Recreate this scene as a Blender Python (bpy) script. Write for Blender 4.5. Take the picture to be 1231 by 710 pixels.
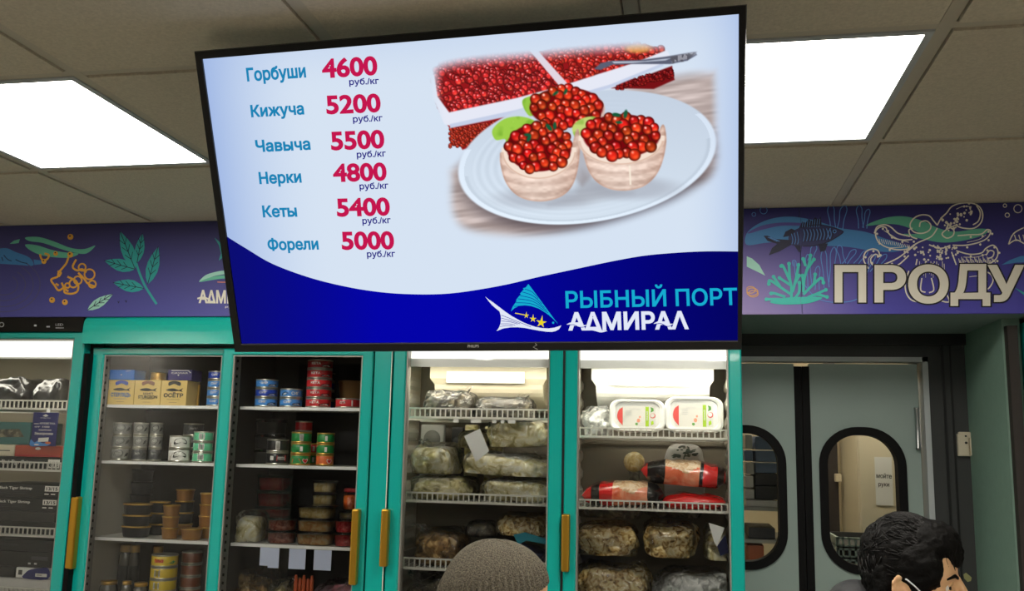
import bpy, bmesh, math, random
import numpy as np
from mathutils import Vector, Matrix, noise
from mathutils.geometry import tessellate_polygon, delaunay_2d_cdt

for _o in list(bpy.data.objects):
    bpy.data.objects.remove(_o, do_unlink=True)
SC = bpy.context.scene
COL = SC.collection
PI = math.pi

# ------------------------------------------------------------------ camera
W, H, FPX = 1231, 710, 1130.0
CAM = Vector((0, 0, 1.8))
RC = Matrix(((0.98373, 0.00736, 0.17951), (0.17834, -0.16106, -0.9707), (0.02177, 0.98692, -0.15976)))
cam_d = bpy.data.cameras.new('camera')
cam_d.sensor_width = 36.0
cam_d.lens = FPX / W * 36.0
cam_d.clip_start = 0.02
cam = bpy.data.objects.new('camera', cam_d)
COL.objects.link(cam)
cam.matrix_world = Matrix.Translation(CAM) @ RC.to_4x4()
SC.camera = cam

# ------------------------------------------------------------------ world, light, exposure
wd = bpy.data.worlds.new('world')
SC.world = wd
wd.use_nodes = True
wd.node_tree.nodes['Background'].inputs[0].default_value = (0.8, 0.85, 1, 1)
wd.node_tree.nodes['Background'].inputs[1].default_value = 0.03
SC.view_settings.view_transform = 'Standard'
SC.view_settings.look = 'None'
SC.view_settings.exposure = 0.0
SC.view_settings.gamma = 1.0
SC.view_settings.use_curve_mapping = False
PANEL_POWER = 20.0        # ceiling panels
FRIDGE_LAMP = 15.0        # tubes inside the lit fridges
STORE_LAMP = 70.0         # tube in the store room behind the swing doors

# ------------------------------------------------------------------ measuring
def ray(px, py):
    return RC @ Vector(((px - W / 2) / FPX, -(py - H / 2) / FPX, -1.0))
def at(px, py, Y):
    d = ray(px, py)
    return CAM + d * (Y / d.y)
def atx(px, py, Y):
    return at(px, py, Y).x
def atz(px, py, Y):
    return at(px, py, Y).z
def mpp(Y):          # metres per photo pixel on a plane at depth Y
    return Y / FPX * 1.0

# ------------------------------------------------------------------ materials
def lin(c):
    if isinstance(c, str):
        c = tuple(int(c[i:i + 2], 16) for i in (0, 2, 4))
    o = []
    for v in c[:3]:
        v = v / 255.0
        o.append(v / 12.92 if v <= 0.04045 else ((v + 0.055) / 1.055) ** 2.4)
    return (*o, 1.0)

def mat(name, col, rough=0.5, metal=0.0, noise_amt=0.0, nscale=20.0, bump=0.0, bscale=60.0, coat=0.0, col2=None, spec=0.5, stretch=None):
    m = bpy.data.materials.new(name)
    m.use_nodes = True
    nt = m.node_tree
    b = nt.nodes['Principled BSDF']
    b.inputs['Base Color'].default_value = lin(col)
    b.inputs['Roughness'].default_value = rough
    b.inputs['Metallic'].default_value = metal
    b.inputs['Coat Weight'].default_value = coat
    b.inputs['Specular IOR Level'].default_value = spec
    tc = None
    if noise_amt or bump:
        tc = nt.nodes.new('ShaderNodeTexCoord')
        vec = tc.outputs['Object']
        if stretch:
            mp = nt.nodes.new('ShaderNodeMapping')
            mp.inputs['Scale'].default_value = stretch
            nt.links.new(vec, mp.inputs[0]); vec = mp.outputs[0]
    if noise_amt:
        n = nt.nodes.new('ShaderNodeTexNoise')
        n.inputs['Scale'].default_value = nscale
        n.inputs['Detail'].default_value = 6
        r = nt.nodes.new('ShaderNodeValToRGB')
        r.color_ramp.elements[0].position = 0.5 - 0.25 / max(noise_amt, .3) * .6
        r.color_ramp.elements[1].position = 0.5 + 0.25 / max(noise_amt, .3) * .6
        c1 = lin(col)
        c2 = lin(col2) if col2 else tuple(x * (1 - noise_amt * .6) for x in c1[:3]) + (1,)
        r.color_ramp.elements[0].color = c2
        r.color_ramp.elements[1].color = c1
        nt.links.new(vec, n.inputs['Vector'])
        nt.links.new(n.outputs['Fac'], r.inputs[0])
        nt.links.new(r.outputs[0], b.inputs['Base Color'])
    if bump:
        n2 = nt.nodes.new('ShaderNodeTexNoise')
        n2.inputs['Scale'].default_value = bscale
        n2.inputs['Detail'].default_value = 5
        bp = nt.nodes.new('ShaderNodeBump')
        bp.inputs['Strength'].default_value = bump
        bp.inputs['Distance'].default_value = 0.01
        nt.links.new(vec, n2.inputs['Vector'])
        nt.links.new(n2.outputs['Fac'], bp.inputs['Height'])
        nt.links.new(bp.outputs[0], b.inputs['Normal'])
    return m

def emit(name, col, strength=1.0):
    m = bpy.data.materials.new(name)
    m.use_nodes = True
    nt = m.node_tree
    nt.nodes.clear()
    e = nt.nodes.new('ShaderNodeEmission')
    e.inputs[0].default_value = lin(col)
    e.inputs[1].default_value = strength
    o = nt.nodes.new('ShaderNodeOutputMaterial')
    nt.links.new(e.outputs[0], o.inputs[0])
    return m

def emit_attr(name):                     # what the television shows: colour per point of its picture
    m = emit(name, (255, 255, 255))
    nt = m.node_tree
    a = nt.nodes.new('ShaderNodeVertexColor')
    a.layer_name = 'pic'
    nt.links.new(a.outputs[0], nt.nodes['Emission'].inputs[0])
    return m

def clear(name, tint=(250, 252, 252), rough=0.03, bump=0.0, bscale=30.0, extra=0.0, ior=1.45):
    """Thin clear sheet: lets light straight through, mirrors by Fresnel."""
    m = bpy.data.materials.new(name)
    m.use_nodes = True
    nt = m.node_tree
    nt.nodes.clear()
    t = nt.nodes.new('ShaderNodeBsdfTransparent'); t.inputs[0].default_value = lin(tint)
    g = nt.nodes.new('ShaderNodeBsdfGlossy'); g.inputs['Roughness'].default_value = rough
    f = nt.nodes.new('ShaderNodeFresnel'); f.inputs['IOR'].default_value = ior
    mx = nt.nodes.new('ShaderNodeMixShader')
    o = nt.nodes.new('ShaderNodeOutputMaterial')
    fac = f.outputs[0]
    if extra:
        ad = nt.nodes.new('ShaderNodeMath'); ad.operation = 'ADD'; ad.inputs[1].default_value = extra
        nt.links.new(fac, ad.inputs[0]); fac = ad.outputs[0]
    nt.links.new(fac, mx.inputs[0])
    nt.links.new(t.outputs[0], mx.inputs[1]); nt.links.new(g.outputs[0], mx.inputs[2])
    nt.links.new(mx.outputs[0], o.inputs[0])
    if bump:
        tc = nt.nodes.new('ShaderNodeTexCoord')
        n2 = nt.nodes.new('ShaderNodeTexNoise'); n2.inputs['Scale'].default_value = bscale; n2.inputs['Detail'].default_value = 4
        bp = nt.nodes.new('ShaderNodeBump'); bp.inputs['Strength'].default_value = bump; bp.inputs['Distance'].default_value = 0.02
        nt.links.new(tc.outputs['Object'], n2.inputs['Vector'])
        nt.links.new(n2.outputs['Fac'], bp.inputs['Height'])
        nt.links.new(bp.outputs[0], g.inputs['Normal']); nt.links.new(bp.outputs[0], f.inputs['Normal'])
    return m

def mottled(name, cols, scale=30.0, rough=0.25, coat=0.6, bump=0.2):
    """Blotchy food under film: three colours by cell and noise."""
    m = bpy.data.materials.new(name)
    m.use_nodes = True
    nt = m.node_tree
    b = nt.nodes['Principled BSDF']
    b.inputs['Roughness'].default_value = rough
    b.inputs['Coat Weight'].default_value = coat
    b.inputs['Coat Roughness'].default_value = 0.08
    tc = nt.nodes.new('ShaderNodeTexCoord')
    n = nt.nodes.new('ShaderNodeTexNoise'); n.inputs['Scale'].default_value = scale; n.inputs['Detail'].default_value = 5; n.inputs['Distortion'].default_value = 1.2
    r = nt.nodes.new('ShaderNodeValToRGB')
    cr = r.color_ramp
    cr.elements[0].position = .34; cr.elements[0].color = lin(cols[0])
    cr.elements[1].position = .66; cr.elements[1].color = lin(cols[-1])
    for i, c in enumerate(cols[1:-1]):
        e = cr.elements.new(.34 + .32 * (i + 1) / (len(cols) - 1)); e.color = lin(c)
    nt.links.new(tc.outputs['Object'], n.inputs['Vector'])
    nt.links.new(n.outputs['Fac'], r.inputs[0]); nt.links.new(r.outputs[0], b.inputs['Base Color'])
    v = nt.nodes.new('ShaderNodeTexVoronoi'); v.inputs['Scale'].default_value = scale * 1.3; v.feature = 'SMOOTH_F1'
    bp = nt.nodes.new('ShaderNodeBump'); bp.inputs['Strength'].default_value = bump; bp.inputs['Distance'].default_value = 0.006
    nt.links.new(tc.outputs['Object'], v.inputs['Vector'])
    nt.links.new(v.outputs['Distance'], bp.inputs['Height']); nt.links.new(bp.outputs[0], b.inputs['Normal'])
    return m

M = {}
M['teal'] = mat('teal_enamel', (12, 160, 150), .24, 0, coat=.4)
M['teal_header'] = mat('teal_header_enamel', (14, 172, 158), .16, 0, coat=.8)
M['black'] = mat('black_plastic', (14, 15, 17), .45)
M['black_gloss'] = mat('black_gloss_plastic', (12, 12, 13), .22)
M['dark_liner'] = mat('dark_liner', (22, 22, 21), .5)
M['white_liner'] = mat('white_liner', (226, 225, 212), .45)
M['cream_liner'] = mat('cream_liner', (226, 220, 204), .45)
M['grey_rail'] = mat('grey_rail', (150, 148, 140), .4, .3)
M['white_coat'] = mat('white_coated_wire', (215, 213, 203), .35)
M['white_plastic'] = mat('white_plastic', (238, 238, 234), .3, coat=.3)
M['beige_plastic'] = mat('beige_plastic', (214, 204, 180), .4)
M['brass'] = mat('brushed_brass', (196, 150, 52), .32, .85)
M['grey_liner'] = mat('light_grey_liner', (186, 182, 170), .5)
M['steel'] = mat('steel', (170, 172, 172), .3, .9)
M['tin'] = mat('tinplate', (190, 186, 172), .3, .8)
M['gold_tin'] = mat('gold_lacquered_tin', (198, 158, 78), .32, .7)
M['glass'] = clear('clear_glass', (252, 253, 253), .012, ior=1.38)
M['film'] = clear('crinkled_film', (253, 253, 252), .12, 1.0, 55, .05)
M['film_fine'] = clear('thin_film', (253, 253, 252), .13, 1.0, 90, .05)
M['clear_plastic'] = clear('clear_plastic', (252, 252, 250), .08, .25, 20, .03)
M['ceiling_tile'] = mat('mineral_ceiling_tile', (214, 204, 182), .9, 0, .45, 160, .25, 220)
M['ceiling_bar'] = mat('ceiling_grid_bar', (186, 178, 160), .6)
M['gap_dark'] = mat('gap_shadow', (30, 27, 22), .9)  # dark backing sheet that paints the shadow between ceiling tiles
M['back_liner_shaded'] = mat('shaded_back_liner', (122, 114, 98), .5)  # back panel darker than the sides: dim light inside put into its colour
M['door_grey'] = mat('grey_green_door_paint', (148, 165, 159), .5, 0, .25, 5, .05, 40)
M['frame_grey'] = mat('light_grey_frame', (176, 182, 184), .5)
M['dark_wall'] = mat('dark_grey_panel', (56, 58, 58), .6, 0, .2, 8)
M['dark_lintel'] = mat('near_black_panel', (30, 32, 34), .6)
M['green_wall'] = mat('green_wall_paint', (118, 146, 132), .7, 0, .25, 40, .15, 120)
M['soffit'] = mat('grey_green_soffit', (120, 138, 134), .7, 0, .25, 30)
M['wall_shop'] = mat('muted_shop_wall', (66, 62, 58), .8)
M['wall_light'] = mat('light_wall_paint', (196, 192, 182), .8)
M['floor'] = mat('grey_floor_tile', (150, 144, 134), .4, 0, .3, 6)
M['rubber'] = mat('black_rubber', (8, 8, 9), .6, spec=.15)
M['beige_wall'] = mat('beige_wall_paint', (206, 194, 164), .7, 0, .1, 6)
M['paper'] = mat('white_paper', (228, 228, 226), .8)
M['ink'] = mat('black_ink', (28, 28, 30), .7)
M['navy'] = mat('navy_print', (24, 28, 100), .5)
M['brown_post'] = mat('brown_post', (40, 33, 30), .6)
M['cardboard'] = mat('cardboard', (166, 124, 76), .8, 0, .2, 30)

# ------------------------------------------------------------------ mesh helpers
class MB:
    """Collects shapes; build() links them as ONE mesh object."""
    def __init__(s):
        s.v = []; s.f = []; s.m = []; s.mats = []; s.sm = []
    def mi(s, m):
        if isinstance(m, str): m = M[m]
        if m not in s.mats: s.mats.append(m)
        return s.mats.index(m)
    def add(s, vs, fs, m, smooth=False):
        k = len(s.v); i = s.mi(m)
        s.v += [tuple(p) for p in vs]
        for f in fs:
            s.f.append(tuple(a + k for a in f)); s.m.append(i); s.sm.append(smooth)
        return s
    def box(s, x0, x1, y0, y1, z0, z1, m, bev=0.0):
        if bev <= 0:
            vs = [(x, y, z) for z in (z0, z1) for y in (y0, y1) for x in (x0, x1)]
            fs = [(0, 2, 3, 1), (4, 5, 7, 6), (0, 1, 5, 4), (2, 6, 7, 3), (0, 4, 6, 2), (1, 3, 7, 5)]
            return s.add(vs, fs, m)
        bm = bmesh.new()
        bmesh.ops.create_cube(bm, size=1)
        for v in bm.verts:
            v.co = Vector((x0 + (v.co.x + .5) * (x1 - x0), y0 + (v.co.y + .5) * (y1 - y0), z0 + (v.co.z + .5) * (z1 - z0)))
        bmesh.ops.bevel(bm, geom=list(bm.edges), offset=bev, segments=2, affect='EDGES', profile=.6)
        bm.verts.index_update()
        s.add([v.co.copy() for v in bm.verts], [[v.index for v in f.verts] for f in bm.faces], m)
        bm.free()
        return s
    def lathe(s, prof, c, m, n=24, axis='z', sx=1.0, sy=1.0, power=2.0, cap=True, smooth=True):
        """prof: (radius, height) list, bottom to top."""
        vs = []; fs = []
        for r, h in prof:
            for k in range(n):
                a = 2 * PI * k / n
                ca, sa = math.cos(a), math.sin(a)
                if power != 2.0:
                    ca = math.copysign(abs(ca) ** (2 / power), ca); sa = math.copysign(abs(sa) ** (2 / power), sa)
                p = (r * ca * sx, r * sa * sy, h)
                if axis == 'x': p = (h, p[0], p[1])
                if axis == 'y': p = (p[0], h, p[1])
                vs.append((p[0] + c[0], p[1] + c[1], p[2] + c[2]))
        for i in range(len(prof) - 1):
            for k in range(n):
                a, b = i * n + k, i * n + (k + 1) % n
                fs.append((a, b, b + n, a + n))
        if cap:
            fs.append(tuple(reversed(range(n)))); fs.append(tuple(range((len(prof) - 1) * n, len(prof) * n)))
        return s.add(vs, fs, m, smooth)
    def tube(s, pts, r, m, n=8, closed=False, smooth=True):
        pts = [Vector(p) for p in pts]
        rs = r if isinstance(r, (list, tuple)) else [r] * len(pts)
        vs = []; fs = []
        prev = None
        L = len(pts)
        for i, p in enumerate(pts):
            if closed: t = pts[(i + 1) % L] - pts[i - 1]
            else: t = pts[min(i + 1, L - 1)] - pts[max(i - 1, 0)]
            t = t.normalized() if t.length > 1e-9 else Vector((0, 0, 1))
            if prev is None:
                up = Vector((0, 0, 1)) if abs(t.z) < .9 else Vector((1, 0, 0))
                u = t.cross(up).normalized()
            else:
                u = (prev - t * prev.dot(t)).normalized()
            prev = u
            w = t.cross(u)
            for k in range(n):
                a = 2 * PI * k / n
                vs.append(p + (u * math.cos(a) + w * math.sin(a)) * rs[i])
        for i in range(L if closed else L - 1):
            for k in range(n):
                a, b = i * n + k, i * n + (k + 1) % n
                j = ((i + 1) % L) * n
                fs.append((a, b, j + (k + 1) % n, j + k))
        if not closed:
            fs.append(tuple(reversed(range(n)))); fs.append(tuple(range((L - 1) * n, L * n)))
        return s.add(vs, fs, m, smooth)
    def bar(s, p, q, w, m):
        """square bar"""
        return s.tube([p, q], w * .7071, m, 4, smooth=False)
    def ball(s, c, r, m, nu=14, nv=9, fn=None):
        vs = []; fs = []
        if not isinstance(r, (tuple, list)): r = (r, r, r)
        for i in range(nv + 1):
            th = PI * i / nv
            for k in range(nu):
                a = 2 * PI * k / nu
                d = Vector((math.sin(th) * math.cos(a), math.sin(th) * math.sin(a), math.cos(th)))
                if fn: d = fn(d)
                vs.append((c[0] + d.x * r[0], c[1] + d.y * r[1], c[2] + d.z * r[2]))
        for i in range(nv):
            for k in range(nu):
                a, b = i * nu + k, i * nu + (k + 1) % nu
                fs.append((a, a + nu, b + nu, b))
        return s.add(vs, fs, m, True)
    def prism(s, pts, y0, y1, m, plane='xz'):
        """extrude an outline (x,z) between two depths"""
        n = len(pts)
        vs = [(p[0], y0, p[1]) for p in pts] + [(p[0], y1, p[1]) for p in pts]
        if plane == 'yz':
            vs = [(y0, p[0], p[1]) for p in pts] + [(y1, p[0], p[1]) for p in pts]
        if plane == 'xy':
            vs = [(p[0], p[1], y0) for p in pts] + [(p[0], p[1], y1) for p in pts]
        tri = tessellate_polygon([[Vector((p[0], p[1], 0)) for p in pts]])
        fs = [t for t in tri] + [tuple(a + n for a in t) for t in tri] + [(i, (i + 1) % n, n + (i + 1) % n, n + i) for i in range(n)]
        return s.add(vs, fs, m)
    def ring(s, outer, inner, y0, y1, m):
        """frame between two outlines of equal count in (x,z), from depth y0 to y1"""
        n = len(outer)
        vs = [(p[0], y, p[1]) for y in (y0, y1) for o in (outer, inner) for p in o]
        fs = []
        for i in range(n):
            j = (i + 1) % n
            fs += [(i, j, n + j, n + i), (2 * n + i, 3 * n + i, 3 * n + j, 2 * n + j), (i, 2 * n + i, 2 * n + j, j), (n + i, n + j, 3 * n + j, 3 * n + i)]
        return s.add(vs, fs, m)
    def build(s, name, parent=None, fix=True, link=True):
        off = Vector((0, 0, 0))
        if parent is not None:
            off = parent.matrix_world_loc if hasattr(parent, 'matrix_world_loc') else wloc(parent)
        me = bpy.data.meshes.new(name)
        me.from_pydata([(p[0] - off.x, p[1] - off.y, p[2] - off.z) for p in s.v], [], s.f)
        for m in s.mats: me.materials.append(m)
        me.polygons.foreach_set('material_index', s.m)
        me.polygons.foreach_set('use_smooth', s.sm)
        if fix:
            bm = bmesh.new(); bm.from_mesh(me)
            bmesh.ops.recalc_face_normals(bm, faces=bm.faces)
            bm.to_mesh(me); bm.free()
        me.update()
        o = bpy.data.objects.new(name, me)
        COL.objects.link(o)
        if parent is not None: o.parent = parent
        return o

def wloc(o):
    v = Vector((0, 0, 0))
    while o is not None:
        v += o.location; o = o.parent
    return v

def tag(o, label=None, cat=None, group=None, kind=None):
    if label: o['label'] = label
    if cat: o['category'] = cat
    if group: o['group'] = group
    if kind: o['kind'] = kind
    return o
def thing(name, loc, label, cat, group=None):
    o = bpy.data.objects.new(name, None)
    o.empty_display_size = .05
    o.location = loc
    COL.objects.link(o)
    return tag(o, label, cat, group)
def struct(mb, name):
    return tag(mb.build(name), kind='structure')

# ------------------------------------------------------------------ flat printed art, measured on a plane
_txt = {}
def _inside(p, poly):
    w = 0                                  # winding number
    for i in range(len(poly)):
        a, b = poly[i - 1], poly[i]
        if (a[1] > p[1]) != (b[1] > p[1]) and p[0] < (b[0] - a[0]) * (p[1] - a[1]) / (b[1] - a[1]) + a[0]: w += 1 if b[1] > a[1] else -1
    return w != 0
def _area(q): return sum(q[i - 1][0] * q[i][1] - q[i][0] * q[i - 1][1] for i in range(len(q))) / 2
def glyphs(s, off=0.0, res=5):
    """outlines of a word: (x, y, small depth step) points and triangles; off fattens the strokes"""
    k = (s, off)
    if k in _txt: return _txt[k]
    c = bpy.data.curves.new('tmp', 'FONT'); c.body = s; c.size = 1
    o = bpy.data.objects.new('tmp', c); COL.objects.link(o)
    bpy.context.view_layer.update()
    dg = bpy.context.evaluated_depsgraph_get()
    cu = o.evaluated_get(dg).to_curve(dg)
    loops = []
    for sp in cu.splines:
        P = []
        bp = sp.bezier_points; n = len(bp)
        for i in range(n):
            a, b = bp[i], bp[(i + 1) % n]
            p0, p1, p2, p3 = a.co.xy, a.handle_right.xy, b.handle_left.xy, b.co.xy
            d = (p3 - p0)
            flat = d.length < 1e-7 or max(abs(d.x * (p1 - p0).y - d.y * (p1 - p0).x), abs(d.x * (p2 - p0).y - d.y * (p2 - p0).x)) / max(d.length, 1e-7) < 2e-3
            for j in range(1 if flat else res):
                t = j / res; q = 1 - t
                v = p0 * q ** 3 + p1 * 3 * q * q * t + p2 * 3 * q * t * t + p3 * t ** 3
                if not P or (v - P[-1]).length > 1e-4: P.append(v.copy())
        if not n: P = [Vector((p.co.x, p.co.y)) for p in sp.points]
        if len(P) > 2 and (P[0] - P[-1]).length < 1e-4: P.pop()
        if len(P) > 2 and abs(_area(P)) > 1e-5: loops.append(P)
    bpy.data.objects.remove(o); bpy.data.curves.remove(c)
    outs = []; holes = []; own_of = {}
    for a, P in enumerate(loops):
        cand = [b for b, Q in enumerate(loops) if b != a and _area(Q) * _area(P) < 0 and abs(_area(Q)) > abs(_area(P)) and all(_inside(v, Q) for v in P)]
        if cand: own_of[a] = min(cand, key=lambda b: abs(_area(loops[b])))
    if off:
        new = []
        for a, P in enumerate(loops):
            sg = (1 if _area(P) > 0 else -1) * (-1 if a in own_of else 1)
            n = len(P); N = []
            for i in range(n):
                e1 = (P[i] - P[i - 1]).normalized(); e2 = (P[(i + 1) % n] - P[i]).normalized()
                n1 = Vector((e1.y, -e1.x)) * sg; n2 = Vector((e2.y, -e2.x)) * sg
                m = n1 + n2; d = max(.5, 1 + n1.dot(n2))
                N.append(P[i] + m / d * off)
            new.append(N)
        loops = new
    outs = [P for a, P in enumerate(loops) if a not in own_of]
    own = [[loops[h] for h in own_of if own_of[h] == a] for a in range(len(loops)) if a not in own_of]
    V = []; F = []
    for i, P in enumerate(outs):
        pts = []; ed = []
        for q in [P] + own[i]:
            k0 = len(pts); n = len(q)
            pts += [Vector((v.x, v.y)) for v in q]; ed += [(k0 + a, k0 + (a + 1) % n) for a in range(n)]
        r = delaunay_2d_cdt(pts, ed, [], 0, 1e-6); kk = len(V); keep = []
        for t in r[2]:
            g = (r[0][t[0]] + r[0][t[1]] + r[0][t[2]]) / 3
            if _inside(g, P) and not any(_inside(g, q) for q in own[i]): keep.append(t)
        V += [(v.x, v.y, (i % 4) * .08) for v in r[0]]
        F += [tuple(a + kk for a in t) for t in keep]
    _txt[k] = (V, F)
    return _txt[k]

def smooth_pts(pts, closed=False, k=6):
    P = [Vector(p) for p in pts]; n = len(P); out = []
    rng = range(n if closed else n - 1)
    for i in rng:
        if closed: a, b, c, d = P[i - 1], P[i], P[(i + 1) % n], P[(i + 2) % n]
        else: a, b, c, d = P[max(i - 1, 0)], P[i], P[i + 1], P[min(i + 2, n - 1)]
        for j in range(k):
            t = j / k
            out.append(.5 * ((2 * b) + (c - a) * t + (2 * a - 5 * b + 4 * c - d) * t * t + (3 * b - a - 3 * c + d) * t ** 3))
    if not closed: out.append(P[-1])
    return out

class Art:
    """Flat shapes given in measured points and laid on a plane by proj(px, py, layer)."""
    def __init__(s, proj, o=(0, 0), sc=1.0):
        s.mb = MB(); s.proj = proj; s.o = o; s.sc = sc; s.k = 0
    def P(s, p, layer):                    # every shape sits a hair in front of the one before
        return s.proj(s.o[0] + p[0] / s.sc, s.o[1] + p[1] / s.sc, layer + (s.k % 9) * .1)
    def poly(s, pts, m, layer=1, smooth=False, k=5):
        s.k += 1
        if smooth: pts = smooth_pts([(p[0], p[1]) for p in pts], True, k)
        tri = tessellate_polygon([[Vector((p[0], p[1], 0)) for p in pts]])
        s.mb.add([s.P(p, layer) for p in pts], tri, m); return s
    def stroke(s, pts, w, m, layer=2, smooth=True, closed=False, taper=False):
        s.k += 1
        q = smooth_pts([(p[0], p[1]) for p in pts], closed, 5) if smooth else [Vector((p[0], p[1])) for p in pts]
        n = len(q); L = []; R = []
        for i in range(n):
            if closed: t = q[(i + 1) % n] - q[i - 1]
            else: t = q[min(i + 1, n - 1)] - q[max(i - 1, 0)]
            if t.length < 1e-6: t = Vector((1, 0))
            t.normalize(); nn = Vector((-t.y, t.x)) * w / 2
            if taper: nn = nn * max(.12, math.sin(PI * (i + .5) / n) if taper == 2 else 1 - i / n)
            L.append(q[i] + nn); R.append(q[i] - nn)
        vs = [s.P(p, layer) for p in L] + [s.P(p, layer) for p in R]
        s.mb.add(vs, [(i, (i + 1) % n, n + (i + 1) % n, n + i) for i in range(n if closed else n - 1)], m); return s
    def disc(s, x, y, rx, m, layer=2, ry=None, rot=0.0, n=16):
        s.k += 1
        ry = rx if ry is None else ry
        c, d = math.cos(rot), math.sin(rot)
        pts = []
        for k in range(n):
            a = 2 * PI * k / n; u, v = rx * math.cos(a), ry * math.sin(a)
            pts.append((x + u * c - v * d, y + u * d + v * c))
        s.mb.add([s.P(p, layer) for p in pts], [tuple(range(n))], m); return s
    def text(s, body, b0, b1, up, m, layer=3, off=0.0, ref=.728):
        s.k += 1
        vs, fs = glyphs(body, off)
        x0 = min(v[0] for v in vs); x1 = max(v[0] for v in vs)
        b0 = Vector(b0); b1 = Vector(b1); up = Vector(up)
        s.mb.add([s.P(b0 + (b1 - b0) * ((v[0] - x0) / (x1 - x0)) + up * (v[1] / ref), layer + v[2]) for v in vs], fs, m); return s
    def build(s, name, parent=None):
        return s.mb.build(name, parent, fix=False)

def level(i, n):
    if n == 1: return 'alone'
    if i == 0: return 'bottom one'
    if i == n - 1: return 'topmost'
    if n == 3: return 'middle one'
    return ['bottom one', 'second from the bottom', 'third from the bottom', 'fourth from the bottom', 'fifth from the bottom'][i]
# ================================================================== THE SETTING
ZC = 2.545            # ceiling
YF = 2.90             # face of fridges and sign
YD = 3.405            # face of the wall with the swing doors
XL, XR, YB, YW = -3.6, 2.4, -2.6, 3.52

b = MB(); b.box(XL, XR, YB, 6.0, -.05, 0, 'floor'); struct(b, 'floor')
b = MB(); b.box(XL - .1, XL, YB, YW + .1, 0, ZC + .1, 'wall_light'); struct(b, 'wall_left')
b = MB(); b.box(XR, XR + .1, YB, YW + .1, 0, ZC + .1, 'wall_light'); struct(b, 'wall_right')
b = MB(); b.box(XL, XR, YB - .1, YB, 0, ZC + .1, 'wall_shop'); struct(b, 'wall_front')
b = MB(); b.box(XL, .19, YW, YW + .1, 0, ZC, 'dark_wall'); struct(b, 'wall_back')

# ceiling: tiles in a dropped grid, with openings for the light panels
GX = [-3.49, -2.925, -2.36, -1.79, -1.235, -.652, -.085, .455, 1.02, 1.585, 2.15, 2.40]
GX[0] = -3.6
GY = [YB, -2.13, -1.50, -.87, -.24, .39, 1.02, 1.655, 2.285, 2.895]
PANELS = [(3, 7), (6, 7), (3, 4), (6, 4), (9, 4), (3, 1), (6, 1), (9, 1), (0, 4)]
b = MB(); b.box(XL, XR, YB, YF, ZC + .045, ZC + .06, 'gap_dark')
bw = .013
for i in range(len(GX) - 1):
    for j in range(len(GY) - 1):
        if (i, j) in PANELS: continue
        x0, x1, y0, y1 = GX[i], GX[i + 1], GY[j], GY[j + 1]
        g = .0035
        b.box(x0 + bw + g, x1 - bw - g, y0 + bw + g, y1 - bw - g, ZC - .004, ZC + .02, 'ceiling_tile')
struct(b, 'ceiling')
b = MB()
for x in GX[1:-1]: b.box(x - bw, x + bw, YB, YF, ZC, ZC + .03, 'ceiling_bar')
for y in GY[1:]: b.box(XL, XR, y - bw, y + bw, ZC + .0005, ZC + .03, 'ceiling_bar')
struct(b, 'trim_1')

# beam (bulkhead) over the fridges: its face carries the sign, its underside is the soffit
b = MB(); b.box(XL, XR, YF + .012, 3.62, 2.214, ZC, 'soffit'); struct(b, 'trim_2')

# wall with the swing doors
dx0, dx1 = .035, .800                   # door opening
dz = atz(1000, 429, YD)
xR = .938                                # right reveal
b = MB()
b.box(.0, dx0, YD + .03, YW + .09, 0, 2.214, 'dark_wall')
b.box(dx1, xR, YD, YW + .09, 0, 2.214, 'dark_wall')
b.box(dx0, dx1, YD, YW + .09, dz, 2.214, 'dark_wall')
struct(b, 'wall_door')
b = MB()
zl = atz(1000, 414, YD - .02)
b.box(.175, xR, YD - .022, YD, zl, 2.214, 'dark_lintel')
xs = atx(1140, 500, YD)
b.box(xs - .014, xs - .006, YD - .004, YD, 0, zl, 'black')
b.box(xs + .012, xs + .018, YD - .003, YD, 0, zl, 'black')
struct(b, 'trim_3')
b = MB()
fw = .016
b.box(dx0, dx1 + fw, YD - .012, YD + .06, dz - fw, dz, 'frame_grey')
b.box(dx1 - .002, dx1 + fw, YD - .012, YD + .06, 0, dz, 'frame_grey')
struct(b, 'trim_4')
# green reveal at the right, with a dark corner post
b = MB(); b.box(xR, xR + .05, YF + .115, YW + .09, 0, 2.214, 'green_wall'); struct(b, 'wall_reveal')
b = MB(); b.box(xR + .006, xR + .034, YF + .085, YF + .1145, 0, 2.19, 'brown_post'); struct(b, 'trim_5')
b = MB(); b.box(xR + .05, XR, 3.56, YW + .1, 0, 2.214, 'dark_wall'); struct(b, 'wall_back_right')
# store room behind the doors
b = MB()
b.box(-.55, 1.75, 5.6, 5.7, 0, 2.6, 'beige_wall')
b.box(-.65, -.55, YW + .1, 5.7, 0, 2.6, 'beige_wall')
b.box(1.75, 1.85, YW + .1, 5.7, 0, 2.6, 'beige_wall')
struct(b, 'wall_store')
b = MB(); b.box(-.65, 1.85, 3.62, 5.7, 2.55, 2.6, 'beige_wall'); struct(b, 'ceiling_store')

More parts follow.
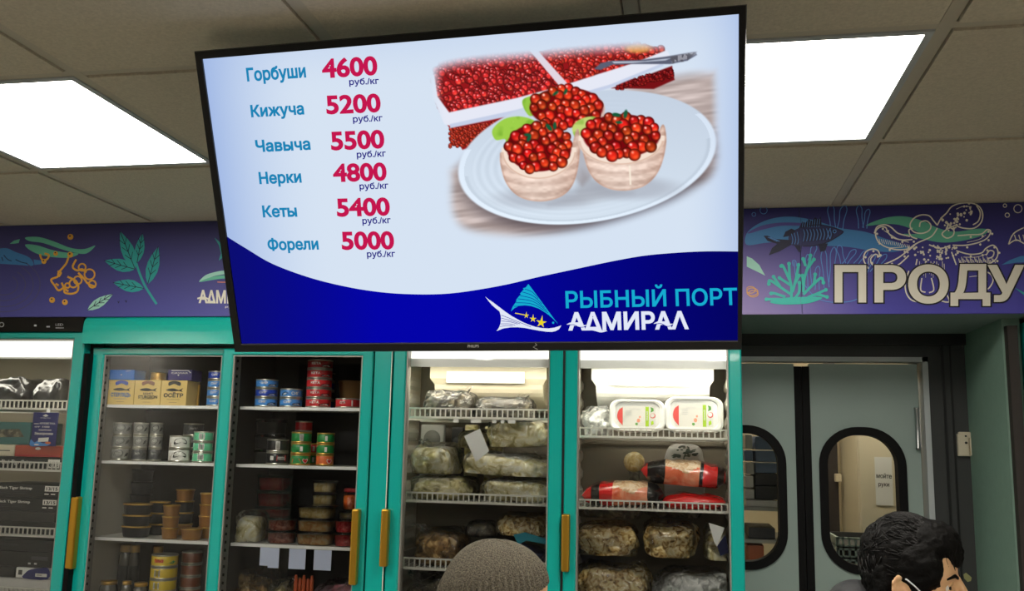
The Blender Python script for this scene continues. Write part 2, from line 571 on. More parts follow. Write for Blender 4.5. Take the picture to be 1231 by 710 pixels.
# ------------------------------------------------------------------ ceiling light panels
M['diffuser'] = emit('lit_diffuser', (255, 249, 238), PANEL_POWER)
plab = {(3, 7): 'square ceiling light panel glowing white left of the television',
        (6, 7): 'square ceiling light panel glowing white right of the television'}
for n, (i, j) in enumerate(PANELS):
    x0, x1, y0, y1 = GX[i], GX[i + 1], GY[j], GY[j + 1]
    t = thing('ceiling_light', ((x0 + x1) / 2, (y0 + y1) / 2, ZC), plab.get((i, j), 'square ceiling light panel behind the photographer'), 'ceiling light', 'ceiling light panels')
    f = MB(); q = bw + .001
    def fr(d): return [(x0 + d, y0 + d), (x1 - d, y0 + d), (x1 - d, y1 - d), (x0 + d, y1 - d)]
    o1, i1 = fr(q), fr(q + .014)
    vs = [(p[0], p[1], z) for z in (ZC - .003, ZC + .03) for o in (o1, i1) for p in o]
    fs = []
    for k in range(4):
        l = (k + 1) % 4
        fs += [(k, l, 4 + l, 4 + k), (8 + k, 12 + k, 12 + l, 8 + l), (k, 8 + k, 8 + l, l), (4 + k, 4 + l, 12 + l, 12 + k)]
    f.add(vs, fs, 'frame_grey'); f.build('panel_frame', t)
    d = MB(); d.box(x0 + q + .0145, x1 - q - .0145, y0 + q + .0145, y1 - q - .0145, ZC + .002, ZC + .008, 'diffuser'); d.build('diffuser', t)

# ------------------------------------------------------------------ swing doors with oval windows
def rrect(cx, cz, hw, hh, r, n=10):
    pts = []
    for (sx, sz, a0) in ((1, 1, 0), (-1, 1, 90), (-1, -1, 180), (1, -1, 270)):
        for k in range(n + 1):
            a = math.radians(a0 + 90 * k / n)
            pts.append((cx + sx * (hw - r) + r * math.cos(a), cz + sz * (hh - r) + r * math.sin(a)))
    return pts
YL = YD + .012                           # leaf face
gx0, gx1 = atx(957, 560, YL), atx(976, 560, YL)      # gap with black edge strips
zt = dz - fw - .006
wz1, wz0 = atz(1030, 515, YL), atz(1030, 688, YL)
rw0, rw1 = atx(988, 600, YL), atx(1089, 600, YL)
lw1 = atx(944, 600, YL); lw0 = lw1 - (rw1 - rw0)
def leaf(n, x0, x1, wx0, wx1, hinge):
    cx, hw = (wx0 + wx1) / 2, (wx1 - wx0) / 2
    cz, hh = (wz0 + wz1) / 2, (wz1 - wz0) / 2
    ov = lambda g, r=None: rrect(cx, cz, hw - g, hh - g, hw - g - .012)
    root = thing('swing_door', ((x0 + x1) / 2, YL + .02, 0), None, None)
    del_ = MB()
    # leaf with an oval opening: a ring from the outline of the leaf to the oval
    inner = ov(.008); N = len(inner)
    outer = []
    for (px, pz) in inner:
        d = Vector((px - cx, pz - cz)); k = 1e9
        if abs(d.x) > 1e-6: k = min(k, ((x1 if d.x > 0 else x0) - cx) / d.x)
        if abs(d.y) > 1e-6: k = min(k, ((zt if d.y > 0 else .02) - cz) / d.y)
        outer.append((cx + d.x * k, cz + d.y * k))
    for cnr in ((x0, .02), (x1, .02), (x1, zt), (x0, zt)):
        i = min(range(N), key=lambda q: (outer[q][0] - cnr[0]) ** 2 + (outer[q][1] - cnr[1]) ** 2)
        outer[i] = cnr
    del_.ring(outer, inner, YL, YL + .04, 'door_grey')
    o = del_.build('door_leaf', root)
    g = MB(); g.ring(ov(-.006), ov(.022), YL - .008, YL + .048, 'rubber'); g.build('window_gasket', root)
    p = MB(); p.prism(ov(.018), YL + .016, YL + .022, 'glass'); p.build('window_pane', root)
    e = MB()
    gw = (gx1 - gx0) / 2 - .0012
    if n == 1: e.box(x1, x1 + gw, YL - .002, YL + .042, .02, zt - .01, 'rubber')
    else: e.box(x0 - gw, x0, YL - .002, YL + .042, .02, zt - .01, 'rubber')
    e.build('edge_seal', root)
    if n == 2:
        h = MB(); hz1, hz0 = atz(1104, 490, YL), atz(1104, 540, YL); hx = atx(1103.5, 515, YL - .02)
        h.lathe([(.009, hz0), (.009, hz0 + .005), (.0075, hz0 + .008), (.0075, hz1 - .008), (.009, hz1 - .005), (.009, hz1)], (hx, YL - .014, 0), 'steel', 12)
        h.box(hx - .002, hx + .012, YL - .006, YL, hz0 + .006, hz1 - .006, 'steel')
        h.build('hinge', root)
    return root
d1 = leaf(1, dx0 + .006, gx0, lw0, lw1, 0)
tag(d1, 'grey-green swing door leaf beside the teal fridge, its oval window half hidden', 'door', 'swing door leaves')
d2 = leaf(2, gx1, dx1 - .014, rw0, rw1, 1)
tag(d2, 'grey-green swing door leaf with whole oval window behind the dark-haired person', 'door', 'swing door leaves')
# small rust coloured stop block at the top of the gap
# plate of a broken switch on the dark wall
px0, px1, pz1, pz0 = atx(1150, 533, YD), atx(1171, 533, YD), atz(1160, 519, YD), atz(1160, 548, YD)
t = thing('switch_box', ((px0 + px1) / 2, YD, pz0), 'beige broken switch box on the dark grey wall right of the doors', 'switch')
s_ = MB(); w_ = px1 - px0
s_.box(px0, px0 + w_ * .60, YD - .018, YD, pz0, pz1 - .006, 'beige_plastic', .003)
s_.box(px0 + w_ * .70, px1, YD - .018, YD, pz0 + .002, pz1 - .020, 'beige_plastic', .003)
s_.box(px0 + w_ * .08, px1 - w_ * .12, YD - .016, YD, pz1 - .022, pz1, 'beige_plastic', .004)
s_.box(px0 + w_ * .3, px1 - .002, YD - .006, YD, pz0, pz1 - .01, 'beige_plastic')
s_.build('switch_body', t)
s_ = MB()
s_.lathe([(.004, 0), (.004, .004)], (px0 + w_ * .45, YD - .021, (pz0 + pz1) / 2 + .004), 'black', 10, 'y')
s_.lathe([(.003, 0), (.003, .004)], (px0 + w_ * .45, YD - .021, pz1 - .014), 'black', 10, 'y')
s_.build('screw', t)
# pale flake stuck on the wall
q = Art(lambda x, y, l: (atx(x, y, YD), YD - .0012, atz(x, y, YD)))
M['flake'] = mat('pale_flake', (150, 150, 100), .8)
q.poly([(1158, 690), (1161, 688), (1165, 691), (1168, 694), (1167, 698), (1163, 699), (1159, 695)], 'flake')
o = q.build('wall_sticker'); tag(o, 'small pale flaking sticker low on the dark grey wall', 'sticker')

# ------------------------------------------------------------------ the store room seen through the windows
def simple_box(name, x0, x1, y0, y1, z0, z1, m, label, cat, group=None, bev=.004):
    b = MB(); b.box(x0, x1, y0, y1, z0, z1, m, bev)
    o = b.build(name); return tag(o, label, cat, group)
# cabinet with paper notice
YS = 4.6
cx0 = atx(1032, 600, YS)
t = thing('storage_cabinet', (cx0 + .3, YS + .25, 0), 'tall cream storage cabinet seen through the whole oval window', 'cabinet')
b = MB(); b.box(cx0, cx0 + .62, YS, YS + .5, .08, 2.2, 'beige_plastic', .006); b.box(cx0 + .02, cx0 + .6, YS + .03, YS + .47, 0, .08, 'black'); b.build('cabinet_body', t)
b = MB(); b.box(cx0 + .004, cx0 + .616, YS - .02, YS - .001, .10, 2.19, 'beige_plastic', .005); dr = b.build('cabinet_door', t)
b = MB(); b.box(cx0 + .56, cx0 + .575, YS - .05, YS - .035, 1.0, 1.3, 'steel'); b.box(cx0 + .56, cx0 + .575, YS - .05, YS - .02, 1.0, 1.02, 'steel'); b.box(cx0 + .56, cx0 + .575, YS - .05, YS - .02, 1.28, 1.30, 'steel'); b.build('handle', dr)
yp = YS - .022
P0, P1, Q1, Q0 = atx(1052, 575, yp), atx(1073, 575, yp), atz(1060, 549, yp), atz(1060, 607, yp)
b = MB(); b.box(P0, P1, yp - .0015, yp - .0002, Q0, Q1, 'paper')
o = b.build('paper_notice'); tag(o, 'white paper notice with two printed lines taped on the cream cabinet', 'notice')
q = Art(lambda x, y, l: (atx(x, y, yp - .002), yp - .002, atz(x, y, yp - .002)))
q.text('мойте', (1053.5, 574), (1072, 575), (0, -5.5), 'ink', off=.02, ref=.728); q.build('printed_line', o)
q = Art(q.proj); q.text('руки', (1056, 584), (1069, 584.5), (0, -5), 'ink', off=.02, ref=.728); q.build('printed_line', o)
# post and wall electrics
xa = atx(996, 600, 5.0)
b = MB(); b.box(xa, xa + .05, 5.0, 5.06, 0, 2.55, 'brown_post'); o = b.build('steel_post'); tag(o, 'dark vertical post in the store room, left inside the oval window', 'post')
simple_box('junction_box', atx(1004, 575, 4.97), atx(1011, 575, 4.97), 4.95, 5.0, atz(1007, 579, 4.97), atz(1007, 569, 4.97), 'beige_plastic', 'small beige junction box on the dark post in the store room', 'junction box')
# plastic crates
for k in range(3):
    z1 = atz(1025, 646 + 13 * k, 4.2); z0 = atz(1025, 657 + 13 * k, 4.2)
    x0, x1 = atx(1006, 650, 4.2), atx(1006, 650, 4.2) + .3
    b = MB()
    b.box(x0, x1, 4.2, 4.215, z1 - .008, z1, 'door_grey'); b.box(x0, x1, 4.2, 4.215, z0, z0 + .006, 'door_grey')
    for i in range(13):
        xx = x0 + (x1 - x0) * i / 12
        b.box(xx - .004, xx + .004, 4.2, 4.212, z0, z1, 'door_grey')
    b.box(x0, x1, 4.22, 4.5, z0 + .002, z0 + .006, 'dark_wall'); b.box(x0, x1, 4.485, 4.5, z0, z1, 'dark_wall')
    b.box(x0, x0 + .01, 4.2, 4.5, z0, z1, 'door_grey'); b.box(x1 - .01, x1, 4.2, 4.5, z0, z1, 'door_grey')
    o = b.build('slatted_crate'); tag(o, 'grey slatted plastic crate in the store room, ' + ['topmost of the pile', 'second of the pile', 'lowest visible of the pile'][k], 'crate', 'slatted crates in the store room')
    zlow = z0
b = MB(); b.box(x0 - .02, x1 + .02, 4.18, 4.52, zlow - .06, zlow - .001, 'dark_wall')
for xx in (x0, x1 - .03):
    for yy in (4.19, 4.48): b.box(xx, xx + .03, yy, yy + .03, 0, zlow - .06, 'dark_wall')
o = b.build('crate_stand'); tag(o, 'dark stand under the slatted crates in the store room', 'stand')
# rack with packed goods behind the left window
yr = 4.05
rx0, rx1 = atx(880, 600, yr), atx(938, 600, yr) + .06
zz = [atz(910, 609, yr), atz(910, 648, yr), atz(910, 690, yr)]
t = thing('storage_rack', ((rx0 + rx1) / 2, yr + .2, 0), 'metal storage rack with packed goods behind the half hidden oval window', 'rack')
b = MB()
for xx in (rx0, rx1 - .03):
    for yy in (yr, yr + .37): b.box(xx, xx + .03, yy, yy + .03, 0, 2.15, 'dark_wall')
b.build('rack_frame', t)
for z in zz + [.9, .4]:
    b = MB(); b.box(rx0, rx1, yr, yr + .4, z - .015, z, 'grey_rail'); b.build('rack_shelf', t)
M['pack_white'] = mat('white_package', (206, 204, 200), .5, 0, .3, 30)
M['pack_blue'] = mat('blue_grey_package', (110, 130, 165), .5, 0, .4, 25)
M['pack_dark'] = mat('dark_package', (52, 50, 50), .5, 0, .3, 30)
M['pack_rust'] = mat('rust_package', (170, 90, 50), .6, 0, .3, 30)
k = 0
for (pa, pb, za, zb, m, nm) in [(896, 907, 600, 588, 'pack_white', 'white'), (896, 906, 586, 572, 'pack_white', 'white'), (897, 907, 570, 556, 'pack_white', 'white'), (896, 906, 554, 541, 'pack_blue', 'pale blue'), (897, 906, 539, 522, 'pack_white', 'white'),
        (908, 938, 600, 584, 'pack_dark', 'dark'), (908, 938, 583, 569, 'pack_dark', 'dark'), (909, 938, 568, 556, 'pack_blue', 'blue-grey'), (909, 938, 555, 541, 'pack_blue', 'blue-grey'), (909, 938, 540, 524, 'pack_blue', 'blue-grey'),
        (897, 935, 608, 601, 'pack_white', 'flat white')]:
    x0, x1 = atx(pa, 600, yr + .02), atx(pb, 600, yr + .02)
    z0, z1 = atz(910, za, yr + .02), atz(910, zb, yr + .02)
    if pa == 897 and pb == 935: z0 = zz[0] + .0005; zbase = z1
    simple_box('goods_package', x0, x1, yr + .02, yr + .3, z0, z1, m, f'{nm} package on the store room rack, ' + ['lowest of the left pile', 'second of the left pile', 'third of the left pile', 'fourth of the left pile', 'top of the left pile', 'lowest of the right pile', 'second of the right pile', 'third of the right pile', 'fourth of the right pile', 'top of the right pile', 'under both piles'][k], 'package', 'packages on the store room rack')
    k += 1
simple_box('goods_carton', atx(898, 640, yr + .02), atx(918, 640, yr + .02), yr + .02, yr + .3, zz[2] + .002, atz(910, 655, yr + .02), 'pack_rust', 'rust brown carton low on the store room rack', 'carton')
simple_box('goods_carton', atx(900, 640, yr + .02), atx(932, 640, yr + .02), yr + .02, yr + .3, zz[1] + .002, atz(910, 634, yr + .02), 'pack_dark', 'dark flat carton on the middle board of the store room rack', 'carton')
# store room lamp
M['tube_store'] = emit('lit_store_tube', (255, 244, 220), STORE_LAMP)
t = thing('tube_lamp', (.6, 4.5, 2.55), 'tube lamp under the store room ceiling', 'lamp')
b = MB(); b.box(.0, 1.2, 4.3, 4.4, 2.51, 2.549, 'white_plastic', .006); b.build('lamp_housing', t)
b = MB(); b.tube([(.04, 4.35, 2.49), (1.16, 4.35, 2.49)], .018, 'tube_store', 12); b.build('tube', t)
# ================================================================== REFRIGERATED CABINETS
M['lamp_face'] = emit('lit_lamp_face', (255, 252, 240), 1.6)
M['lamp_under'] = emit('lit_lamp_underside', (255, 247, 228), FRIDGE_LAMP)
YSF = 2.985           # front edge of the shelves
def quad(x0, x1, z0, z1): return [(x0, z0), (x1, z0), (x1, z1), (x0, z1)]

def carcass(root, x0, x1, ztop, liner, side_front=.012, back=3.48, left_liner=None, right_liner=None, y0=2.945):
    b = MB(); t = .02
    b.box(x0, x0 + t, y0, back, .1, ztop, 'teal'); b.box(x1 - t, x1, y0, back, .1, ztop, 'teal')
    b.box(x0 + t, x1 - t, back - t, back, .1, ztop, 'teal')
    b.box(x0 + t, x1 - t, y0, back - t, ztop - t, ztop, 'teal')
    b.box(x0 + t, x1 - t, y0, back - t, .1, .16, 'teal')
    b.box(x0 + .02, x1 - .02, y0 + .04, back - .02, 0, .1, 'black')
    b.build('carcass', root)
    l = MB(); e = .001; k = .008
    xa, xb = x0 + t + e, x1 - t - e
    l.box(xa, xa + k, y0, back - t - e, .161, ztop - t - e, left_liner or liner)
    l.box(xb - k, xb, y0, back - t - e, .161, ztop - t - e, right_liner or liner)
    l.box(xa + k, xb - k, back - t - e - k, back - t - e, .161, ztop - t - e, 'back_liner_shaded' if liner == 'cream_liner' else liner)
    l.box(xa + k, xb - k, y0, back - t - e - k, ztop - t - e - k, ztop - t - e, liner)
    l.box(xa + k, xb - k, y0, back - t - e - k, .161, .18, liner)
    l.build('liner', root)

def door(root, x0, x1, z0, z1, st, yf, th, hside, hz, m='teal', hw=.026, hoff=0.0):
    b = MB()
    o, i = quad(x0, x1, z0, z1), quad(x0 + st, x1 - st, z0 + st, z1 - st * .55)
    c = .004
    oc = quad(x0 + c, x1 - c, z0 + c, z1 - c); ic = quad(x0 + st - c, x1 - st + c, z0 + st - c, z1 - st * .55 + c)
    n = 4
    vs = [(p[0], yf + c, p[1]) for p in o] + [(p[0], yf, p[1]) for p in oc] + [(p[0], yf, p[1]) for p in ic] + [(p[0], yf + c, p[1]) for p in i] + [(p[0], yf + th, p[1]) for p in i] + [(p[0], yf + th, p[1]) for p in o]
    fs = []
    for r in range(6):
        for k in range(4):
            l = (k + 1) % 4; s = (r + 1) % 6
            fs.append((r * 4 + k, r * 4 + l, s * 4 + l, s * 4 + k))
    b.add(vs, fs, m)
    d = b.build('door', root)
    p = MB(); p.box(x0 + st - .006, x1 - st + .006, yf + th * .5, yf + th * .5 + .005, z0 + st - .006, z1 - st * .55 + .006, 'glass')
    # the pane is let into the frame
    p.build('glass_pane', d)
    g = MB(); g.ring(quad(x0 + st, x1 - st, z0 + st, z1 - st * .55), quad(x0 + st + .004, x1 - st - .004, z0 + st + .004, z1 - st * .55 - .004), yf + .006, yf + th - .002, 'grey_rail'); g.build('glazing_bead', d)
    if hz:
        h = MB()
        hx = x0 + hoff if hside == 'l' else x1 - hw - hoff
        h.box(hx, hx + hw, yf - .028, yf - .001, hz[0], hz[1], 'brass', .006)
        h.build('handle', d)
    return d

def wire_shelf(root, x0, x1, z0, z1, y0=2.99, y1=3.32, pitch=.0172):
    """z0 level of the shelf, z1 top of its front rail"""
    b = MB()
    b.box(x0, x1, y0, y0 + .005, z1 - .005, z1, 'white_coat')
    b.box(x0, x1, y0 - .001, y0 + .007, z0 - .007, z0, 'white_coat')
    n = int((x1 - x0) / pitch)
    for i in range(n + 1):
        x = x0 + .004 + (x1 - x0 - .008) * i / n
        b.box(x - .0019, x + .0019, y0 + .001, y0 + .005, z0 - .001, z1 - .003, 'white_coat')
        b.box(x - .0017, x + .0017, y0 + .006, y1, z0 - .004, z0 - .0005, 'white_coat')
    b.box(x0, x1, y1 - .006, y1, z0 - .010, z0 - .004, 'white_coat')
    b.box(x0, x1, (y0 + y1) / 2, (y0 + y1) / 2 + .006, z0 - .010, z0 - .004, 'white_coat')
    for x in (x0 - .004, x1): b.box(x, x + .004, y0, y1, z0 - .008, z1 - .002, 'white_coat')
    return b.build('wire_shelf', root)

def board_shelf(root, x0, x1, z, y0=YSF, y1=3.25):
    b = MB()
    b.box(x0, x1, y0, y0 + .004, z - .009, z + .001, 'white_plastic')
    b.box(x0, x1, y0 + .004, y1, z - .006, z, 'white_coat')
    return b.build('shelf', root)

def slotted_rail(root, x, y, z0, z1, w=.02, m='grey_rail'):
    b = MB(); b.box(x, x + w, y, y + .003, z0, z1, m)
    z = z0 + .02
    while z < z1 - .02:
        b.box(x + w * .35, x + w * .65, y - .0006, y - .0001, z, z + .009, 'black'); z += .026
    return b.build('shelf_upright', root)
def bump_rail(root, x, y0, y1, z0, z1, side):
    b = MB(); z = z0
    while z < z1:
        b.prism([(x, z), (x + side * .008, z + .012), (x + side * .008, z + .03), (x, z + .046)], y0, y1, 'white_liner'); z += .0602
    return b.build('shelf_support', root)

# --------------------------------------------------- two-door sliding cabinet in the middle (doors with tins)
Z2T = 2.2125
xa, xb = atx(88, 560, YF), atx(443.2, 560, YF)
C2 = thing('display_fridge', ((xa + xb) / 2, 3.2, 0), 'teal two-door fridge with brass handles, tins and tubs on white shelves', 'fridge', 'teal shop fridges')
carcass(C2, xa, xb, 2.2, 'dark_liner', left_liner='grey_liner', back=3.29)
hz0 = atz(190, 413.5, YF)
b = MB()
b.prism([(2.8835, hz0), (2.960, hz0), (2.960, Z2T), (2.905, Z2T), (2.895, Z2T - .006), (2.889, Z2T - .016), (2.886, Z2T - .030), (2.8848, Z2T - .05)], atx(103, 395, YF), xb, 'teal_header', 'yz'); b.build('header', C2)
b = MB(); b.box(xa + .001, xb - .001, 2.9585, 2.97, hz0 - .03, hz0 - .001, 'black'); b.build('door_track', C2)
b = MB(); b.box(xa, atx(104, 560, YF), 2.934, 2.944, .16, hz0, 'rubber'); b.box(xa + .0005, atx(93.5, 560, YF), 2.903, 2.9335, .16, hz0 - .032, 'rubber'); b.build('side_seal', C2)
Zd2 = atz(190, 418, 2.93)
hz = (atz(97, 685, YF), atz(97, 597, YF))
door(C2, atx(98.5, 560, 2.93), atx(272, 560, 2.93), .2, Zd2, .044, 2.93, .014, 'l', hz, hw=.028, hoff=-.012)
Zd3 = atz(360, 419.5, 2.90)
hz3 = (atz(430, 702, YF), atz(430, 611, YF))
door(C2, atx(258.5, 560, 2.90), atx(442.5, 560, 2.90), .2, Zd3, .036, 2.90, .02, 'r', hz3, hw=.024, hoff=.014)
SZ = [1.917, 1.7255, 1.469, 1.215]
xm0, xm1 = atx(276, 560, YSF), atx(283, 560, YSF)
for z in SZ + [.95, .65]:
    board_shelf(C2, xa + .034, xm0 - .002, z); board_shelf(C2, xm1 + .002, xb - .034, z)
b = MB(); b.box(xm0, xm1, 2.978, 3.25, .18, 2.155, 'dark_liner'); b.build('divider', C2)
slotted_rail(C2, atx(114, 560, 2.975), 2.975, .2, 2.15, .022)
slotted_rail(C2, xm0, 2.972, .2, 2.15, .022)
# three shelf price holders with papers under the third shelf
M['tag_white'] = mat('white_price_card', (205, 214, 240), .6)

# --------------------------------------------------- two-door lit cabinet at the right (doors with bags)
xa3, xb3 = atx(444.8, 560, YF), atx(893.5, 560, YF)
C3 = thing('display_fridge', ((xa3 + xb3) / 2, 3.2, 0), 'teal two-door fridge, lit white inside, right under the television', 'fridge', 'teal shop fridges')
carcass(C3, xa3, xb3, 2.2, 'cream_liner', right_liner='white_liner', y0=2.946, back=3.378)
b = MB(); b.box(xa3, atx(466, 560, YF), 2.903, 2.9455, .1, 2.2, 'teal'); b.build('front_post', C3)
ztd = atz(785, 405, YF)
for q0, q1, yy in ((466.2, 467.8, 2.925), (442.9, 444.6, 2.915)):
    b = MB(); b.box(atx(q0, 560, YF), atx(q1, 560, YF), yy, 2.9445, .1, 2.1, 'rubber'); b.build('gap_seal', C3)
b = MB(); b.box(atx(465.2, 560, YF), atx(466.1, 560, YF), 2.9005, 2.9028, .1, 2.1, 'white_coat'); b.build('edge_trim', C3)
b = MB(); b.prism([(2.884, ztd + .002), (2.944, ztd + .002), (2.944, Z2T), (2.900, Z2T), (2.888, Z2T - .02)], xa3, xb3, 'teal_header', 'yz'); b.build('header', C3)
x4a, x4b = atx(468, 560, YF), atx(675, 560, YF)
x5a, x5b = atx(678, 560, YF), xb3
door(C3, x4a, x4b, .2, ztd, .0415, YF, .044, 'l', (atz(465, 680, YF), atz(465, 611, YF)), hw=.024, hoff=-.012)
door(C3, x5a, x5b, .2, ztd, .0385, YF, .044, 'l', (atz(680, 686, YF), atz(680, 617, YF)), hw=.024, hoff=-.002)
b = MB(); b.box(x4b + .0003, x5a - .0003, 2.906, 2.944, .2, ztd, 'black'); b.build('mullion', C3)
xd = (x4b + x5a) / 2
b = MB(); b.box(xd - .010, xd + .010, 2.947, 3.33, .18, 2.155, 'white_liner'); b.build('divider', C3)
i4 = (xa3 + .0295, xd - .0105); i5 = (xd + .0105, xb3 - .0295)
def lamp_unit(x0, x1, pz, ev, lab, name):
    zb = atz(pz[0], pz[2], 2.952); zs = atz(pz[0], pz[1], 2.952)
    r = MB()
    r.prism([(2.950, zb), (2.957, zb), (2.957, zb + .012), (3.05, zb + .016), (3.05, 2.150), (2.950, 2.150)], x0, x1, 'white_plastic', 'yz')
    l = r.build('lamp', C3)
    r = MB(); r.box(x0 + .008, x1 - .008, 2.9475, 2.9495, zs, 2.149, 'lamp_face'); r.build('lamp_diffuser', l)
    r = MB(); r.prism([(2.960, zb + .0105), (3.045, zb + .0135), (3.045, zb + .0145), (2.960, zb + .0115)], x0 + .01, x1 - .01, 'lamp_under', 'yz'); r.build('lamp_tube', l)
    Ye = 3.12
    ex0, ex1 = atx(ev[0], 452, Ye), atx(ev[1], 452, Ye)
    z1, z0 = 2.15, atz((ev[0] + ev[1]) / 2, ev[2], Ye)
    zl = atz((ev[0] + ev[1]) / 2, ev[3], Ye + .12)
    e = MB()
    n = 10; prof = [(Ye, z1), (Ye, z0 + .02)]
    for k in range(n + 1):
        a = k / n * PI / 2
        prof.append((Ye + .012 + .19 * (1 - math.cos(a)) , z0 - (z0 - zl) * math.sin(a)))
    prof += [(3.334, zl), (3.334, z1)]
    sh = .014
    N = len(prof)
    vs = [(ex0 + (sh if i > 1 else 0), p[0], p[1]) for i, p in enumerate(prof)] + [(ex1 - (sh if i > 1 else 0), p[0], p[1]) for i, p in enumerate(prof)]
    fs = [tuple(range(N)), tuple(range(2 * N - 1, N - 1, -1))] + [(i, (i + 1) % N, N + (i + 1) % N, N + i) for i in range(N)]
    e.add(vs, fs, 'beige_plastic' if name == 'a' else 'white_plastic')
    eo = e.build('evaporator_cover', C3)
    e = MB(); e.box(atx(lab[0], 452, Ye), atx(lab[1], 452, Ye), Ye - .006, Ye - .0005, atz(lab[0], lab[3], Ye), atz(lab[0], lab[2], Ye), 'white_plastic', .002); e.build('cover_plate', eo)
lamp_unit(i4[0], i4[1], (575, 431, 441), (517, 657, 462, 494), (537, 631, 446, 460), 'a')
lamp_unit(i5[0], i5[1], (785, 433, 443), (711, 858, 464, 494), (733, 834, 448, 463), 'b')
# wire shelves of each side
Y3 = 2.99
D4S = [(atz(575, 501, Y3), atz(575, 490.5, Y3)), (atz(570, 603, Y3), atz(570, 593, Y3)), (atz(550, 684, Y3), atz(550, 672, Y3))]
D5S = [(atz(785, 524.5, Y3), atz(785, 514.5, Y3)), (atz(785, 611.5, Y3), atz(785, 602, Y3)), (atz(785, 705, Y3) - .09, atz(785, 695, Y3) - .09)]
for z0, z1 in D4S + [(1.16, 1.19), (.85, .88), (.5, .53)]: wire_shelf(C3, i4[0] + .012, i4[1] - .006, z0, z1)
for z0, z1 in D5S + [(.95, .98), (.55, .58)]: wire_shelf(C3, i5[0] + .010, i5[1] - .010, z0, z1)
bump_rail(C3, i5[0], 2.992, 3.32, .25, 2.02, 1); bump_rail(C3, i5[1], 2.992, 3.32, .25, 2.02, -1)
bump_rail(C3, i4[0], 2.992, 3.32, .25, 2.02, 1)
# little white clips under the top shelf of the left half
for px, w in ((572, 13), (594, 5), (615, 9), (604, 4), (548, 7)):
    b = MB(); z = D4S[0][0] - .0075; x = atx(px, 505, Y3)
    b.box(x - w * .0013, x + w * .0013, Y3, Y3 + .004, z - .011, z, 'white_plastic'); b.build('label_clip', C3)

# --------------------------------------------------- lit cabinet at the left edge
xb1 = atx(86.8, 560, YF); xa1 = xb1 - 1.05
C1 = thing('display_fridge', ((xa1 + xb1) / 2, 3.2, 0), 'teal lit fridge at the left edge with black-boxed shrimp on wire shelves', 'fridge', 'teal shop fridges')
zt1 = atz(50, 399, YF)
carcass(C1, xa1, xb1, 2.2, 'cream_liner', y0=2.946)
b = MB(); b.prism([(2.892, zt1 + .001), (2.944, zt1 + .001), (2.944, Z2T), (2.896, Z2T)], xa1, atx(101, 390, YF), 'black_gloss', 'yz'); hd = b.build('header', C1)
q = Art(lambda x, y, l: Vector((atx(x, y, 2.893), 2.8925 + .0 - l * .0004 + (atz(x, y, 2.893) - zt1) * .03, atz(x, y, 2.893))))
M['print_grey'] = mat('pale_grey_print', (170, 172, 176), .5)
q.text('LED', (67, 391.5), (76, 391.5), (0, -3), 'print_grey'); q.build('header_print', hd)
for pts, w_ in (([(67, 394), (77, 394)], .7), ([(41, 391), (44, 391)], 2), ([(56, 392.5), (60, 392.5)], 1.6)):
    q = Art(q.proj); q.stroke(pts, w_, 'print_grey', smooth=False); q.build('header_print', hd)
q = Art(q.proj); q.stroke([(2 + 2.6 * math.cos(k * PI / 6), 390 + 2.6 * math.sin(k * PI / 6)) for k in range(12)], .8, 'print_grey', closed=True); q.build('header_print', hd)
xm = (xa1 + xb1) / 2
door(C1, xm + .002, xb1, .2, zt1, .0415, YF, .044, 'l', (1.35, 1.6), hw=.024)
door(C1, xa1, xm - .002, .2, zt1, .0415, YF, .044, 'r', (1.35, 1.6), hw=.024)
i1 = (xa1 + .0295, xb1 - .0295)
zb = atz(45, 431, 2.952)
r = MB(); r.prism([(2.950, zb), (2.957, zb), (2.957, zb + .012), (3.05, zb + .016), (3.05, 2.150), (2.950, 2.150)], i1[0], i1[1], 'white_plastic', 'yz'); l = r.build('lamp', C1)
r = MB(); r.box(i1[0] + .008, i1[1] - .008, 2.9475, 2.9495, zb + .006, 2.149, 'lamp_face'); r.build('lamp_diffuser', l)
r = MB(); r.prism([(2.960, zb + .0105), (3.045, zb + .0135), (3.045, zb + .0145), (2.960, zb + .0115)], i1[0] + .01, i1[1] - .01, 'lamp_under', 'yz'); r.build('lamp_tube', l)
C1S = [(atz(40, 490, Y3), atz(40, 480.5, Y3)), (atz(35, 563.5, Y3), atz(35, 554.5, Y3)), (atz(32, 642.5, Y3), atz(32, 633, Y3)), (atz(30, 716, Y3), atz(30, 706, Y3))]
for z0, z1 in C1S + [(1.0, 1.03), (.6, .63)]: wire_shelf(C1, i1[0] + .006, i1[1] - .006, z0, z1)
zev = atz(45, 447, 3.2)

# --------------------------------------------------- teal cabinet at the right edge
xa4 = xR + .055
C4 = thing('display_fridge', (xa4 + .35, 3.25, 0), 'teal fridge cut off at the right edge beyond the green wall', 'fridge', 'teal shop fridges')
carcass(C4, xa4, xa4 + .7, 2.2, 'dark_liner', y0=2.996, back=3.53)
door(C4, xa4, xa4 + .7, .2, 2.1, .05, 2.95, .044, 'r', (1.35, 1.6))
b = MB(); b.box(xa4, xa4 + .7, 2.94, 2.995, 2.102, 2.2, 'teal_header', .006); b.build('header', C4)
for z in (1.9, 1.6, 1.3, 1.0, .6): board_shelf(C4, xa4 + .05, xa4 + .65, z, 3.05, 3.46)
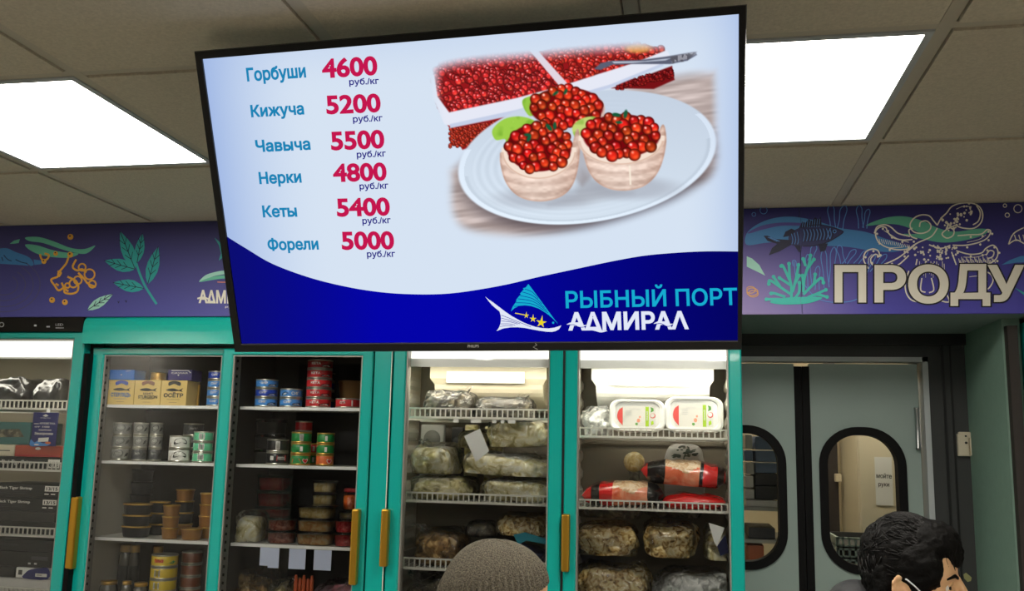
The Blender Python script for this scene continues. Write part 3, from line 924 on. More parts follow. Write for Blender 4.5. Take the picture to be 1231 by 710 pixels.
# ================================================================== SIGN OVER THE FRIDGES
YG = YF               # sign face
ZS0, ZS1 = 2.2142, ZC - .003
def sign_mat(name, top, bot, lilac=None):
    """printed ground: dark at the top, violet below, lilac towards one end (object position)"""
    m = mat(name, top, .55); nt = m.node_tree; bs = nt.nodes['Principled BSDF']
    tc = nt.nodes.new('ShaderNodeTexCoord'); sp = nt.nodes.new('ShaderNodeSeparateXYZ'); nt.links.new(tc.outputs['Object'], sp.inputs[0])
    def rng(o, a, b, c, d):
        n = nt.nodes.new('ShaderNodeMapRange'); n.inputs[1].default_value = a; n.inputs[2].default_value = b; n.inputs[3].default_value = c; n.inputs[4].default_value = d
        nt.links.new(o, n.inputs[0]); return n.outputs[0]
    def mix(f, a, b):
        n = nt.nodes.new('ShaderNodeMix'); n.data_type = 'RGBA'; nt.links.new(f, n.inputs[0])
        for k, v in ((6, a), (7, b)):
            if isinstance(v, tuple): n.inputs[k].default_value = lin(v)
            else: nt.links.new(v, n.inputs[k])
        return n.outputs[2]
    z = rng(sp.outputs[2], ZS0, ZS1, 1, 0); out = mix(z, top, bot)
    if lilac:
        mu = nt.nodes.new('ShaderNodeMath'); mu.operation = 'MULTIPLY'
        nt.links.new(rng(sp.outputs[0], .20, .56, 1, 0), mu.inputs[0]); nt.links.new(rng(sp.outputs[2], ZS0, ZS1 - .07, .9, 0), mu.inputs[1])
        out = mix(mu.outputs[0], out, lilac)
    nt.links.new(out, bs.inputs['Base Color']); return m
M['sign_left'] = sign_mat('violet_print', (52, 50, 104), (76, 76, 152))
M['sign_right'] = sign_mat('navy_violet_print', (38, 36, 104), (70, 66, 166), (150, 132, 186))
for n, c in dict(s_green=(98, 186, 158), s_teal=(44, 160, 158), s_blue=(62, 128, 188), s_line=(84, 142, 214), s_gold=(226, 168, 56), s_pale=(160, 215, 200),
                 s_ink=(18, 22, 56), s_white=(226, 222, 208), s_coral=(50, 190, 178), s_black=(10, 10, 14), s_dim=(78, 76, 120), s_orange=(220, 130, 90), s_green2=(92, 176, 150), s_purple=(80, 74, 150)).items():
    M[n] = mat('print_' + n[2:], c, .55)
M['s_fish'] = mat('print_fish_body', (38, 42, 92), .55)
xseam = atx(962.7, 320, YG)
def panel(x0, x1, m, label):
    b = MB(); b.box(x0, x1, YG, YG + .011, ZS0, ZS1, m)
    o = b.build('sign_panel'); return tag(o, label, 'sign', 'printed sign panels')
xsp = atx(560, 320, YG)
pl = panel(XL + .005, xsp - .0008, 'sign_left', 'violet printed sign panel above the fridges with gold roe and teal bay leaves')
pr = panel(xsp + .0008, xseam - .0008, 'sign_right', 'narrow sign panel with turquoise coral, right of the television')
pp = panel(xseam + .0008, XR - .005, 'sign_right', 'violet printed sign panel with an octopus and large cream letters')
proj = lambda x, y, l: Vector((atx(x, y, YG), YG - l * .0004, atz(x, y, YG)))

# ---- left panel, points measured in a 4.245x crop
A = lambda: Art(proj, (0, 250), 4.245)
a = A()
a.poly([(130, 150), (200, 148), (280, 172), (360, 203), (430, 209), (487, 191), (440, 232), (370, 225), (300, 205), (220, 178), (150, 168)], 's_green', 1, True)
a.poly([(130, 186), (190, 190), (260, 212), (330, 226), (400, 232), (360, 252), (290, 252), (210, 240), (150, 212)], 's_green', 1, True)
a.poly([(50, 182), (72, 166), (102, 158), (96, 178), (70, 182)], 's_green', 1)
a.build('seaweed_print', pl)
a = A()
a.poly([(-60, 240), (-30, 215), (30, 204), (80, 224), (150, 252), (170, 292), (100, 290), (0, 284), (-60, 280)], 's_blue', 1, True)
a.poly([(172, 262), (216, 268), (214, 286), (176, 290)], 's_blue', 1)
for p in [[(20, 240), (40, 262), (60, 270)], [(80, 262), (110, 276), (140, 282)], [(10, 250), (16, 270)]]: a.stroke(p, 4, 's_ink', 2)
a.build('wave_print', pl)
a = A()
for r in (70, 110, 150, 185): a.stroke([(20 + r * math.cos(t), 390 + r * .75 * math.sin(t)) for t in [k * .4 - .9 for k in range(9)]], 5, 's_dim', 1)
a.build('shell_print', pl)
a = A()
for c in [(360, 147, 15), (285, 232, 12), (359, 238, 15), (267, 469, 15), (332, 480, 15), (225, 272, 13)]: a.disc(c[0], c[1], c[2], 's_gold', 2); a.disc(c[0] - 2, c[1] - 4, c[2] * .3, 's_ink', 3)
for p in [[(350, 252), (340, 280), (325, 300), (300, 330), (295, 350), (262, 365), (280, 395), (300, 420), (330, 405), (330, 430), (365, 437), (395, 425), (400, 395), (385, 370), (345, 350)],
          [(390, 262), (372, 300), (395, 318), (420, 312), (440, 330)], [(300, 350), (312, 330), (295, 322)], [(205, 235), (215, 262), (240, 262), (250, 240), (228, 232)],
          [(400, 330), (430, 360), (450, 385), (490, 402)], [(315, 380), (330, 410), (350, 425)], [(285, 385), (300, 395)]]: a.stroke(p, 10, 's_gold', 2)
for c in [(420, 302, 18), (458, 338, 26), (398, 368, 20), (472, 388, 18), (375, 385, 20), (345, 395, 12)]:
    a.stroke([(c[0] + c[2] * math.cos(k * PI / 5), c[1] + c[2] * math.sin(k * PI / 5)) for k in range(10)], 8, 's_gold', 2, closed=True)
a.build('roe_print', pl)
a = A()
def leaf_print(a, p0, p1, w, m, veins=True):
    p0 = Vector(p0); p1 = Vector(p1); d = p1 - p0; n = Vector((-d.y, d.x)).normalized() * w
    out = [p0 + d * t + n * s * math.sin(PI * t ** .85) for t, s in [(0, 1), (.15, 1), (.35, 1), (.55, 1), (.75, 1), (.92, 1), (1, 1)]] + [p0 + d * t - n * math.sin(PI * t ** .85) for t in (.92, .75, .55, .35, .15)]
    a.poly([tuple(q) for q in out], m, 1)
    if veins:
        a.stroke([tuple(p0), tuple(p1)], 3.5, 's_ink', 3, False)
        for t in (.25, .45, .65):
            for s in (-1, 1): a.stroke([tuple(p0 + d * t), tuple(p0 + d * (t + .16) + n * s * .62)], 3, 's_ink', 3, False)
for p0, p1, w in [((690, 310), (613, 118), 34), ((700, 280), (728, 128), 24), ((690, 312), (533, 268), 32), ((735, 410), (578, 380), 32), ((755, 388), (808, 196), 32)]: leaf_print(a, p0, p1, w, 's_teal')
a.stroke([(800, 490), (775, 452), (740, 395), (712, 330), (690, 262)], 12, 's_teal', 2)
leaf_print(a, (446, 521), (577, 438), 24, 's_pale')
a.poly([(598, 473), (606, 478), (612, 470), (606, 487)], 's_ink'); a.poly([(636, 468), (646, 474), (652, 462), (645, 484)], 's_ink')
a.build('bay_leaf_print', pl)
a = A()
a.poly([(1018, 377), (1045, 345), (1090, 328), (1150, 318), (1230, 320), (1230, 332), (1160, 336), (1090, 348)], 's_pale', 1, True)
a.poly([(1018, 377), (1080, 352), (1150, 342), (1230, 340), (1230, 358), (1130, 360)], 's_green', 1, True)
a.poly([(1094, 150), (1120, 172), (1135, 200), (1140, 250), (1117, 268), (1128, 230), (1118, 190)], 's_teal', 1)
a.stroke([(1110, 377), (1150, 378), (1220, 372)], 5, 's_orange', 2)
a.text('АΔМИРАΛ', (1014, 482), (1330, 486), (0, -62), 's_white', 2, .035)
a.stroke([(1008, 462), (1040, 455), (1075, 470)], 8, 's_white', 2)
a.text('РЕСТОРАН', (1150, 511), (1300, 514), (0, -10), 's_white', 2, .01)
a.build('logo_print', pl)

# ---- right panels, points measured in a 3.507x crop; shapes are cut at the seam
SE = (962.7 - 880) * 3.507
def A2(): return Art(proj, (880, 220), 3.507)
def clip(pts, left, g=.6):
    out = []; n = len(pts)
    x = SE - g if left else SE + g
    ins = (lambda p: p[0] <= x) if left else (lambda p: p[0] >= x)
    for i in range(n):
        p, q = pts[i - 1], pts[i]
        if ins(p) != ins(q):
            t = (x - p[0]) / (q[0] - p[0]); out.append((x, p[1] + (q[1] - p[1]) * t))
        if ins(q): out.append((q[0], q[1]))
    return out
al, ar = A2(), A2()
def both(pts, m, layer=1, smooth=True):
    if smooth: pts = smooth_pts(pts, True, 5)
    for art, left in ((al, True), (ar, False)):
        c = clip([(p[0], p[1]) for p in pts], left)
        if len(c) > 2: art.poly(c, m, layer)
both([(62, 212), (110, 172), (180, 147), (260, 142), (350, 158), (450, 188), (560, 205), (640, 232), (720, 258), (740, 275), (680, 290), (590, 285), (480, 268), (350, 262), (240, 245), (140, 252), (62, 260)], 's_blue', 1)
both([(70, 206), (130, 178), (220, 166), (330, 172), (300, 180), (210, 180), (130, 196), (75, 212)], 's_purple', 2)
al.build('wave_print', pr); ar.build('wave_print', pp)
a = A2()
a.poly([(62, 308), (85, 318), (115, 345), (140, 390), (110, 375), (62, 352)], 's_pale', 1)
a.build('seaweed_print', pr)
a = A2()
for c in [(85, 458, 24, 16), (90, 466, 20, 14), (78, 450, 20, 14)]: a.stroke([(max(63, c[0] + c[2] * math.cos(k * PI / 6)), c[1] + c[3] * math.sin(k * PI / 6)) for k in range(12)], 3, 's_gold', 2, closed=True)
a.build('roe_print', pr)
a = A2()
a.poly([(563, 180), (640, 148), (720, 140), (800, 158), (870, 190), (940, 205), (1040, 192), (1085, 200), (1040, 226), (960, 245), (880, 250), (800, 235), (720, 215), (790, 212), (720, 180), (650, 172)], 's_green2', 2, True)
a.build('seaweed_print', pp)
# thin outlined weeds
a1, a2 = A2(), A2()
for base, tip, w in [((430, 210), (415, 90), 14), ((455, 200), (475, 95), 14), ((545, 190), (535, 95), 12), ((560, 190), (575, 110), 10), ((330, 330), (350, 262), 12), ((400, 440), (385, 280), 12), ((420, 420), (430, 270), 12), ((470, 340), (450, 262), 12), ((560, 380), (600, 300), 11), ((590, 380), (650, 300), 11), ((470, 350), (520, 280), 11), ((330, 440), (318, 300), 10), ((360, 450), (362, 350), 10), ((520, 345), (570, 285), 10)]:
    b_, t_ = Vector(base), Vector(tip); d = (t_ - b_); n = Vector((-d.y, d.x)).normalized() * w
    a2.stroke([tuple(b_ - n), tuple(b_ + d * .4 - n * .8), tuple(b_ + d * .8 - n * 1.1), tuple(t_), tuple(b_ + d * .85 + n * .9), tuple(b_ + d * .45 + n * .6), tuple(b_ + n * .8)], 3.4, 's_line', 2)
a2.stroke([(300, 420), (340, 470), (400, 500), (500, 498), (560, 470)], 3.4, 's_line', 2)
for base, tip, w in [((310, 150), (305, 105), 8), ((265, 350), (262, 325), 7)]:
    if base[0] < SE: a1.stroke([(base[0] - w, base[1]), (tip[0] - w, tip[1] + 5), tip, (tip[0] + w, tip[1] + 5), (base[0] + w, base[1])], 3.4, 's_line', 2)
a1.stroke([(270, 420), (265, 370), (262, 330)], 3.4, 's_line', 2)
a2.build('weed_outline_print', pp)
a1.build('weed_outline_print', pr)
# fish
al, ar = A2(), A2()
both([(238, 228), (262, 200), (300, 184), (360, 176), (415, 184), (455, 198), (468, 207), (440, 228), (400, 250), (350, 264), (290, 266), (250, 260)], 's_fish', 3)
both([(250, 240), (185, 236), (150, 222), (133, 222), (150, 244), (190, 256), (168, 275), (155, 304), (200, 288), (250, 260)], 's_ink', 3, False)
both([(282, 190), (296, 162), (310, 168), (322, 152), (338, 160), (350, 144), (364, 154), (374, 142), (378, 180)], 's_ink', 3, False)
both([(215, 228), (225, 205), (250, 192), (268, 200), (250, 222)], 's_ink', 3, False)
both([(362, 256), (372, 290), (392, 286), (404, 254)], 's_ink', 3, False)
both([(262, 262), (282, 292), (292, 285), (294, 264)], 's_ink', 3, False)
fo_ = smooth_pts([(300, 184), (360, 176), (415, 184), (455, 198), (468, 207), (440, 228), (400, 250), (350, 264), (300, 266)], False, 5)
ar.stroke([(p.x, p.y) for p in fo_], 4, 's_ink', 4, False)
for k in range(9):
    x = 300 + k * 14
    ar.stroke([(x + 7, 192), (x + 13, 216), (x + 6, 248 - k)], 4, 's_ink', 4)
    ar.stroke([(x, 196 - k * .6), (x + 6, 216), (x, 246 - k * 1.2)], 2.6, 's_line', 4)
for k in range(8): ar.stroke([(296 + k * 10, 186), (300 + k * 10, 158 - k)], 2, 's_line', 4, False)
for k in range(3): al.stroke([(250 + k * 12, 214 - k * 4), (256 + k * 12, 238), (252 + k * 12, 258)], 2.6, 's_line', 4)
for k in range(3): al.stroke([(150 + k * 6, 228), (190 + k * 6, 246)], 2, 's_line', 4, False)
ar.disc(432, 204, 8, 's_line', 4); ar.disc(432, 204, 5, 's_ink', 5); ar.stroke([(415, 190), (405, 212), (412, 235)], 3, 's_line', 4)
al.build('fish_print', pr); ar.build('fish_print', pp)
# coral
al, ar = A2(), A2()
branches = [[(250, 495), (250, 440), (243, 400), (240, 340)], [(243, 410), (215, 350), (207, 350)], [(246, 430), (200, 400)], [(250, 470), (205, 440), (160, 410), (155, 425)], [(205, 440), (175, 395)], [(250, 500), (200, 490), (145, 490)], [(225, 480), (180, 465), (165, 465)],
            [(255, 460), (270, 400), (280, 345)], [(262, 430), (282, 390)], [(260, 490), (282, 460), (284, 420)]]
for p in branches: al.stroke(p, 11, 's_coral', 4); [al.disc(p[-1][0], p[-1][1], 8, 's_coral', 4)]
for p in [[(300, 460), (305, 400), (325, 340), (330, 305)], [(312, 370), (345, 322)], [(300, 470), (340, 430), (375, 400), (385, 420)], [(345, 430), (350, 385)], [(298, 495), (350, 470), (400, 480)], [(300, 430), (296, 390)], [(350, 470), (395, 450)], [(310, 350), (300, 320)]]:
    ar.stroke(p, 11, 's_coral', 4); ar.disc(p[-1][0], p[-1][1], 8, 's_coral', 4)
both([(160, 500), (220, 484), (290, 480), (380, 482), (330, 505), (250, 512), (190, 510)], 's_coral', 4)
al.build('coral_print', pr); ar.build('coral_print', pp)
# bubbles
a = A2()
for c in [(133, 115, 15), (92, 132, 8)]: a.stroke([(c[0] + c[2] * math.cos(k * PI / 6), c[1] + c[2] * math.sin(k * PI / 6)) for k in range(12)], 2.5, 's_line', 2, closed=True)
a.build('bubble_print', pr)
a = A2()
for c in [(1205, 108, 17), (1160, 135, 9), (1150, 95, 7)]: a.stroke([(c[0] + c[2] * math.cos(k * PI / 6), c[1] + c[2] * math.sin(k * PI / 6)) for k in range(12)], 3.5, 's_white', 2, closed=True)
a.build('bubble_print', pp)
# white drawn fish and wave at the far right
a = A2()
a.stroke([(1165, 258), (1180, 222), (1205, 200), (1260, 180), (1320, 190), (1350, 215), (1310, 245), (1250, 262), (1200, 240), (1165, 258)], 5, 's_white', 3)
for k in range(6): a.stroke([(1190 + k * 18, 218), (1198 + k * 18, 244)], 4, 's_white', 3)
a.build('fish_print', pp)
a = A2()
a.poly([(1135, 345), (1170, 325), (1215, 308), (1290, 300), (1290, 330), (1200, 335)], 's_blue', 1); a.poly([(1190, 440), (1230, 460), (1290, 455), (1240, 480)], 's_teal', 1)
a.build('wave_print', pp)
# octopus
a = A2(); w5 = 5.5
O = [
 [(865, 178), (880, 150), (905, 125), (925, 100), (960, 86), (1005, 84), (1040, 98), (1056, 128), (1050, 165), (1020, 190), (975, 190), (940, 178)],
 [(1030, 95), (1046, 125), (1038, 160), (1015, 176)],
 [(865, 178), (850, 160), (830, 138), (795, 135), (765, 150), (750, 178), (765, 205), (800, 212), (830, 200), (838, 178), (820, 160), (795, 165), (790, 185)],
 [(760, 190), (745, 200), (755, 225), (780, 235)],
 [(760, 238), (720, 240), (680, 230), (655, 205), (648, 188), (625, 185), (605, 205), (612, 240), (640, 265), (690, 280), (740, 278), (765, 262)],
 [(750, 225), (700, 212), (672, 188), (645, 176), (612, 184), (600, 212)],
 [(770, 262), (735, 290), (700, 315), (660, 335), (620, 348), (590, 342), (585, 318), (605, 300), (622, 310), (615, 285), (590, 278), (562, 292), (555, 325), (575, 360)],
 [(745, 305), (700, 345), (650, 360)],
 [(940, 178), (905, 195), (885, 215), (905, 232), (930, 222), (935, 200), (915, 185)],
 [(930, 262), (985, 262), (1040, 250), (1075, 232), (1090, 205), (1075, 196), (1050, 215), (1000, 218), (950, 222)],
 [(945, 285), (1000, 300), (1050, 295), (1070, 275), (1100, 262), (1120, 285), (1112, 320), (1070, 345), (1010, 350), (960, 335)],
 [(1070, 305), (1085, 285), (1103, 290), (1098, 310), (1078, 318)],
 [(960, 350), (990, 370), (1040, 370), (1085, 380), (1100, 410), (1080, 445), (1060, 440), (1075, 415), (1060, 395)],
 [(745, 370), (730, 420), (735, 465), (760, 495), (800, 500)], [(860, 470), (880, 495), (915, 500), (905, 470)],
 [(800, 400), (795, 450), (815, 460)], [(840, 400), (850, 450), (830, 462)], [(775, 345), (780, 320)], [(925, 290), (945, 345)],
 [(830, 260), (880, 275), (920, 262)], [(865, 190), (840, 225), (790, 248), (765, 262)]]
for p in O: a.stroke(p, w5, 's_white', 3)
for p in [[(640, 200), (665, 215), (700, 236), (745, 250)], [(625, 255), (660, 272), (720, 270)], [(990, 250), (1040, 238), (1070, 218)], [(975, 312), (1030, 312), (1075, 298)], [(590, 300), (575, 320), (578, 345)], [(945, 110), (975, 98), (1010, 100)], [(1000, 395), (1040, 392), (1075, 405)]]: a.stroke(p, 2.6, 's_white', 3)
for k in range(26):
    u = k / 25; x = 955 + 150 * u; a.stroke([(x, 318 + 8 * math.sin(k * 2.1)), (x + 5, 338 + 6 * math.sin(k))], 3, 's_white', 3, False)
for k in range(16):
    u = k / 15; a.stroke([(610 + 9 * k, 232 + 28 * u), (616 + 9 * k, 252 + 22 * u)], 2.4, 's_white', 3, False)
rn = random.Random(5)
for k in range(46):
    t = rn.random(); u = rn.gauss(0, .3)
    a.disc(900 + 105 * t + u * 30, 178 - 80 * t + 45 * u * (1 + t) + 6, rn.uniform(3, 6.5), 's_white', 3, n=8)
for k in range(60):
    t = rn.random(); x = 735 + 215 * rn.random(); a.disc(x, 262 + 85 * t * (1 - abs(x - 840) / 200), rn.uniform(3, 6), 's_white', 3, n=8)
for p, n in ((O[4], 9), (O[6], 9), (O[9], 8), (O[10], 9)):
    sp_ = smooth_pts(p, False, 5)
    for k in range(n):
        q = sp_[int(k * (len(sp_) - 1) / n)]; a.disc(q.x + 6, q.y + 9, 5, 's_white', 3, n=8)
for k in range(14): a.stroke([(790 + k * 8, 330 + (k % 3) * 10), (792 + k * 8, 375 + (k % 4) * 8)], 3, 's_white', 3, False, taper=True)
a.build('octopus_print', pp)
# large letters with a dark outline, each letter a part
for ch, x0, x1, yb, h in [('П', 432, 565, 497, 146), ('Р', 600, 733, 497, 146), ('О', 742, 912, 500, 150), ('Д', 920, 1088, 483, 137), ('У', 1076, 1232, 495, 145)]:
    a = A2()
    dy = lambda x: -.008 * (x - 432)
    o_ = .075
    up = (0, -h)
    vs, fs = glyphs(ch, .032)
    # outline copy: same centre line, fattened
    vo, fo = glyphs(ch, .06)
    gx0, gx1 = min(v[0] for v in vs), max(v[0] for v in vs)
    for vv, ff, m, ly in ((vo, fo, 's_black', 5), (vs, fs, 's_white', 6)):
        k = (x1 - x0) / (gx1 - gx0)
        a.mb.add([a.P((x0 + (v[0] - gx0) * k, yb - v[1] / .735 * h), ly) for v in vv], ff, m)
    a.build('sign_letter', pp)
# ================================================================== TELEVISION
TQ = Matrix(((0.99952, 0.02717, -0.01479), (-0.03078, 0.9208, -0.38883), (0.00306, 0.3891, 0.92119)))
TC = Vector((-.38298898, 1.57990668, 2.23961221))
TN = Vector((TQ[0][1], TQ[1][1], TQ[2][1]))           # pointing away from the viewer
def tvp(x, y, d=0.0):
    r = ray(x, y)
    return CAM + r * (TN.dot(TC - CAM) / TN.dot(r)) - TN * d
TV = thing('television', TC + TN * .05, 'large black flat television hung from the ceiling showing roe prices', 'television')
OUT = [(233.8, 61.5), (898, 5.2), (891.5, 420.3), (282.5, 423)]
INN = [(244, 71), (888, 17), (886.8, 408.8), (291, 412.8)]
M['bezel'] = mat('black_bezel', (13, 13, 14), .3, bump=.0)
o_ = [tvp(*p, .004) for p in OUT]; i_ = [tvp(*p, .004) for p in INN]
i2 = [tvp(*p, -.004) for p in INN]
bk = [tvp(*p, -.028) for p in OUT]
cen = sum(bk, Vector()) / 4
b = MB()
ch = [cen + (p - cen) * .995 - TN * .036 for p in bk]
def lerp4(a, b_, t): return [p.lerp(q, t) for p, q in zip(a, b_)]
rings = [i2, i_, lerp4(o_, i_, .12), [p + TN * .004 for p in o_], bk]
bk2 = [cen + (p - cen) * .93 + TN * .002 for p in bk]; bk3 = [cen + (p - cen) * .72 + TN * .032 for p in bk]
rings += [bk2, bk3]
vs = [p for r in rings for p in r]; fs = []
for r in range(len(rings) - 1):
    for k in range(4):
        l = (k + 1) % 4; fs.append((r * 4 + k, r * 4 + l, r * 4 + 4 + l, r * 4 + 4 + k))
n = len(rings) * 4; fs.append((n - 4, n - 3, n - 2, n - 1)); fs.append((0, 1, 2, 3))
b.add(vs, fs, 'bezel'); b.build('housing', TV)
# bracket to the ceiling
bc = cen + TN * .034
b = MB()
pl_ = [bc + TQ @ Vector((sx * .12, 0, sz * .1)) for sx, sz in ((-1, -1), (1, -1), (1, 1), (-1, 1))]
b.add(pl_ + [p + TN * .012 for p in pl_], [(0, 1, 2, 3), (4, 5, 6, 7), (0, 1, 5, 4), (1, 2, 6, 5), (2, 3, 7, 6), (3, 0, 4, 7)], 'black')
b.tube([bc + TN * .01, bc + TN * .06, Vector((bc.x, bc.y + .11, bc.z + .06)), Vector((bc.x, bc.y + .11, ZC - .004))], .018, 'black', 12)
b.lathe([(.06, ZC - .012), (.06, ZC - .004)], (bc.x, bc.y + .11, 0), 'black', 20)
b.build('ceiling_bracket', TV)

# ---- the picture on the screen (picture colours with viewing-angle falloff painted in; the screen gives off the light)
M['picture'] = emit_attr('lit_screen_picture')
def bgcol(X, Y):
    """pale blue page, its ends deepened by painted viewing-angle falloff"""
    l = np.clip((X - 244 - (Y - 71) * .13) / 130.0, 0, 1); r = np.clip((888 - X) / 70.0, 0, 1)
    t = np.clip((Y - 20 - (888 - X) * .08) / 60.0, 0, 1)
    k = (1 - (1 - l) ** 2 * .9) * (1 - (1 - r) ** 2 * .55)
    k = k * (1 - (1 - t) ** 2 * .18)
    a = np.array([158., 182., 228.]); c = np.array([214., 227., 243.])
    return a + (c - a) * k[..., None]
def slin(a):
    a = np.clip(a / 255.0, 0, 1)
    return np.where(a <= .04045, a / 12.92, ((a + .055) / 1.055) ** 2.4)
def pic_mesh(name, PX, PY, RGB, d, keep=None):
    h, w = PX.shape
    # vectorised projection onto the screen plane
    R = np.array(RC); xs = np.stack([(PX - W / 2) / FPX, -(PY - H / 2) / FPX, -np.ones_like(PX)], -1) @ R.T
    nn = np.array(TN); k = nn @ np.array(TC - CAM) / (xs @ nn)
    P = np.array(CAM) + xs * k[..., None] - nn * d
    P = P.reshape(-1, 3)
    idx = np.arange(h * w).reshape(h, w)
    F = np.stack([idx[:-1, :-1], idx[:-1, 1:], idx[1:, 1:], idx[1:, :-1]], -1).reshape(-1, 4)
    if keep is not None:
        kk = keep[:-1, :-1] | keep[1:, 1:] | keep[:-1, 1:] | keep[1:, :-1]
        F = F[kk.reshape(-1)]
    return P, F, np.concatenate([slin(RGB).reshape(-1, 3), np.ones((h * w, 1))], 1)

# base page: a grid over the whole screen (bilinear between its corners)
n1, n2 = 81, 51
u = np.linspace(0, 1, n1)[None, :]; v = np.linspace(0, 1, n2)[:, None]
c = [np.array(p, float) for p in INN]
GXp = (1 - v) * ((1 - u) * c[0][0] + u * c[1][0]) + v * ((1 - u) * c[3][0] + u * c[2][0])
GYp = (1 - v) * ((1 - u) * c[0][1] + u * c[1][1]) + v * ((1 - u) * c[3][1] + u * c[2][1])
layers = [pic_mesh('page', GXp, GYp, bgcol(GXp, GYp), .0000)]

# photograph of tartlets, drawn point by point
st = .8
gx = np.arange(508, 876, st); gy = np.arange(40, 300, st)
X, Y = np.meshgrid(gx, gy)
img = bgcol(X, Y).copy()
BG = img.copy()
rs = np.random.RandomState(3)
def sm(e0, e1, x): t = np.clip((x - e0) / (e1 - e0), 0, 1); return t * t * (3 - 2 * t)
def nz(scale, sx=1.0, sy=1.0, seed=0, ang=0.0):
    r = np.random.RandomState(seed)
    ca, sa = math.cos(ang), math.sin(ang)
    U = (X * ca + Y * sa) / (scale * sx); V = (-X * sa + Y * ca) / (scale * sy)
    g = r.rand(256, 256)
    i0 = np.floor(U).astype(int); j0 = np.floor(V).astype(int); f = U - i0; q = V - j0
    f = f * f * (3 - 2 * f); q = q * q * (3 - 2 * q)
    G = lambda a, b_: g[a % 256, b_ % 256]
    return (G(i0, j0) * (1 - f) + G(i0 + 1, j0) * f) * (1 - q) + (G(i0, j0 + 1) * (1 - f) + G(i0 + 1, j0 + 1) * f) * q
def sdpoly(pts):
    pts = np.array(pts, float); d = np.full(X.shape, 1e9); ins = np.zeros(X.shape, bool)
    for i in range(len(pts)):
        a, b_ = pts[i - 1], pts[i]; e = b_ - a
        t = np.clip(((X - a[0]) * e[0] + (Y - a[1]) * e[1]) / max(e @ e, 1e-9), 0, 1)
        d = np.minimum(d, np.hypot(X - a[0] - t * e[0], Y - a[1] - t * e[1]))
        cnd = ((a[1] > Y) != (b_[1] > Y))
        xi = (b_[0] - a[0]) * (Y - a[1]) / (b_[1] - a[1] + 1e-12) + a[0]
        ins ^= cnd & (X < xi)
    return np.where(ins, -d, d)
def sdell(cx, cy, rx, ry, rot=0):
    ca, sa = math.cos(rot), math.sin(rot); U = ((X - cx) * ca + (Y - cy) * sa) / rx; V = (-(X - cx) * sa + (Y - cy) * ca) / ry
    r = np.hypot(U, V); return (r - 1) * min(rx, ry), r, U, V
def put(m, col):
    global img
    col = np.array(col, float); img = img * (1 - m[..., None]) + col * m[..., None]
def spts(p): return [(q.x, q.y) for q in smooth_pts(p, True, 6)]
# wooden table
wood = np.array([186, 170, 166.]) + (nz(3, 9, 1, 1, -.12)[..., None] - .5) * 46 + (nz(10, 8, 1, 2, -.12)[..., None] - .5) * 34
wm = 1 - sm(-14, 6, sdpoly(spts([(536, 215), (550, 196), (640, 150), (760, 100), (850, 84), (864, 95), (864, 205), (820, 232), (740, 262), (660, 285), (600, 286), (548, 272)])))
img = img * (1 - wm[..., None]) + wood * wm[..., None]
# tub of roe, back left
def ball(cx, cy, r, base=(190, 22, 26), hi=1.0, dark=.35):
    x0, x1 = np.searchsorted(gx, [cx - r - 1, cx + r + 1]); y0, y1 = np.searchsorted(gy, [cy - r - 1, cy + r + 1])
    if x1 <= x0 or y1 <= y0: return
    Xs, Ys = X[y0:y1, x0:x1], Y[y0:y1, x0:x1]
    d = np.hypot(Xs - cx, Ys - cy) / r
    m = 1 - sm(.86, 1.06, d)
    sh = 1 - dark * sm(.4, 1.0, d) * 1.6
    col = np.array(base, float) * sh[..., None]
    gl = np.exp(-(((Xs - cx - .25 * r) / (.45 * r)) ** 2 + ((Ys - cy - .4 * r) / (.35 * r)) ** 2)); col = col + gl[..., None] * np.array([80, 62, 30.]) * hi
    sp = np.exp(-(((Xs - cx + .28 * r) / (.2 * r)) ** 2 + ((Ys - cy + .36 * r) / (.2 * r)) ** 2)); col = col + sp[..., None] * np.array([200, 190, 190.]) * hi
    img[y0:y1, x0:x1] = img[y0:y1, x0:x1] * (1 - m[..., None]) + np.clip(col, 0, 255) * m[..., None]
tubL = [(520, 92), (533, 74), (585, 64), (641, 59), (660, 82), (674, 104), (620, 120), (538, 136), (524, 118)]
tubR = [(650, 62), (700, 55), (760, 52), (801, 62), (764, 76), (712, 92), (682, 101), (664, 84)]
put(1 - sm(-1, 1, sdpoly([(538, 150), (600, 140), (690, 118), (700, 132), (620, 160), (556, 180)])), (150, 26, 26))
put(1 - sm(-1, 1, sdpoly([(735, 106), (808, 79), (811, 96), (786, 107)])), (120, 18, 22))
s0 = rs.get_state(); rs.seed(9)
for k in range(260):
    t = rs.rand(); ball(541 + 70 * t, 154 + 24 * rs.rand() - 9 * t, 2.6, (176, 44, 30), .45)
for k in range(120):
    t = rs.rand(); ball(742 + 66 * t, 100 + 8 * rs.rand() - 16 * t, 3, (140, 20, 24), .3)
put(1 - sm(-1, 1, sdpoly([(556, 180), (552, 170), (700, 128), (705, 135), (620, 165)])), (214, 226, 240)) if False else None
def roe(poly, n, r0, r1, seed, base, hi):
    r = np.random.RandomState(seed); P = np.array(poly); sd = sdpoly(spts(poly))
    put(1 - sm(-1.5, 1, sd), (150, 24, 28))
    pts = []
    for _ in range(n * 6):
        x = r.uniform(P[:, 0].min(), P[:, 0].max()); y = r.uniform(P[:, 1].min(), P[:, 1].max())
        j = np.searchsorted(gx, x); i = np.searchsorted(gy, y)
        if 0 <= i < sd.shape[0] and 0 <= j < sd.shape[1] and sd[i, j] < -.5: pts.append((y, x))
        if len(pts) >= n: break
    pts.sort()
    for y, x in pts:
        bb = np.array(base) * r.uniform(.78, 1.18); ball(x, y, r.uniform(r0, r1), tuple(bb), hi * r.uniform(.3, 1.1))
roe(tubL, 330, 3.8, 5.2, 11, (206, 42, 44), .85)
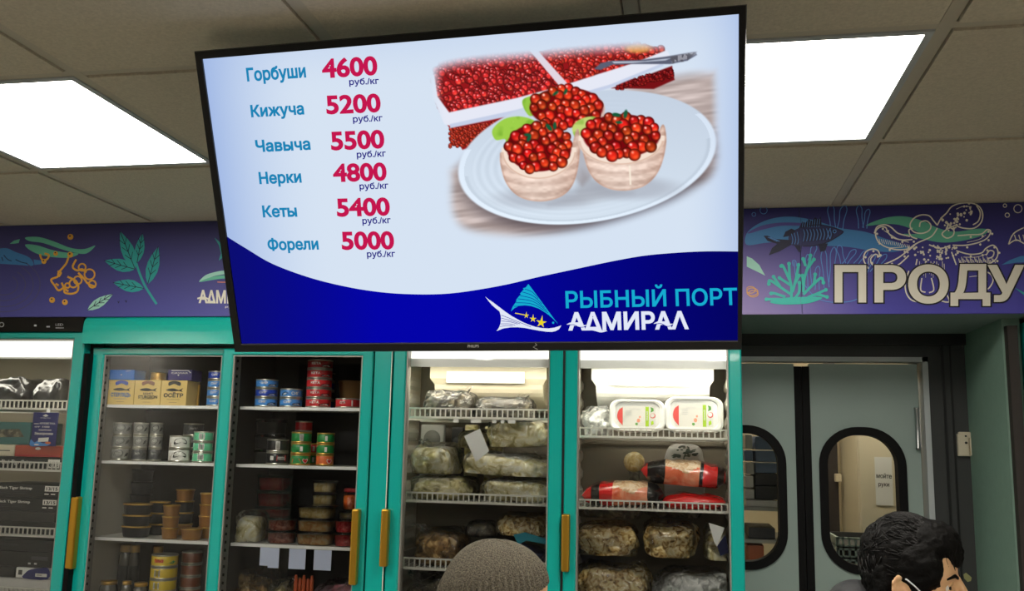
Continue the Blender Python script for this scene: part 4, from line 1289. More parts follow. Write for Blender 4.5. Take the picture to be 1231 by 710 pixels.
roe(tubR, 170, 3.8, 5.2, 12, (212, 44, 38), .8)
put((1 - sm(-2, 3, sdell(767, 58, 14, 5)[0])) * .8, (240, 150, 40))
rim = lambda pts, c: put(1 - sm(-1, 1, sdpoly(pts)), c)
rim([(636, 60), (644, 58), (682, 100), (674, 105)], (226, 214, 226))
rim([(517, 88), (522, 90), (526, 116), (540, 135), (620, 118), (676, 103), (764, 75), (802, 60), (806, 68), (796, 78), (735, 103), (690, 116), (620, 134), (541, 151), (534, 149), (520, 116)], (230, 233, 246))
rim([(541, 149), (620, 132), (690, 114), (735, 101), (796, 76), (798, 79), (735, 105), (690, 119), (620, 138), (541, 154)], (198, 208, 232))
# spoon
rim([(714, 83), (722, 76), (734, 73), (770, 72), (800, 68), (836, 62), (838, 66), (826, 73), (806, 77), (760, 77), (736, 78), (722, 84)], (92, 96, 116))
rim([(736, 74), (775, 73.5), (806, 70), (800, 72.5), (760, 75.5), (738, 76)], (196, 204, 220))
rim([(806, 68), (836, 62.5), (836, 65), (826, 71), (808, 75)], (150, 150, 160)); put((1 - sm(-1, 1, sdpoly([(806, 68), (838, 62), (826, 73), (806, 77)]))) * (nz(2.2, 1, 1, 5) > .5), (90, 90, 100))
# plate with its cast shade on the table in the picture
pr_ = -.155
put(.72 * (1 - sm(-12, 10, sdell(708, 201, 154, 76, pr_)[0])), (70, 62, 70))
sd, r, U, V = sdell(706, 189, 156.5, 78, pr_)
pc = np.array([206, 219, 234.]) + (V * 8 - U * 4)[..., None] * np.array([1, 1, .8])
pc = pc + (np.sin(r * 95) * 4.0 * ((r > .52) & (r < .9)) * np.clip(.55 - U, 0, 1.2))[..., None]
pc = pc - (np.exp(-((r - .5) / .03) ** 2) * 10)[..., None]
pc = pc + ((r > .955) * 16 * (V > -.4))[..., None] - (np.exp(-((r - .94) / .015) ** 2) * 12 * (V > 0))[..., None]
m = 1 - sm(-1, 1, sd); img = img * (1 - m[..., None]) + pc * m[..., None]
put(m * .5 * (1 - sm(-8, 8, sdpoly([(690, 232), (700, 205), (735, 225), (760, 232), (700, 245), (660, 246)]))), (150, 150, 156))
put(m * .55 * (1 - sm(-4, 8, sdell(758, 226, 46, 11)[0])), (160, 164, 176))
put(m * .55 * (1 - sm(-4, 8, sdell(652, 238, 42, 10)[0])), (160, 164, 176))
put(m * .3 * (1 - sm(-3, 5, sdpoly([(688, 175), (702, 170), (712, 210), (700, 222), (690, 212)]))), (120, 96, 92))
# lettuce
def lett(p, c):
    sdl = sdpoly(spts(p)); put(1 - sm(-1, 1, sdl), c)
    put((1 - sm(-1, 1, sdl)) * np.clip((nz(7, 1, 1, 8) - .45) * 1.6, 0, .6), (112, 168, 46))
    put((1 - sm(-2, 0, sdl)) * sm(.8, .95, nz(4, 1, 3, 9, .6)) * .5, (214, 236, 150))
lett([(592, 156), (606, 143), (627, 140), (645, 147), (640, 158), (622, 170), (610, 190), (603, 186), (608, 168), (596, 168)], (158, 208, 74))
lett([(628, 121), (642, 114), (660, 111), (656, 122), (642, 138), (634, 137)], (150, 200, 70))
# back tart
put(1 - sm(-1, 1, sdpoly(spts([(690, 150), (700, 135), (720, 120), (727, 128), (725, 142), (715, 158), (700, 168)]))), (214, 186, 176))
def dome(cx, cy, rx, ry, n, r0, seed):
    r = np.random.RandomState(seed)
    if seed > 21:
        e_ = sdell(cx, cy + 4, rx + 5, ry + 4, -.04)[0]; put((1 - sm(-1, 1, e_)) * (Y > cy), (246, 226, 210)); put((1 - sm(0, 1.5, np.abs(e_ + 1))) * (Y > cy + 6) * .5, (196, 150, 128))
    put(1 - sm(-1, 1, sdell(cx, cy, rx - 1, ry - 1)[0]), (120, 8, 14))
    pts = []
    for k in range(n):
        for _ in range(30):
            a = r.rand() * 2 * PI; q = math.sqrt(r.rand()) * .93; x, y = cx + rx * q * math.cos(a), cy + ry * q * math.sin(a)
            if all((x - p[1]) ** 2 + (y - p[0]) ** 2 > (r0 * 1.15) ** 2 for p in pts): pts.append((y, x)); break
    pts.sort()
    for y, x in pts:
        bb = np.array((206, 20, 24)) * r.uniform(.8, 1.15) + np.array([0, r.uniform(0, 34), 0]); ball(x, y, r0 * r.uniform(.88, 1.15), tuple(bb), r.uniform(.5, 1.1), .36)
dome(681, 129, 45, 25, 46, 6.4, 21)
lett([(688, 153), (698, 143), (712, 140), (719, 144), (713, 156), (700, 170), (692, 166)], (196, 216, 120))
def cup(p, seed, band):
    sdc = sdpoly(spts(p)); mm = 1 - sm(-1, 1, sdc)
    P = np.array(p); x0, x1, y0, y1 = P[:, 0].min(), P[:, 0].max(), P[:, 1].min(), P[:, 1].max()
    q = np.clip((X - x0) / (x1 - x0), 0, 1); w_ = (Y - y0) / (y1 - y0)
    base = np.array([242, 218, 204.]) - (np.abs(q - .45) ** 1.6 * 110)[..., None] * np.array([.8, 1, 1.05]) - (np.clip(w_ - .6, 0, 1) * 60)[..., None]
    bands = np.sin((Y + 14 * (q - .5) ** 2 * 3 * band) * .50 + q * 1.2 + 1.2 * nz(14, 3, 1, seed + 5))
    base = base + (np.sign(bands) * np.abs(bands) ** .6 * 13)[..., None] * np.array([1, 1.1, 1.1]) + ((nz(2.5, 2, 1, seed) - .5) * 26)[..., None]
    global img
    img = img * (1 - mm[..., None]) + base * mm[..., None]
    put(mm * sm(-3.2, -.5, sdc) * .35, (170, 120, 100))
cup([(601, 189), (606, 183), (640, 200), (680, 188), (693, 156), (697, 164), (697, 184), (694, 206), (688, 223), (678, 234), (664, 240), (648, 242), (630, 239), (617, 231), (608, 219), (603, 204)], 31, 1)
dome(648, 177, 40, 30, 46, 6.6, 22)
cup([(699, 171), (704, 172), (740, 190), (780, 180), (796, 150), (801, 164), (799, 184), (793, 203), (784, 216), (771, 225), (752, 229), (733, 227), (718, 219), (708, 206), (702, 188)], 32, 1)
dome(747, 163, 47, 27, 50, 7.0, 23)
put(1 - sm(-1, 1, sdpoly([(756, 199), (758, 199), (759, 222), (757, 222)])), (250, 238, 220))
for p in [(660, 153, 4), (667, 151, 3.5), (636, 166, 3.5), (741, 138, 4), (752, 137, 4), (744, 147, 3), (668, 112, 3), (680, 110, 3), (634, 162, 3)]:
    put(1 - sm(-.8, .8, sdell(p[0], p[1], p[2] * 1.3, p[2] * .6, .6 + p[0])[0]), (24, 92, 60))
# the photograph fades into the page at its outline
fade = 1 - sm(-17, 3, sdpoly(spts([(518, 96), (537, 73), (640, 61), (780, 50), (842, 56), (852, 74), (868, 84), (868, 150), (868, 206), (830, 240), (740, 274), (660, 292), (570, 290), (534, 262), (534, 214), (522, 150)])))
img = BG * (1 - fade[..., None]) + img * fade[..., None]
layers.append(pic_mesh('food', X, Y, img, .0004, fade > .004))
# deep blue wave across the bottom: a strip grid under the measured curve
cur = smooth_pts([(269.5, 280), (273, 284), (297, 299), (326, 316), (362, 330), (397, 340), (440, 348.5), (486, 353), (540, 352.5), (600, 343.5), (648, 332.5), (690, 323.5), (737, 313.6), (775, 307), (813.6, 303.5), (850, 301.8), (887.6, 302)], False, 5)
cx_ = np.array([p.x for p in cur]); cy_ = np.array([p.y for p in cur])
nrow = 14
tt = np.linspace(0, 1, nrow)[:, None]
bx = np.interp(cx_, [269.5, 887.6], [291, 886.8]); by = np.interp(bx, [291, 886.8], [412.8, 408.8])
WX = cx_[None] * (1 - tt) + bx[None] * tt; WY = cy_[None] * (1 - tt) + by[None] * tt
kx = np.clip((WX - 270) / 617, 0, 1)
midc = np.array([4, 4, 168.]); lc = np.array([12, 14, 112.]); rc = np.array([4, 4, 98.])  # darker ends: the screen's viewing-angle falloff painted into the wave
wl = np.clip(kx / .3, 0, 1)[..., None]; wr = np.clip((kx - .45) / .55, 0, 1)[..., None]
wcol = (lc * (1 - wl) + midc * wl) * (1 - wr) + rc * wr
layers.append(pic_mesh('wave', WX, WY, wcol, .0008))
Pn = []; Fn = []; Cn = []; k0 = 0
for P, F, Cc in layers:
    Pn.append(P); Fn.append(F + k0); Cn.append(Cc); k0 += len(P)
Pn = np.concatenate(Pn); Fn = np.concatenate(Fn); Cn = np.concatenate(Cn)
off = np.array(TV.location)
me = bpy.data.meshes.new('screen')
me.vertices.add(len(Pn)); me.vertices.foreach_set('co', (Pn - off).astype(np.float32).ravel())
me.loops.add(len(Fn) * 4); me.loops.foreach_set('vertex_index', Fn.astype(np.int32).ravel())
me.polygons.add(len(Fn)); me.polygons.foreach_set('loop_start', np.arange(0, len(Fn) * 4, 4, dtype=np.int32))
me.update(calc_edges=True); me.validate()
ca_ = me.color_attributes.new('pic', 'FLOAT_COLOR', 'POINT')
ca_.data.foreach_set('color', Cn.astype(np.float32).ravel())
me.materials.append(M['picture'])
scr = bpy.data.objects.new('screen', me); COL.objects.link(scr); scr.parent = TV

# ---- lettering and emblem on the screen
for n, c in dict(t_name=(28, 132, 182), t_price=(196, 22, 78), t_unit=(30, 22, 132), t_cyan=(22, 172, 208), t_white=(226, 232, 248), t_yellow=(236, 214, 40), t_blue=(6, 6, 150)).items():
    M[n] = emit('lit_' + n[2:], c)
tproj = lambda x, y, l: tvp(x, y, .0010 + .0004 * l)
a = Art(tproj)
for s, p0, p1, h in [('Горбуши', (297.6, 97.3), (368.6, 92.4), 15), ('Кижуча', (302.5, 140.3), (366.3, 136.8), 13.6), ('Чавыча', (308.3, 182.2), (374, 179.2), 13.4), ('Нерки', (312.4, 220.6), (363.2, 218.7), 13.4), ('Кеты', (316.6, 260.5), (357.9, 259.6), 13.2), ('Форели', (322.7, 300.1), (383.8, 299.1), 13)]:
    a = Art(tproj); a.text(s, p0, p1, (-.11 * h, -h), 't_name', 1, .036); a.build('product_name', scr)
a = Art(tproj)
for s, p0, p1, h in [('4600', (388, 93.2), (454.6, 89.0), 21), ('5200', (393, 136.4), (458.6, 133.6), 20.6), ('5500', (398.6, 179.7), (463, 177.0), 20.5), ('4800', (401.2, 217.8), (465.7, 215.8), 20), ('5400', (405.6, 259.3), (469.6, 257.8), 20), ('5000', (411.4, 299.1), (474.7, 298.4), 20)]:
    a = Art(tproj); a.text(s, p0, p1, (-.07 * h, -h), 't_price', 1, .036, .69); a.build('price', scr)
a = Art(tproj)
for p0, p1 in [((420.3, 102), (456, 100.6)), ((424.8, 146.7), (460.3, 145.2)), ((429.4, 189.2), (464.3, 187.7)), ((432.7, 227.3), (467.3, 226.2)), ((436.1, 268.8), (470.1, 267.8)), ((441.6, 308.7), (475.5, 308.2))]:
    a = Art(tproj); a.text('руб./кг', p0, p1, (-.5, -7.6), 't_unit', 1, .022, .74); a.build('price_unit', scr)
a = Art(tproj)
a.text('РЫБНЫЙ ПОРТ', (680.4, 369.6), (886.6, 365.6), (-.8, -19.6), 't_cyan', 1, .02)
a.build('shop_name_upper', scr)
a = Art(tproj)
a.text('АΔМИРАΛ', (683.3, 396.0), (828.2, 394.3), (-.8, -20.2), 't_white', 1, .035)
for p in [[(681.5, 389.5), (689, 388), (697, 391), (705, 390.5)], [(702, 396), (712, 395.2), (722, 397.6), (730, 397)], [(786, 388.5), (794, 386.5), (802, 390), (809, 388.8)]]:
    a.stroke(p, 3.2, 't_white', 2, taper=2); a.stroke([(q[0], q[1] + 1.6) for q in p], .7, 't_blue', 3)
a.build('shop_name_lower', scr)
a = Art(tproj, (570, 330), 6.84)
a.poly([(303, 300), (318, 262), (352, 212), (344, 210), (366, 180), (386, 160), (378, 154), (410, 118), (402, 110), (425, 104), (447, 75), (470, 105), (520, 172), (600, 282), (650, 350), (690, 402), (640, 352), (590, 312), (530, 276), (470, 256), (420, 250), (375, 254), (335, 272)], 't_cyan', 1)
for k, (p0, p1) in enumerate([((330, 258), (620, 335)), ((344, 228), (610, 312)), ((362, 196), (600, 294)), ((380, 170), (580, 268)), ((398, 140), (560, 238)), ((418, 115), (530, 195))]):
    mid = ((p0[0] + p1[0]) / 2 + 6, (p0[1] + p1[1]) / 2 - 34 + k * 4)
    a.stroke([p0, mid, p1], 4.5, 't_blue', 2)
a.disc(651, 393, 9, 't_cyan', 1)
a.build('emblem_sail', scr)
a = Art(tproj, (570, 330), 6.84)
a.poly([(92, 178), (120, 200), (160, 228), (210, 266), (260, 304), (310, 338), (360, 366), (410, 392), (460, 412), (510, 428), (560, 437), (610, 440), (660, 434), (718, 415), (700, 445), (670, 462), (640, 468), (600, 467), (540, 459), (480, 448), (420, 436), (360, 430), (300, 431), (240, 440), (186, 462), (206, 432), (218, 400), (222, 365), (220, 335), (210, 300), (180, 276), (150, 250), (120, 215)], 't_white', 1)
for p in [[(224, 330), (290, 355), (390, 395), (470, 428)], [(226, 355), (300, 374), (380, 402)], [(226, 378), (300, 386), (360, 404)], [(222, 402), (290, 402), (340, 412)], [(214, 424), (270, 416), (320, 420)]]: a.stroke(p, 4, 't_blue', 2)
a.build('emblem_hull', scr)
a = Art(tproj, (570, 330), 6.84)
def star(cx, cy, r, rot, el=1.0):
    pts = []
    for k in range(10):
        q = r * (1 if k % 2 == 0 else .36) * (1.35 if k == 0 else 1); an = rot + k * PI / 5 - PI / 2
        pts.append((cx + q * math.cos(an), cy + q * math.sin(an)))
    a.poly(pts, 't_yellow', 1)
star(553, 392, 46, .15); star(485, 362, 30, .05); star(430, 334, 24, 0)
a.stroke([(338, 314), (370, 320), (430, 332)], 7, 't_yellow', 1, taper=False)
a.build('emblem_stars', scr)
# maker's name and a metal strip standing in for a reflection on the lower frame
fproj = lambda x, y, l: tvp(x, y, .0046 + .0004 * l)
M['maker'] = mat('pale_maker_print', (200, 200, 200), .4)
a = Art(fproj); a.text('PHILIPS', (563, 416.4), (576.5, 416.3), (0, -3.2), 'maker', 1, .03); a.build('maker_name', TV)
a = Art(fproj); a.stroke([(644, 411.5), (646, 413.5), (641.5, 416), (647, 419)], .9, 'maker', 1, False); a.build('lightning_mark', TV)
M['reflection_metal'] = mat('frame_reflection_strip', (120, 120, 120), .3, .8)
b = MB()
b.add([tvp(291, 412.6, .0044), tvp(887, 408.6, .0044), tvp(887, 409.6, .0044), tvp(291, 413.7, .0044), tvp(291, 412.6, -.002), tvp(887, 408.6, -.002), tvp(887, 409.6, -.002), tvp(291, 413.7, -.002)], [(0, 1, 2, 3), (4, 5, 6, 7), (0, 1, 5, 4), (3, 2, 6, 7), (0, 3, 7, 4), (1, 2, 6, 5)], 'reflection_metal')
b.build('lower_reflection', TV)
# ================================================================== GOODS IN THE FRIDGES
def shell(mb_fn): pass
for n, c in dict(blue_l=(70, 140, 214), blue_d=(28, 66, 176), red=(204, 44, 48), red_d=(160, 26, 34), green=(30, 130, 62), mint=(96, 200, 150), orange=(214, 104, 48), tin_dark=(62, 64, 66), white_lab=(226, 224, 216),
                 yellow_lab=(226, 196, 52), black_lab=(26, 26, 28), brown_lab=(120, 66, 40), grey_lab=(134, 134, 128)).items(): M[n] = mat('print_' + n, c, .35, coat=.4)
M['cream_box'] = mat('cream_yellow_card', (226, 196, 118), .7)
M['blue_box'] = mat('bright_blue_card', (30, 110, 200), .5)
M['purple_box'] = mat('dark_purple_card', (48, 40, 110), .5)
M['steel_blue'] = mat('label_blue_grey', (58, 110, 170), .6)

def can(x, y, z, r, h, body, lab, label, cat, group, art=None, name='fish_tin', sx=1.0, lid=None):
    """round tin: lacquered body with rolled rims, printed label band with its picture"""
    t = thing(name, (x, y, z), label, cat, group)
    b = MB()
    b.lathe([(r * .93, 0), (r, .0012), (r, .0034), (r * .97, .0048), (r * .97, h - .0048), (r, h - .0034), (r, h - .0012), (r * .955, h - .0002), (r * .94, h - .003), (r * .5, h - .0032)], (x, y, z), body, 26, sx=sx)
    b.build('tin_body', t)
    if lab:
        b = MB()
        b.lathe([(r * .972, .0052), (r * .98, .0058), (r * .98, h - .0058), (r * .972, h - .0052)], (x, y, z), lab, 26, cap=False, sx=sx)
        lb = b.build('label_band', t)
        if art:
            face = math.atan2(-y, -x * 1.0)          # turned towards the shop
            def cp(u, v, l):       # u, v in label units: u across (-1..1), v up (0..1)
                a = face + u * .95 + .0
                rr = r * .98 + .0004 + .0004 * l
                return Vector((x + rr * sx * math.cos(a), y + rr * math.sin(a), z + .0058 + (h - .0116) * v))
            q = Art(cp); art(q)
            q.build('label_print', lb)
    return t
# label pictures: u from -1 (left) to 1 (right), v from 0 to 1
def a_fish_text(word, fish_right=True, m='white_lab'):
    def f(q):
        if word: q.text(word, (-.75, .42), (.05, .42), (0, .36), m, 1, .03)
        s = 1 if fish_right else -1
        q.poly([(s * .05, .12), (s * .25, .36), (s * .5, .5), (s * .8, .42), (s * 1.0, .5), (s * .95, .1), (s * .6, .2), (s * .3, .06)], 'black_lab', 1)
        q.poly([(s * .15, .1), (s * .4, .28), (s * .7, .3), (s * .9, .14), (s * .5, .06)], 'white_lab', 2)
    return f
def a_word_left(word, m='white_lab'):
    def f(q):
        q.poly([(-.95, .06), (-.5, .2), (-.25, .5), (-.55, .75), (-.8, .6), (-1, .4)], 'black_lab', 1)
        q.poly([(-.85, .12), (-.55, .26), (-.45, .5), (-.7, .5)], 'white_lab', 2)
        q.text(word, (0, .25), (.75, .25), (0, .5), m, 1, .03)
    return f
def a_barcode(m1='white_lab'):
    def f(q):
        q.poly([(-.2, .05), (.2, .05), (.2, .95), (-.2, .95)], m1, 1)
        for k in range(6): q.poly([(-.15 + k * .055, .15), (-.13 + k * .055, .15), (-.13 + k * .055, .85), (-.15 + k * .055, .85)], 'black_lab', 2)
    return f
def a_oval(m='black_lab', bg=None):
    def f(q):
        if bg: q.poly([(-1, 0), (1.2, 0), (1.2, .45), (-1, .45)], bg, 1)
        q.poly(smooth_pts([(-.6, .25), (-.45, .8), (.2, .88), (.62, .6), (.62, .3), (.1, .45)], True, 4), m, 2)
        q.text('ПАШТЕТ', (-.4, .52), (.4, .52), (0, .18), 'white_lab', 3)
    return f
def a_red_name(q):
    q.poly([(-.05, .2), (.9, .2), (.9, .8), (-.05, .8)], 'red', 1); q.text('ЛОСОСЬ', (0, .36), (.85, .36), (0, .3), 'white_lab', 2, .02)
    q.poly([(-.7, .3), (-.35, .3), (-.35, .75), (-.7, .75)], 'white_lab', 1)
def a_red_strip(word=None):
    def f(q):
        q.poly([(-1.2, .78), (1.2, .78), (1.2, 1), (-1.2, 1)], 'red', 1); q.poly([(-1.2, 0), (1.2, 0), (1.2, .12), (-1.2, .12)], 'orange', 1)
        q.poly([(-.1, .12), (.18, .12), (.18, .78), (-.1, .78)], 'white_lab', 2)
    return f
def a_heart(q):
    q.poly([(-1.2, .7), (1.2, .7), (1.2, .98), (-1.2, .98)], 'red', 1); q.poly([(-1.0, .1), (.1, .1), (-.1, .62), (-.9, .62)], 'orange', 1)
    q.poly(smooth_pts([(.5, .02), (.18, .4), (.3, .66), (.5, .55), (.7, .66), (.82, .4)], True, 3), 'white_lab', 2)
    q.poly(smooth_pts([(.5, .1), (.26, .42), (.36, .58), (.5, .48), (.64, .58), (.74, .42)], True, 3), 'red', 3)
def a_mint(q):
    q.poly([(-1.2, .5), (1.2, .5), (1.2, 1), (-1.2, 1)], 'white_lab', 1); q.poly([(-.5, .1), (.1, .1), (.1, .95), (-.5, .95)], 'white_lab', 2)
    for k in range(5): q.poly([(-.42 + k * .1, .2), (-.38 + k * .1, .2), (-.38 + k * .1, .85), (-.42 + k * .1, .85)], 'tin_dark', 3)
def a_fish_dark(q):
    q.poly(smooth_pts([(-.8, .3), (-.6, .8), (.1, .9), (.3, .55), (-.2, .2)], True, 3), 'tin_dark', 1); q.text('ЛАДОГА', (-.6, .5), (.1, .5), (0, .2), 'white_lab', 2)
    q.poly([(.4, .2), (.75, .3), (1.0, .6), (.8, .7), (.55, .5)], 'black_lab', 1)
def a_gold(q):
    q.poly([(-.7, .1), (.7, .1), (.7, .3), (-.7, .3)], 'brown_lab', 1)
def a_yellow(q):
    q.text('Килька', (-.85, .35), (-.1, .35), (0, .42), 'red', 1, .06); q.poly([(.1, .2), (.4, .3), (.7, .55), (.9, .4), (.7, .2)], 'green', 1)
    q.poly([(-1.3, .0), (1.3, .0), (1.3, .1), (-1.3, .1)], 'black_lab', 1)
def a_yellow_bar(q):
    q.poly([(-.8, .1), (-.3, .1), (-.3, .9), (-.8, .9)], 'white_lab', 1)
    for k in range(6): q.poly([(-.75 + k * .08, .2), (-.72 + k * .08, .2), (-.72 + k * .08, .8), (-.75 + k * .08, .8)], 'black_lab', 2)

def keep_in(x, r):
    lo, hi = (xa + .034, xm0 - .004) if x < xm0 else (xm1 + .004, xb - .034)
    return min(max(x, lo + r), hi - r)
def stack(px0, px1, zs, hpx, n, Yf, body, labs, arts, desc, cat, group, name='fish_tin', jig=.0, sx=1.0, gap=.0003):
    """n tins on one another; px at the front of the bottom tin"""
    c = at((px0 + px1) / 2, 560, Yf); r = (px1 - px0) / 2 * mpp(Yf) * .985
    x, y = atx((px0 + px1) / 2, 560 if zs < 1.6 else (487 if zs > 1.85 else 553), Yf + r), Yf + r
    x = keep_in(x, r)
    h = hpx * mpp(Yf) * .99; z = zs + .0006
    rr = random.Random(int(px0 * 7 + zs * 100))
    for i in range(n):
        lv = level(i, n)
        can(x + rr.uniform(-jig, jig), y + rr.uniform(-jig, jig) * .5, z, r / sx if sx > 1 else r, h, body if isinstance(body, str) else body[i], labs if isinstance(labs, str) or labs is None else labs[i],
            desc.replace('*', lv) if n > 1 else desc.replace(', *', ''), cat, group, arts if callable(arts) or arts is None else arts[i], name, sx)
        z += h + gap
S1, S2, S3, S4 = [z + .001 for z in SZ]
# ---- second fridge door: first shelf
def carton(px0, px1, pt, pb, Yf, depth, z0, m, label, group=None, art=None, name='carton', cat='box', bev=.0012, h=None):
    x0, x1 = atx(px0, (pt + pb) / 2, Yf), atx(px1, (pt + pb) / 2, Yf)
    hh = h or (pb - pt) * mpp(Yf)
    t = thing(name, ((x0 + x1) / 2, Yf + depth / 2, z0), label, cat, group)
    b = MB(); b.box(x0, x1, Yf, Yf + depth, z0 + .0006, z0 + hh, m, bev); o = b.build('carton_body', t)
    if art:
        q = Art(lambda u, v, l: Vector((x0 + (x1 - x0) * u, Yf - .0003 - .0003 * l, z0 + hh * v))); art(q); q.build('printed_front', o)
    return t, z0 + hh
def fishbox(word, wm, second=None, arc='black_lab'):
    def f(q):
        q.poly(smooth_pts([(.3, .78), (.5, .86), (.72, .78), (.74, .92), (.5, 1.0 - .02), (.28, .92)], True, 3), arc, 1)
        q.poly(smooth_pts([(.2, .6), (.3, .66), (.5, .68), (.7, .62), (.86, .7), (.8, .6), (.86, .54), (.7, .58), (.45, .56)], True, 3), 'ink', 1)
        if second: q.text(word, (.35, .42), (.72, .42), (0, .08), wm, 1, .03); q.text(second, (.16, .27), (.9, .27), (0, .12), wm, 1, .04)
        else: q.text(word, (.12, .33), (.88, .33), (0, .15), wm, 1, .04)
        q.stroke([(.25, .24), (.75, .24)], .012, wm, 1, False); q.stroke([(.35, .12), (.65, .12)], .012, 'brown_lab', 1, False)
    return f
Yb = 2.993
G_box = 'cream fish cartons'
_, zt_ = carton(130, 161.2, 453, 485.5, Yb, .085, S1, 'cream_box', 'cream carton with blue word under the blue box on the top shelf', G_box, fishbox('СТЕРЛЯДЬ', 'steel_blue', None, 'blue_d'))
carton(161.8, 193, 453, 485.5, Yb, .085, S1, 'cream_box', 'middle one of the three cream fish cartons, printed sturgeon', G_box, fishbox('ШИП', 'ink', 'STURGEON', 'brown_lab'))
carton(193.6, 224.5, 453, 485.5, Yb, .085, S1, 'cream_box', 'right one of the three cream fish cartons, under the purple box', G_box, fishbox('ОСЁТР', 'ink'))
carton(132, 162, 439, 452.3, Yb + .004, .07, zt_ + .0006, 'blue_box', 'bright blue box lying on the left cream carton', None, lambda q: (q.disc(.48, .5, .03, 'white_lab', 1, .07), q.stroke([(.65, .85), (.85, .9)], .05, 'white_lab', 1, False)))
carton(202, 231, 438.5, 452.3, Yb + .004, .07, zt_ + .0006, 'purple_box', 'dark purple box lying on the right cream carton', None, lambda q: (q.disc(.45, .5, .03, 'white_lab', 1, .07), q.stroke([(.15, .93), (.85, .93), (.95, .7)], .06, 'white_lab', 1, False), q.text('CAVIAR', (.15, .62), (.85, .62), (0, .16), 'white_lab', 1, .02)))
c_ = at(190, 449, Yb + .035)
can(c_.x, Yb + .04, zt_ + .0006, .027, .028, 'gold_tin', 'gold_tin', 'small gold tin lying between the blue and purple boxes', 'tin', None, a_gold)
stack(247, 272, S1, 11.4, 4, 3.0, 'tin', ['blue_l', 'blue_l', 'blue_l', 'blue_d'], a_fish_text('СИГ'), 'blue fish tin in the stack behind the door stile, *', 'tin', 'blue tins behind the stile')
b = MB(); xx = atx(238.5, 470, 3.05); b.box(xx - .003, xx + .003, 3.05, 3.056, S1 + .0005, S1 + .075, 'gold_tin'); o = b.build('metal_strip'); tag(o, 'thin golden strip standing upright beside the blue tin stack', 'strip')
# second shelf
for px0, px1, yy, g in ((132, 156, 2.995, 'front'), (157, 176, 3.03, 'middle'), (177, 194, 3.06, 'rear')):
    stack(px0, px1, S2, 16.5, 3, yy, 'tin', ['tin_dark', 'grey_lab', 'grey_lab'] if g != 'front' else 'grey_lab', a_fish_dark, f'silver-grey tin in the {g} of three columns at left, *', 'tin', 'silver-grey tins')
stack(201, 229, S2, 17, 2, 2.995, 'tin', 'white_lab', a_oval('black_lab', 'brown_lab'), 'wide tin with black oval label beside the mint tins, *', 'tin', 'wide tins with black oval labels')
stack(217, 243, S2, 16.4, 3, 3.10, 'tin', 'tin_dark', a_oval(), 'dark wide tin behind the white-labelled tins, *', 'tin', 'dark wide tins')
stack(230, 256, S2, 13.3, 3, 3.0, 'tin', 'mint', a_mint, 'mint green tin beside the wide tins, *', 'tin', 'mint green tins')
stack(257, 280, S2, 13.3, 2, 3.0, 'tin', 'mint', a_mint, 'mint green tin half hidden by the door stile, *', 'tin', 'mint green tins')
# third shelf: black oval tins and gold tubs
def tub(x, y, z, r, h, m, lidm, label, cat, group, name='tub', sx=1.0, power=2.0, taper=.86, art=None, lidh=.005, fill=None, fillh=.8, sy=1.0):
    t = thing(name, (x, y, z), label, cat, group)
    b = MB(); b.lathe([(r * taper * .96, 0), (r * taper, .002), (r * .97, h - lidh - .001), (r * 1.0, h - lidh)], (x, y, z), m, 28, sx=sx, sy=sy, power=power); b.build('tub_body', t)
    b = MB(); b.lathe([(r * 1.02, h - lidh), (r * 1.03, h - lidh + .001), (r * 1.03, h - .0012), (r * 1.0, h), (r * .9, h - .0012)], (x, y, z), lidm, 28, sx=sx, sy=sy, power=power); b.build('lid', t)
    if fill:
        b = MB(); k = fillh; b.lathe([(r * taper * .93, .0015), (r * (taper + (.97 - taper) * k) * .965, (h - lidh) * k)], (x, y, z), fill, 28, sx=sx, sy=sy, power=power); b.build('contents', t)
    return t
def tubstack(px0, px1, zs, hpx, n, Yf, m, lidm, desc, cat, group, name='tub', sx=1.0, power=2.0, taper=.86, fill=None, fillh=.8, lidh=.005, sy=1.0):
    rx = (px1 - px0) / 2 * mpp(Yf) * .97; r = rx / sx
    y = Yf + r * 1.03 * sy; x = atx((px0 + px1) / 2, 640 if zs < 1.6 else 560, y - r * .6)
    x = keep_in(x, rx * 1.04)
    h = hpx * mpp(Yf) * .985; z = zs + .0006
    for i in range(n):
        tub(x, y, z, r, h, m if isinstance(m, str) else m[i], lidm, desc.replace('*', level(i, n)) if n > 1 else desc.replace(', *', ''), cat, group, name, sx, power, taper, None, lidh, fill if isinstance(fill, str) or fill is None else fill[i], fillh, sy)
        z += h + .0004
M['black_tin'] = mat('black_lacquered_tin', (30, 32, 38), .3, .3)
M['gold_dull'] = mat('dull_gold_tin', (176, 128, 72), .38, .5)
tubstack(140, 178, S3, 14.2, 3, 3.0, 'black_tin', 'gold_tin', 'black oval tin with a golden lid, front left stack, *', 'tin', 'black oval tins', 'oval_tin', 1.4, 2.4)
tubstack(174, 200, S3, 14.0, 3, 3.11, 'black_tin', 'gold_tin', 'black oval tin with a golden lid, behind the front stack, *', 'tin', 'black oval tins', 'oval_tin', 1.3, 2.4)
tubstack(146, 174, S3, 16, 5, 3.165, 'black_tin', 'black_tin', 'black round tin in the rear left stack, *', 'tin', 'black round tins at the rear')
tubstack(190, 212, S3, 14.2, 3, 3.0, ['gold_dull'] * 3, 'gold_tin', 'gold-brown round tin in the narrow front stack, *', 'tin', 'gold-brown tins', 'gold_tin')
tubstack(213, 241, S3, 14.2, 1, 2.995, 'gold_dull', 'gold_tin', 'wide gold-brown tub alone at the front of the third shelf', 'tin', 'gold-brown tins', 'gold_tin', 1.15)
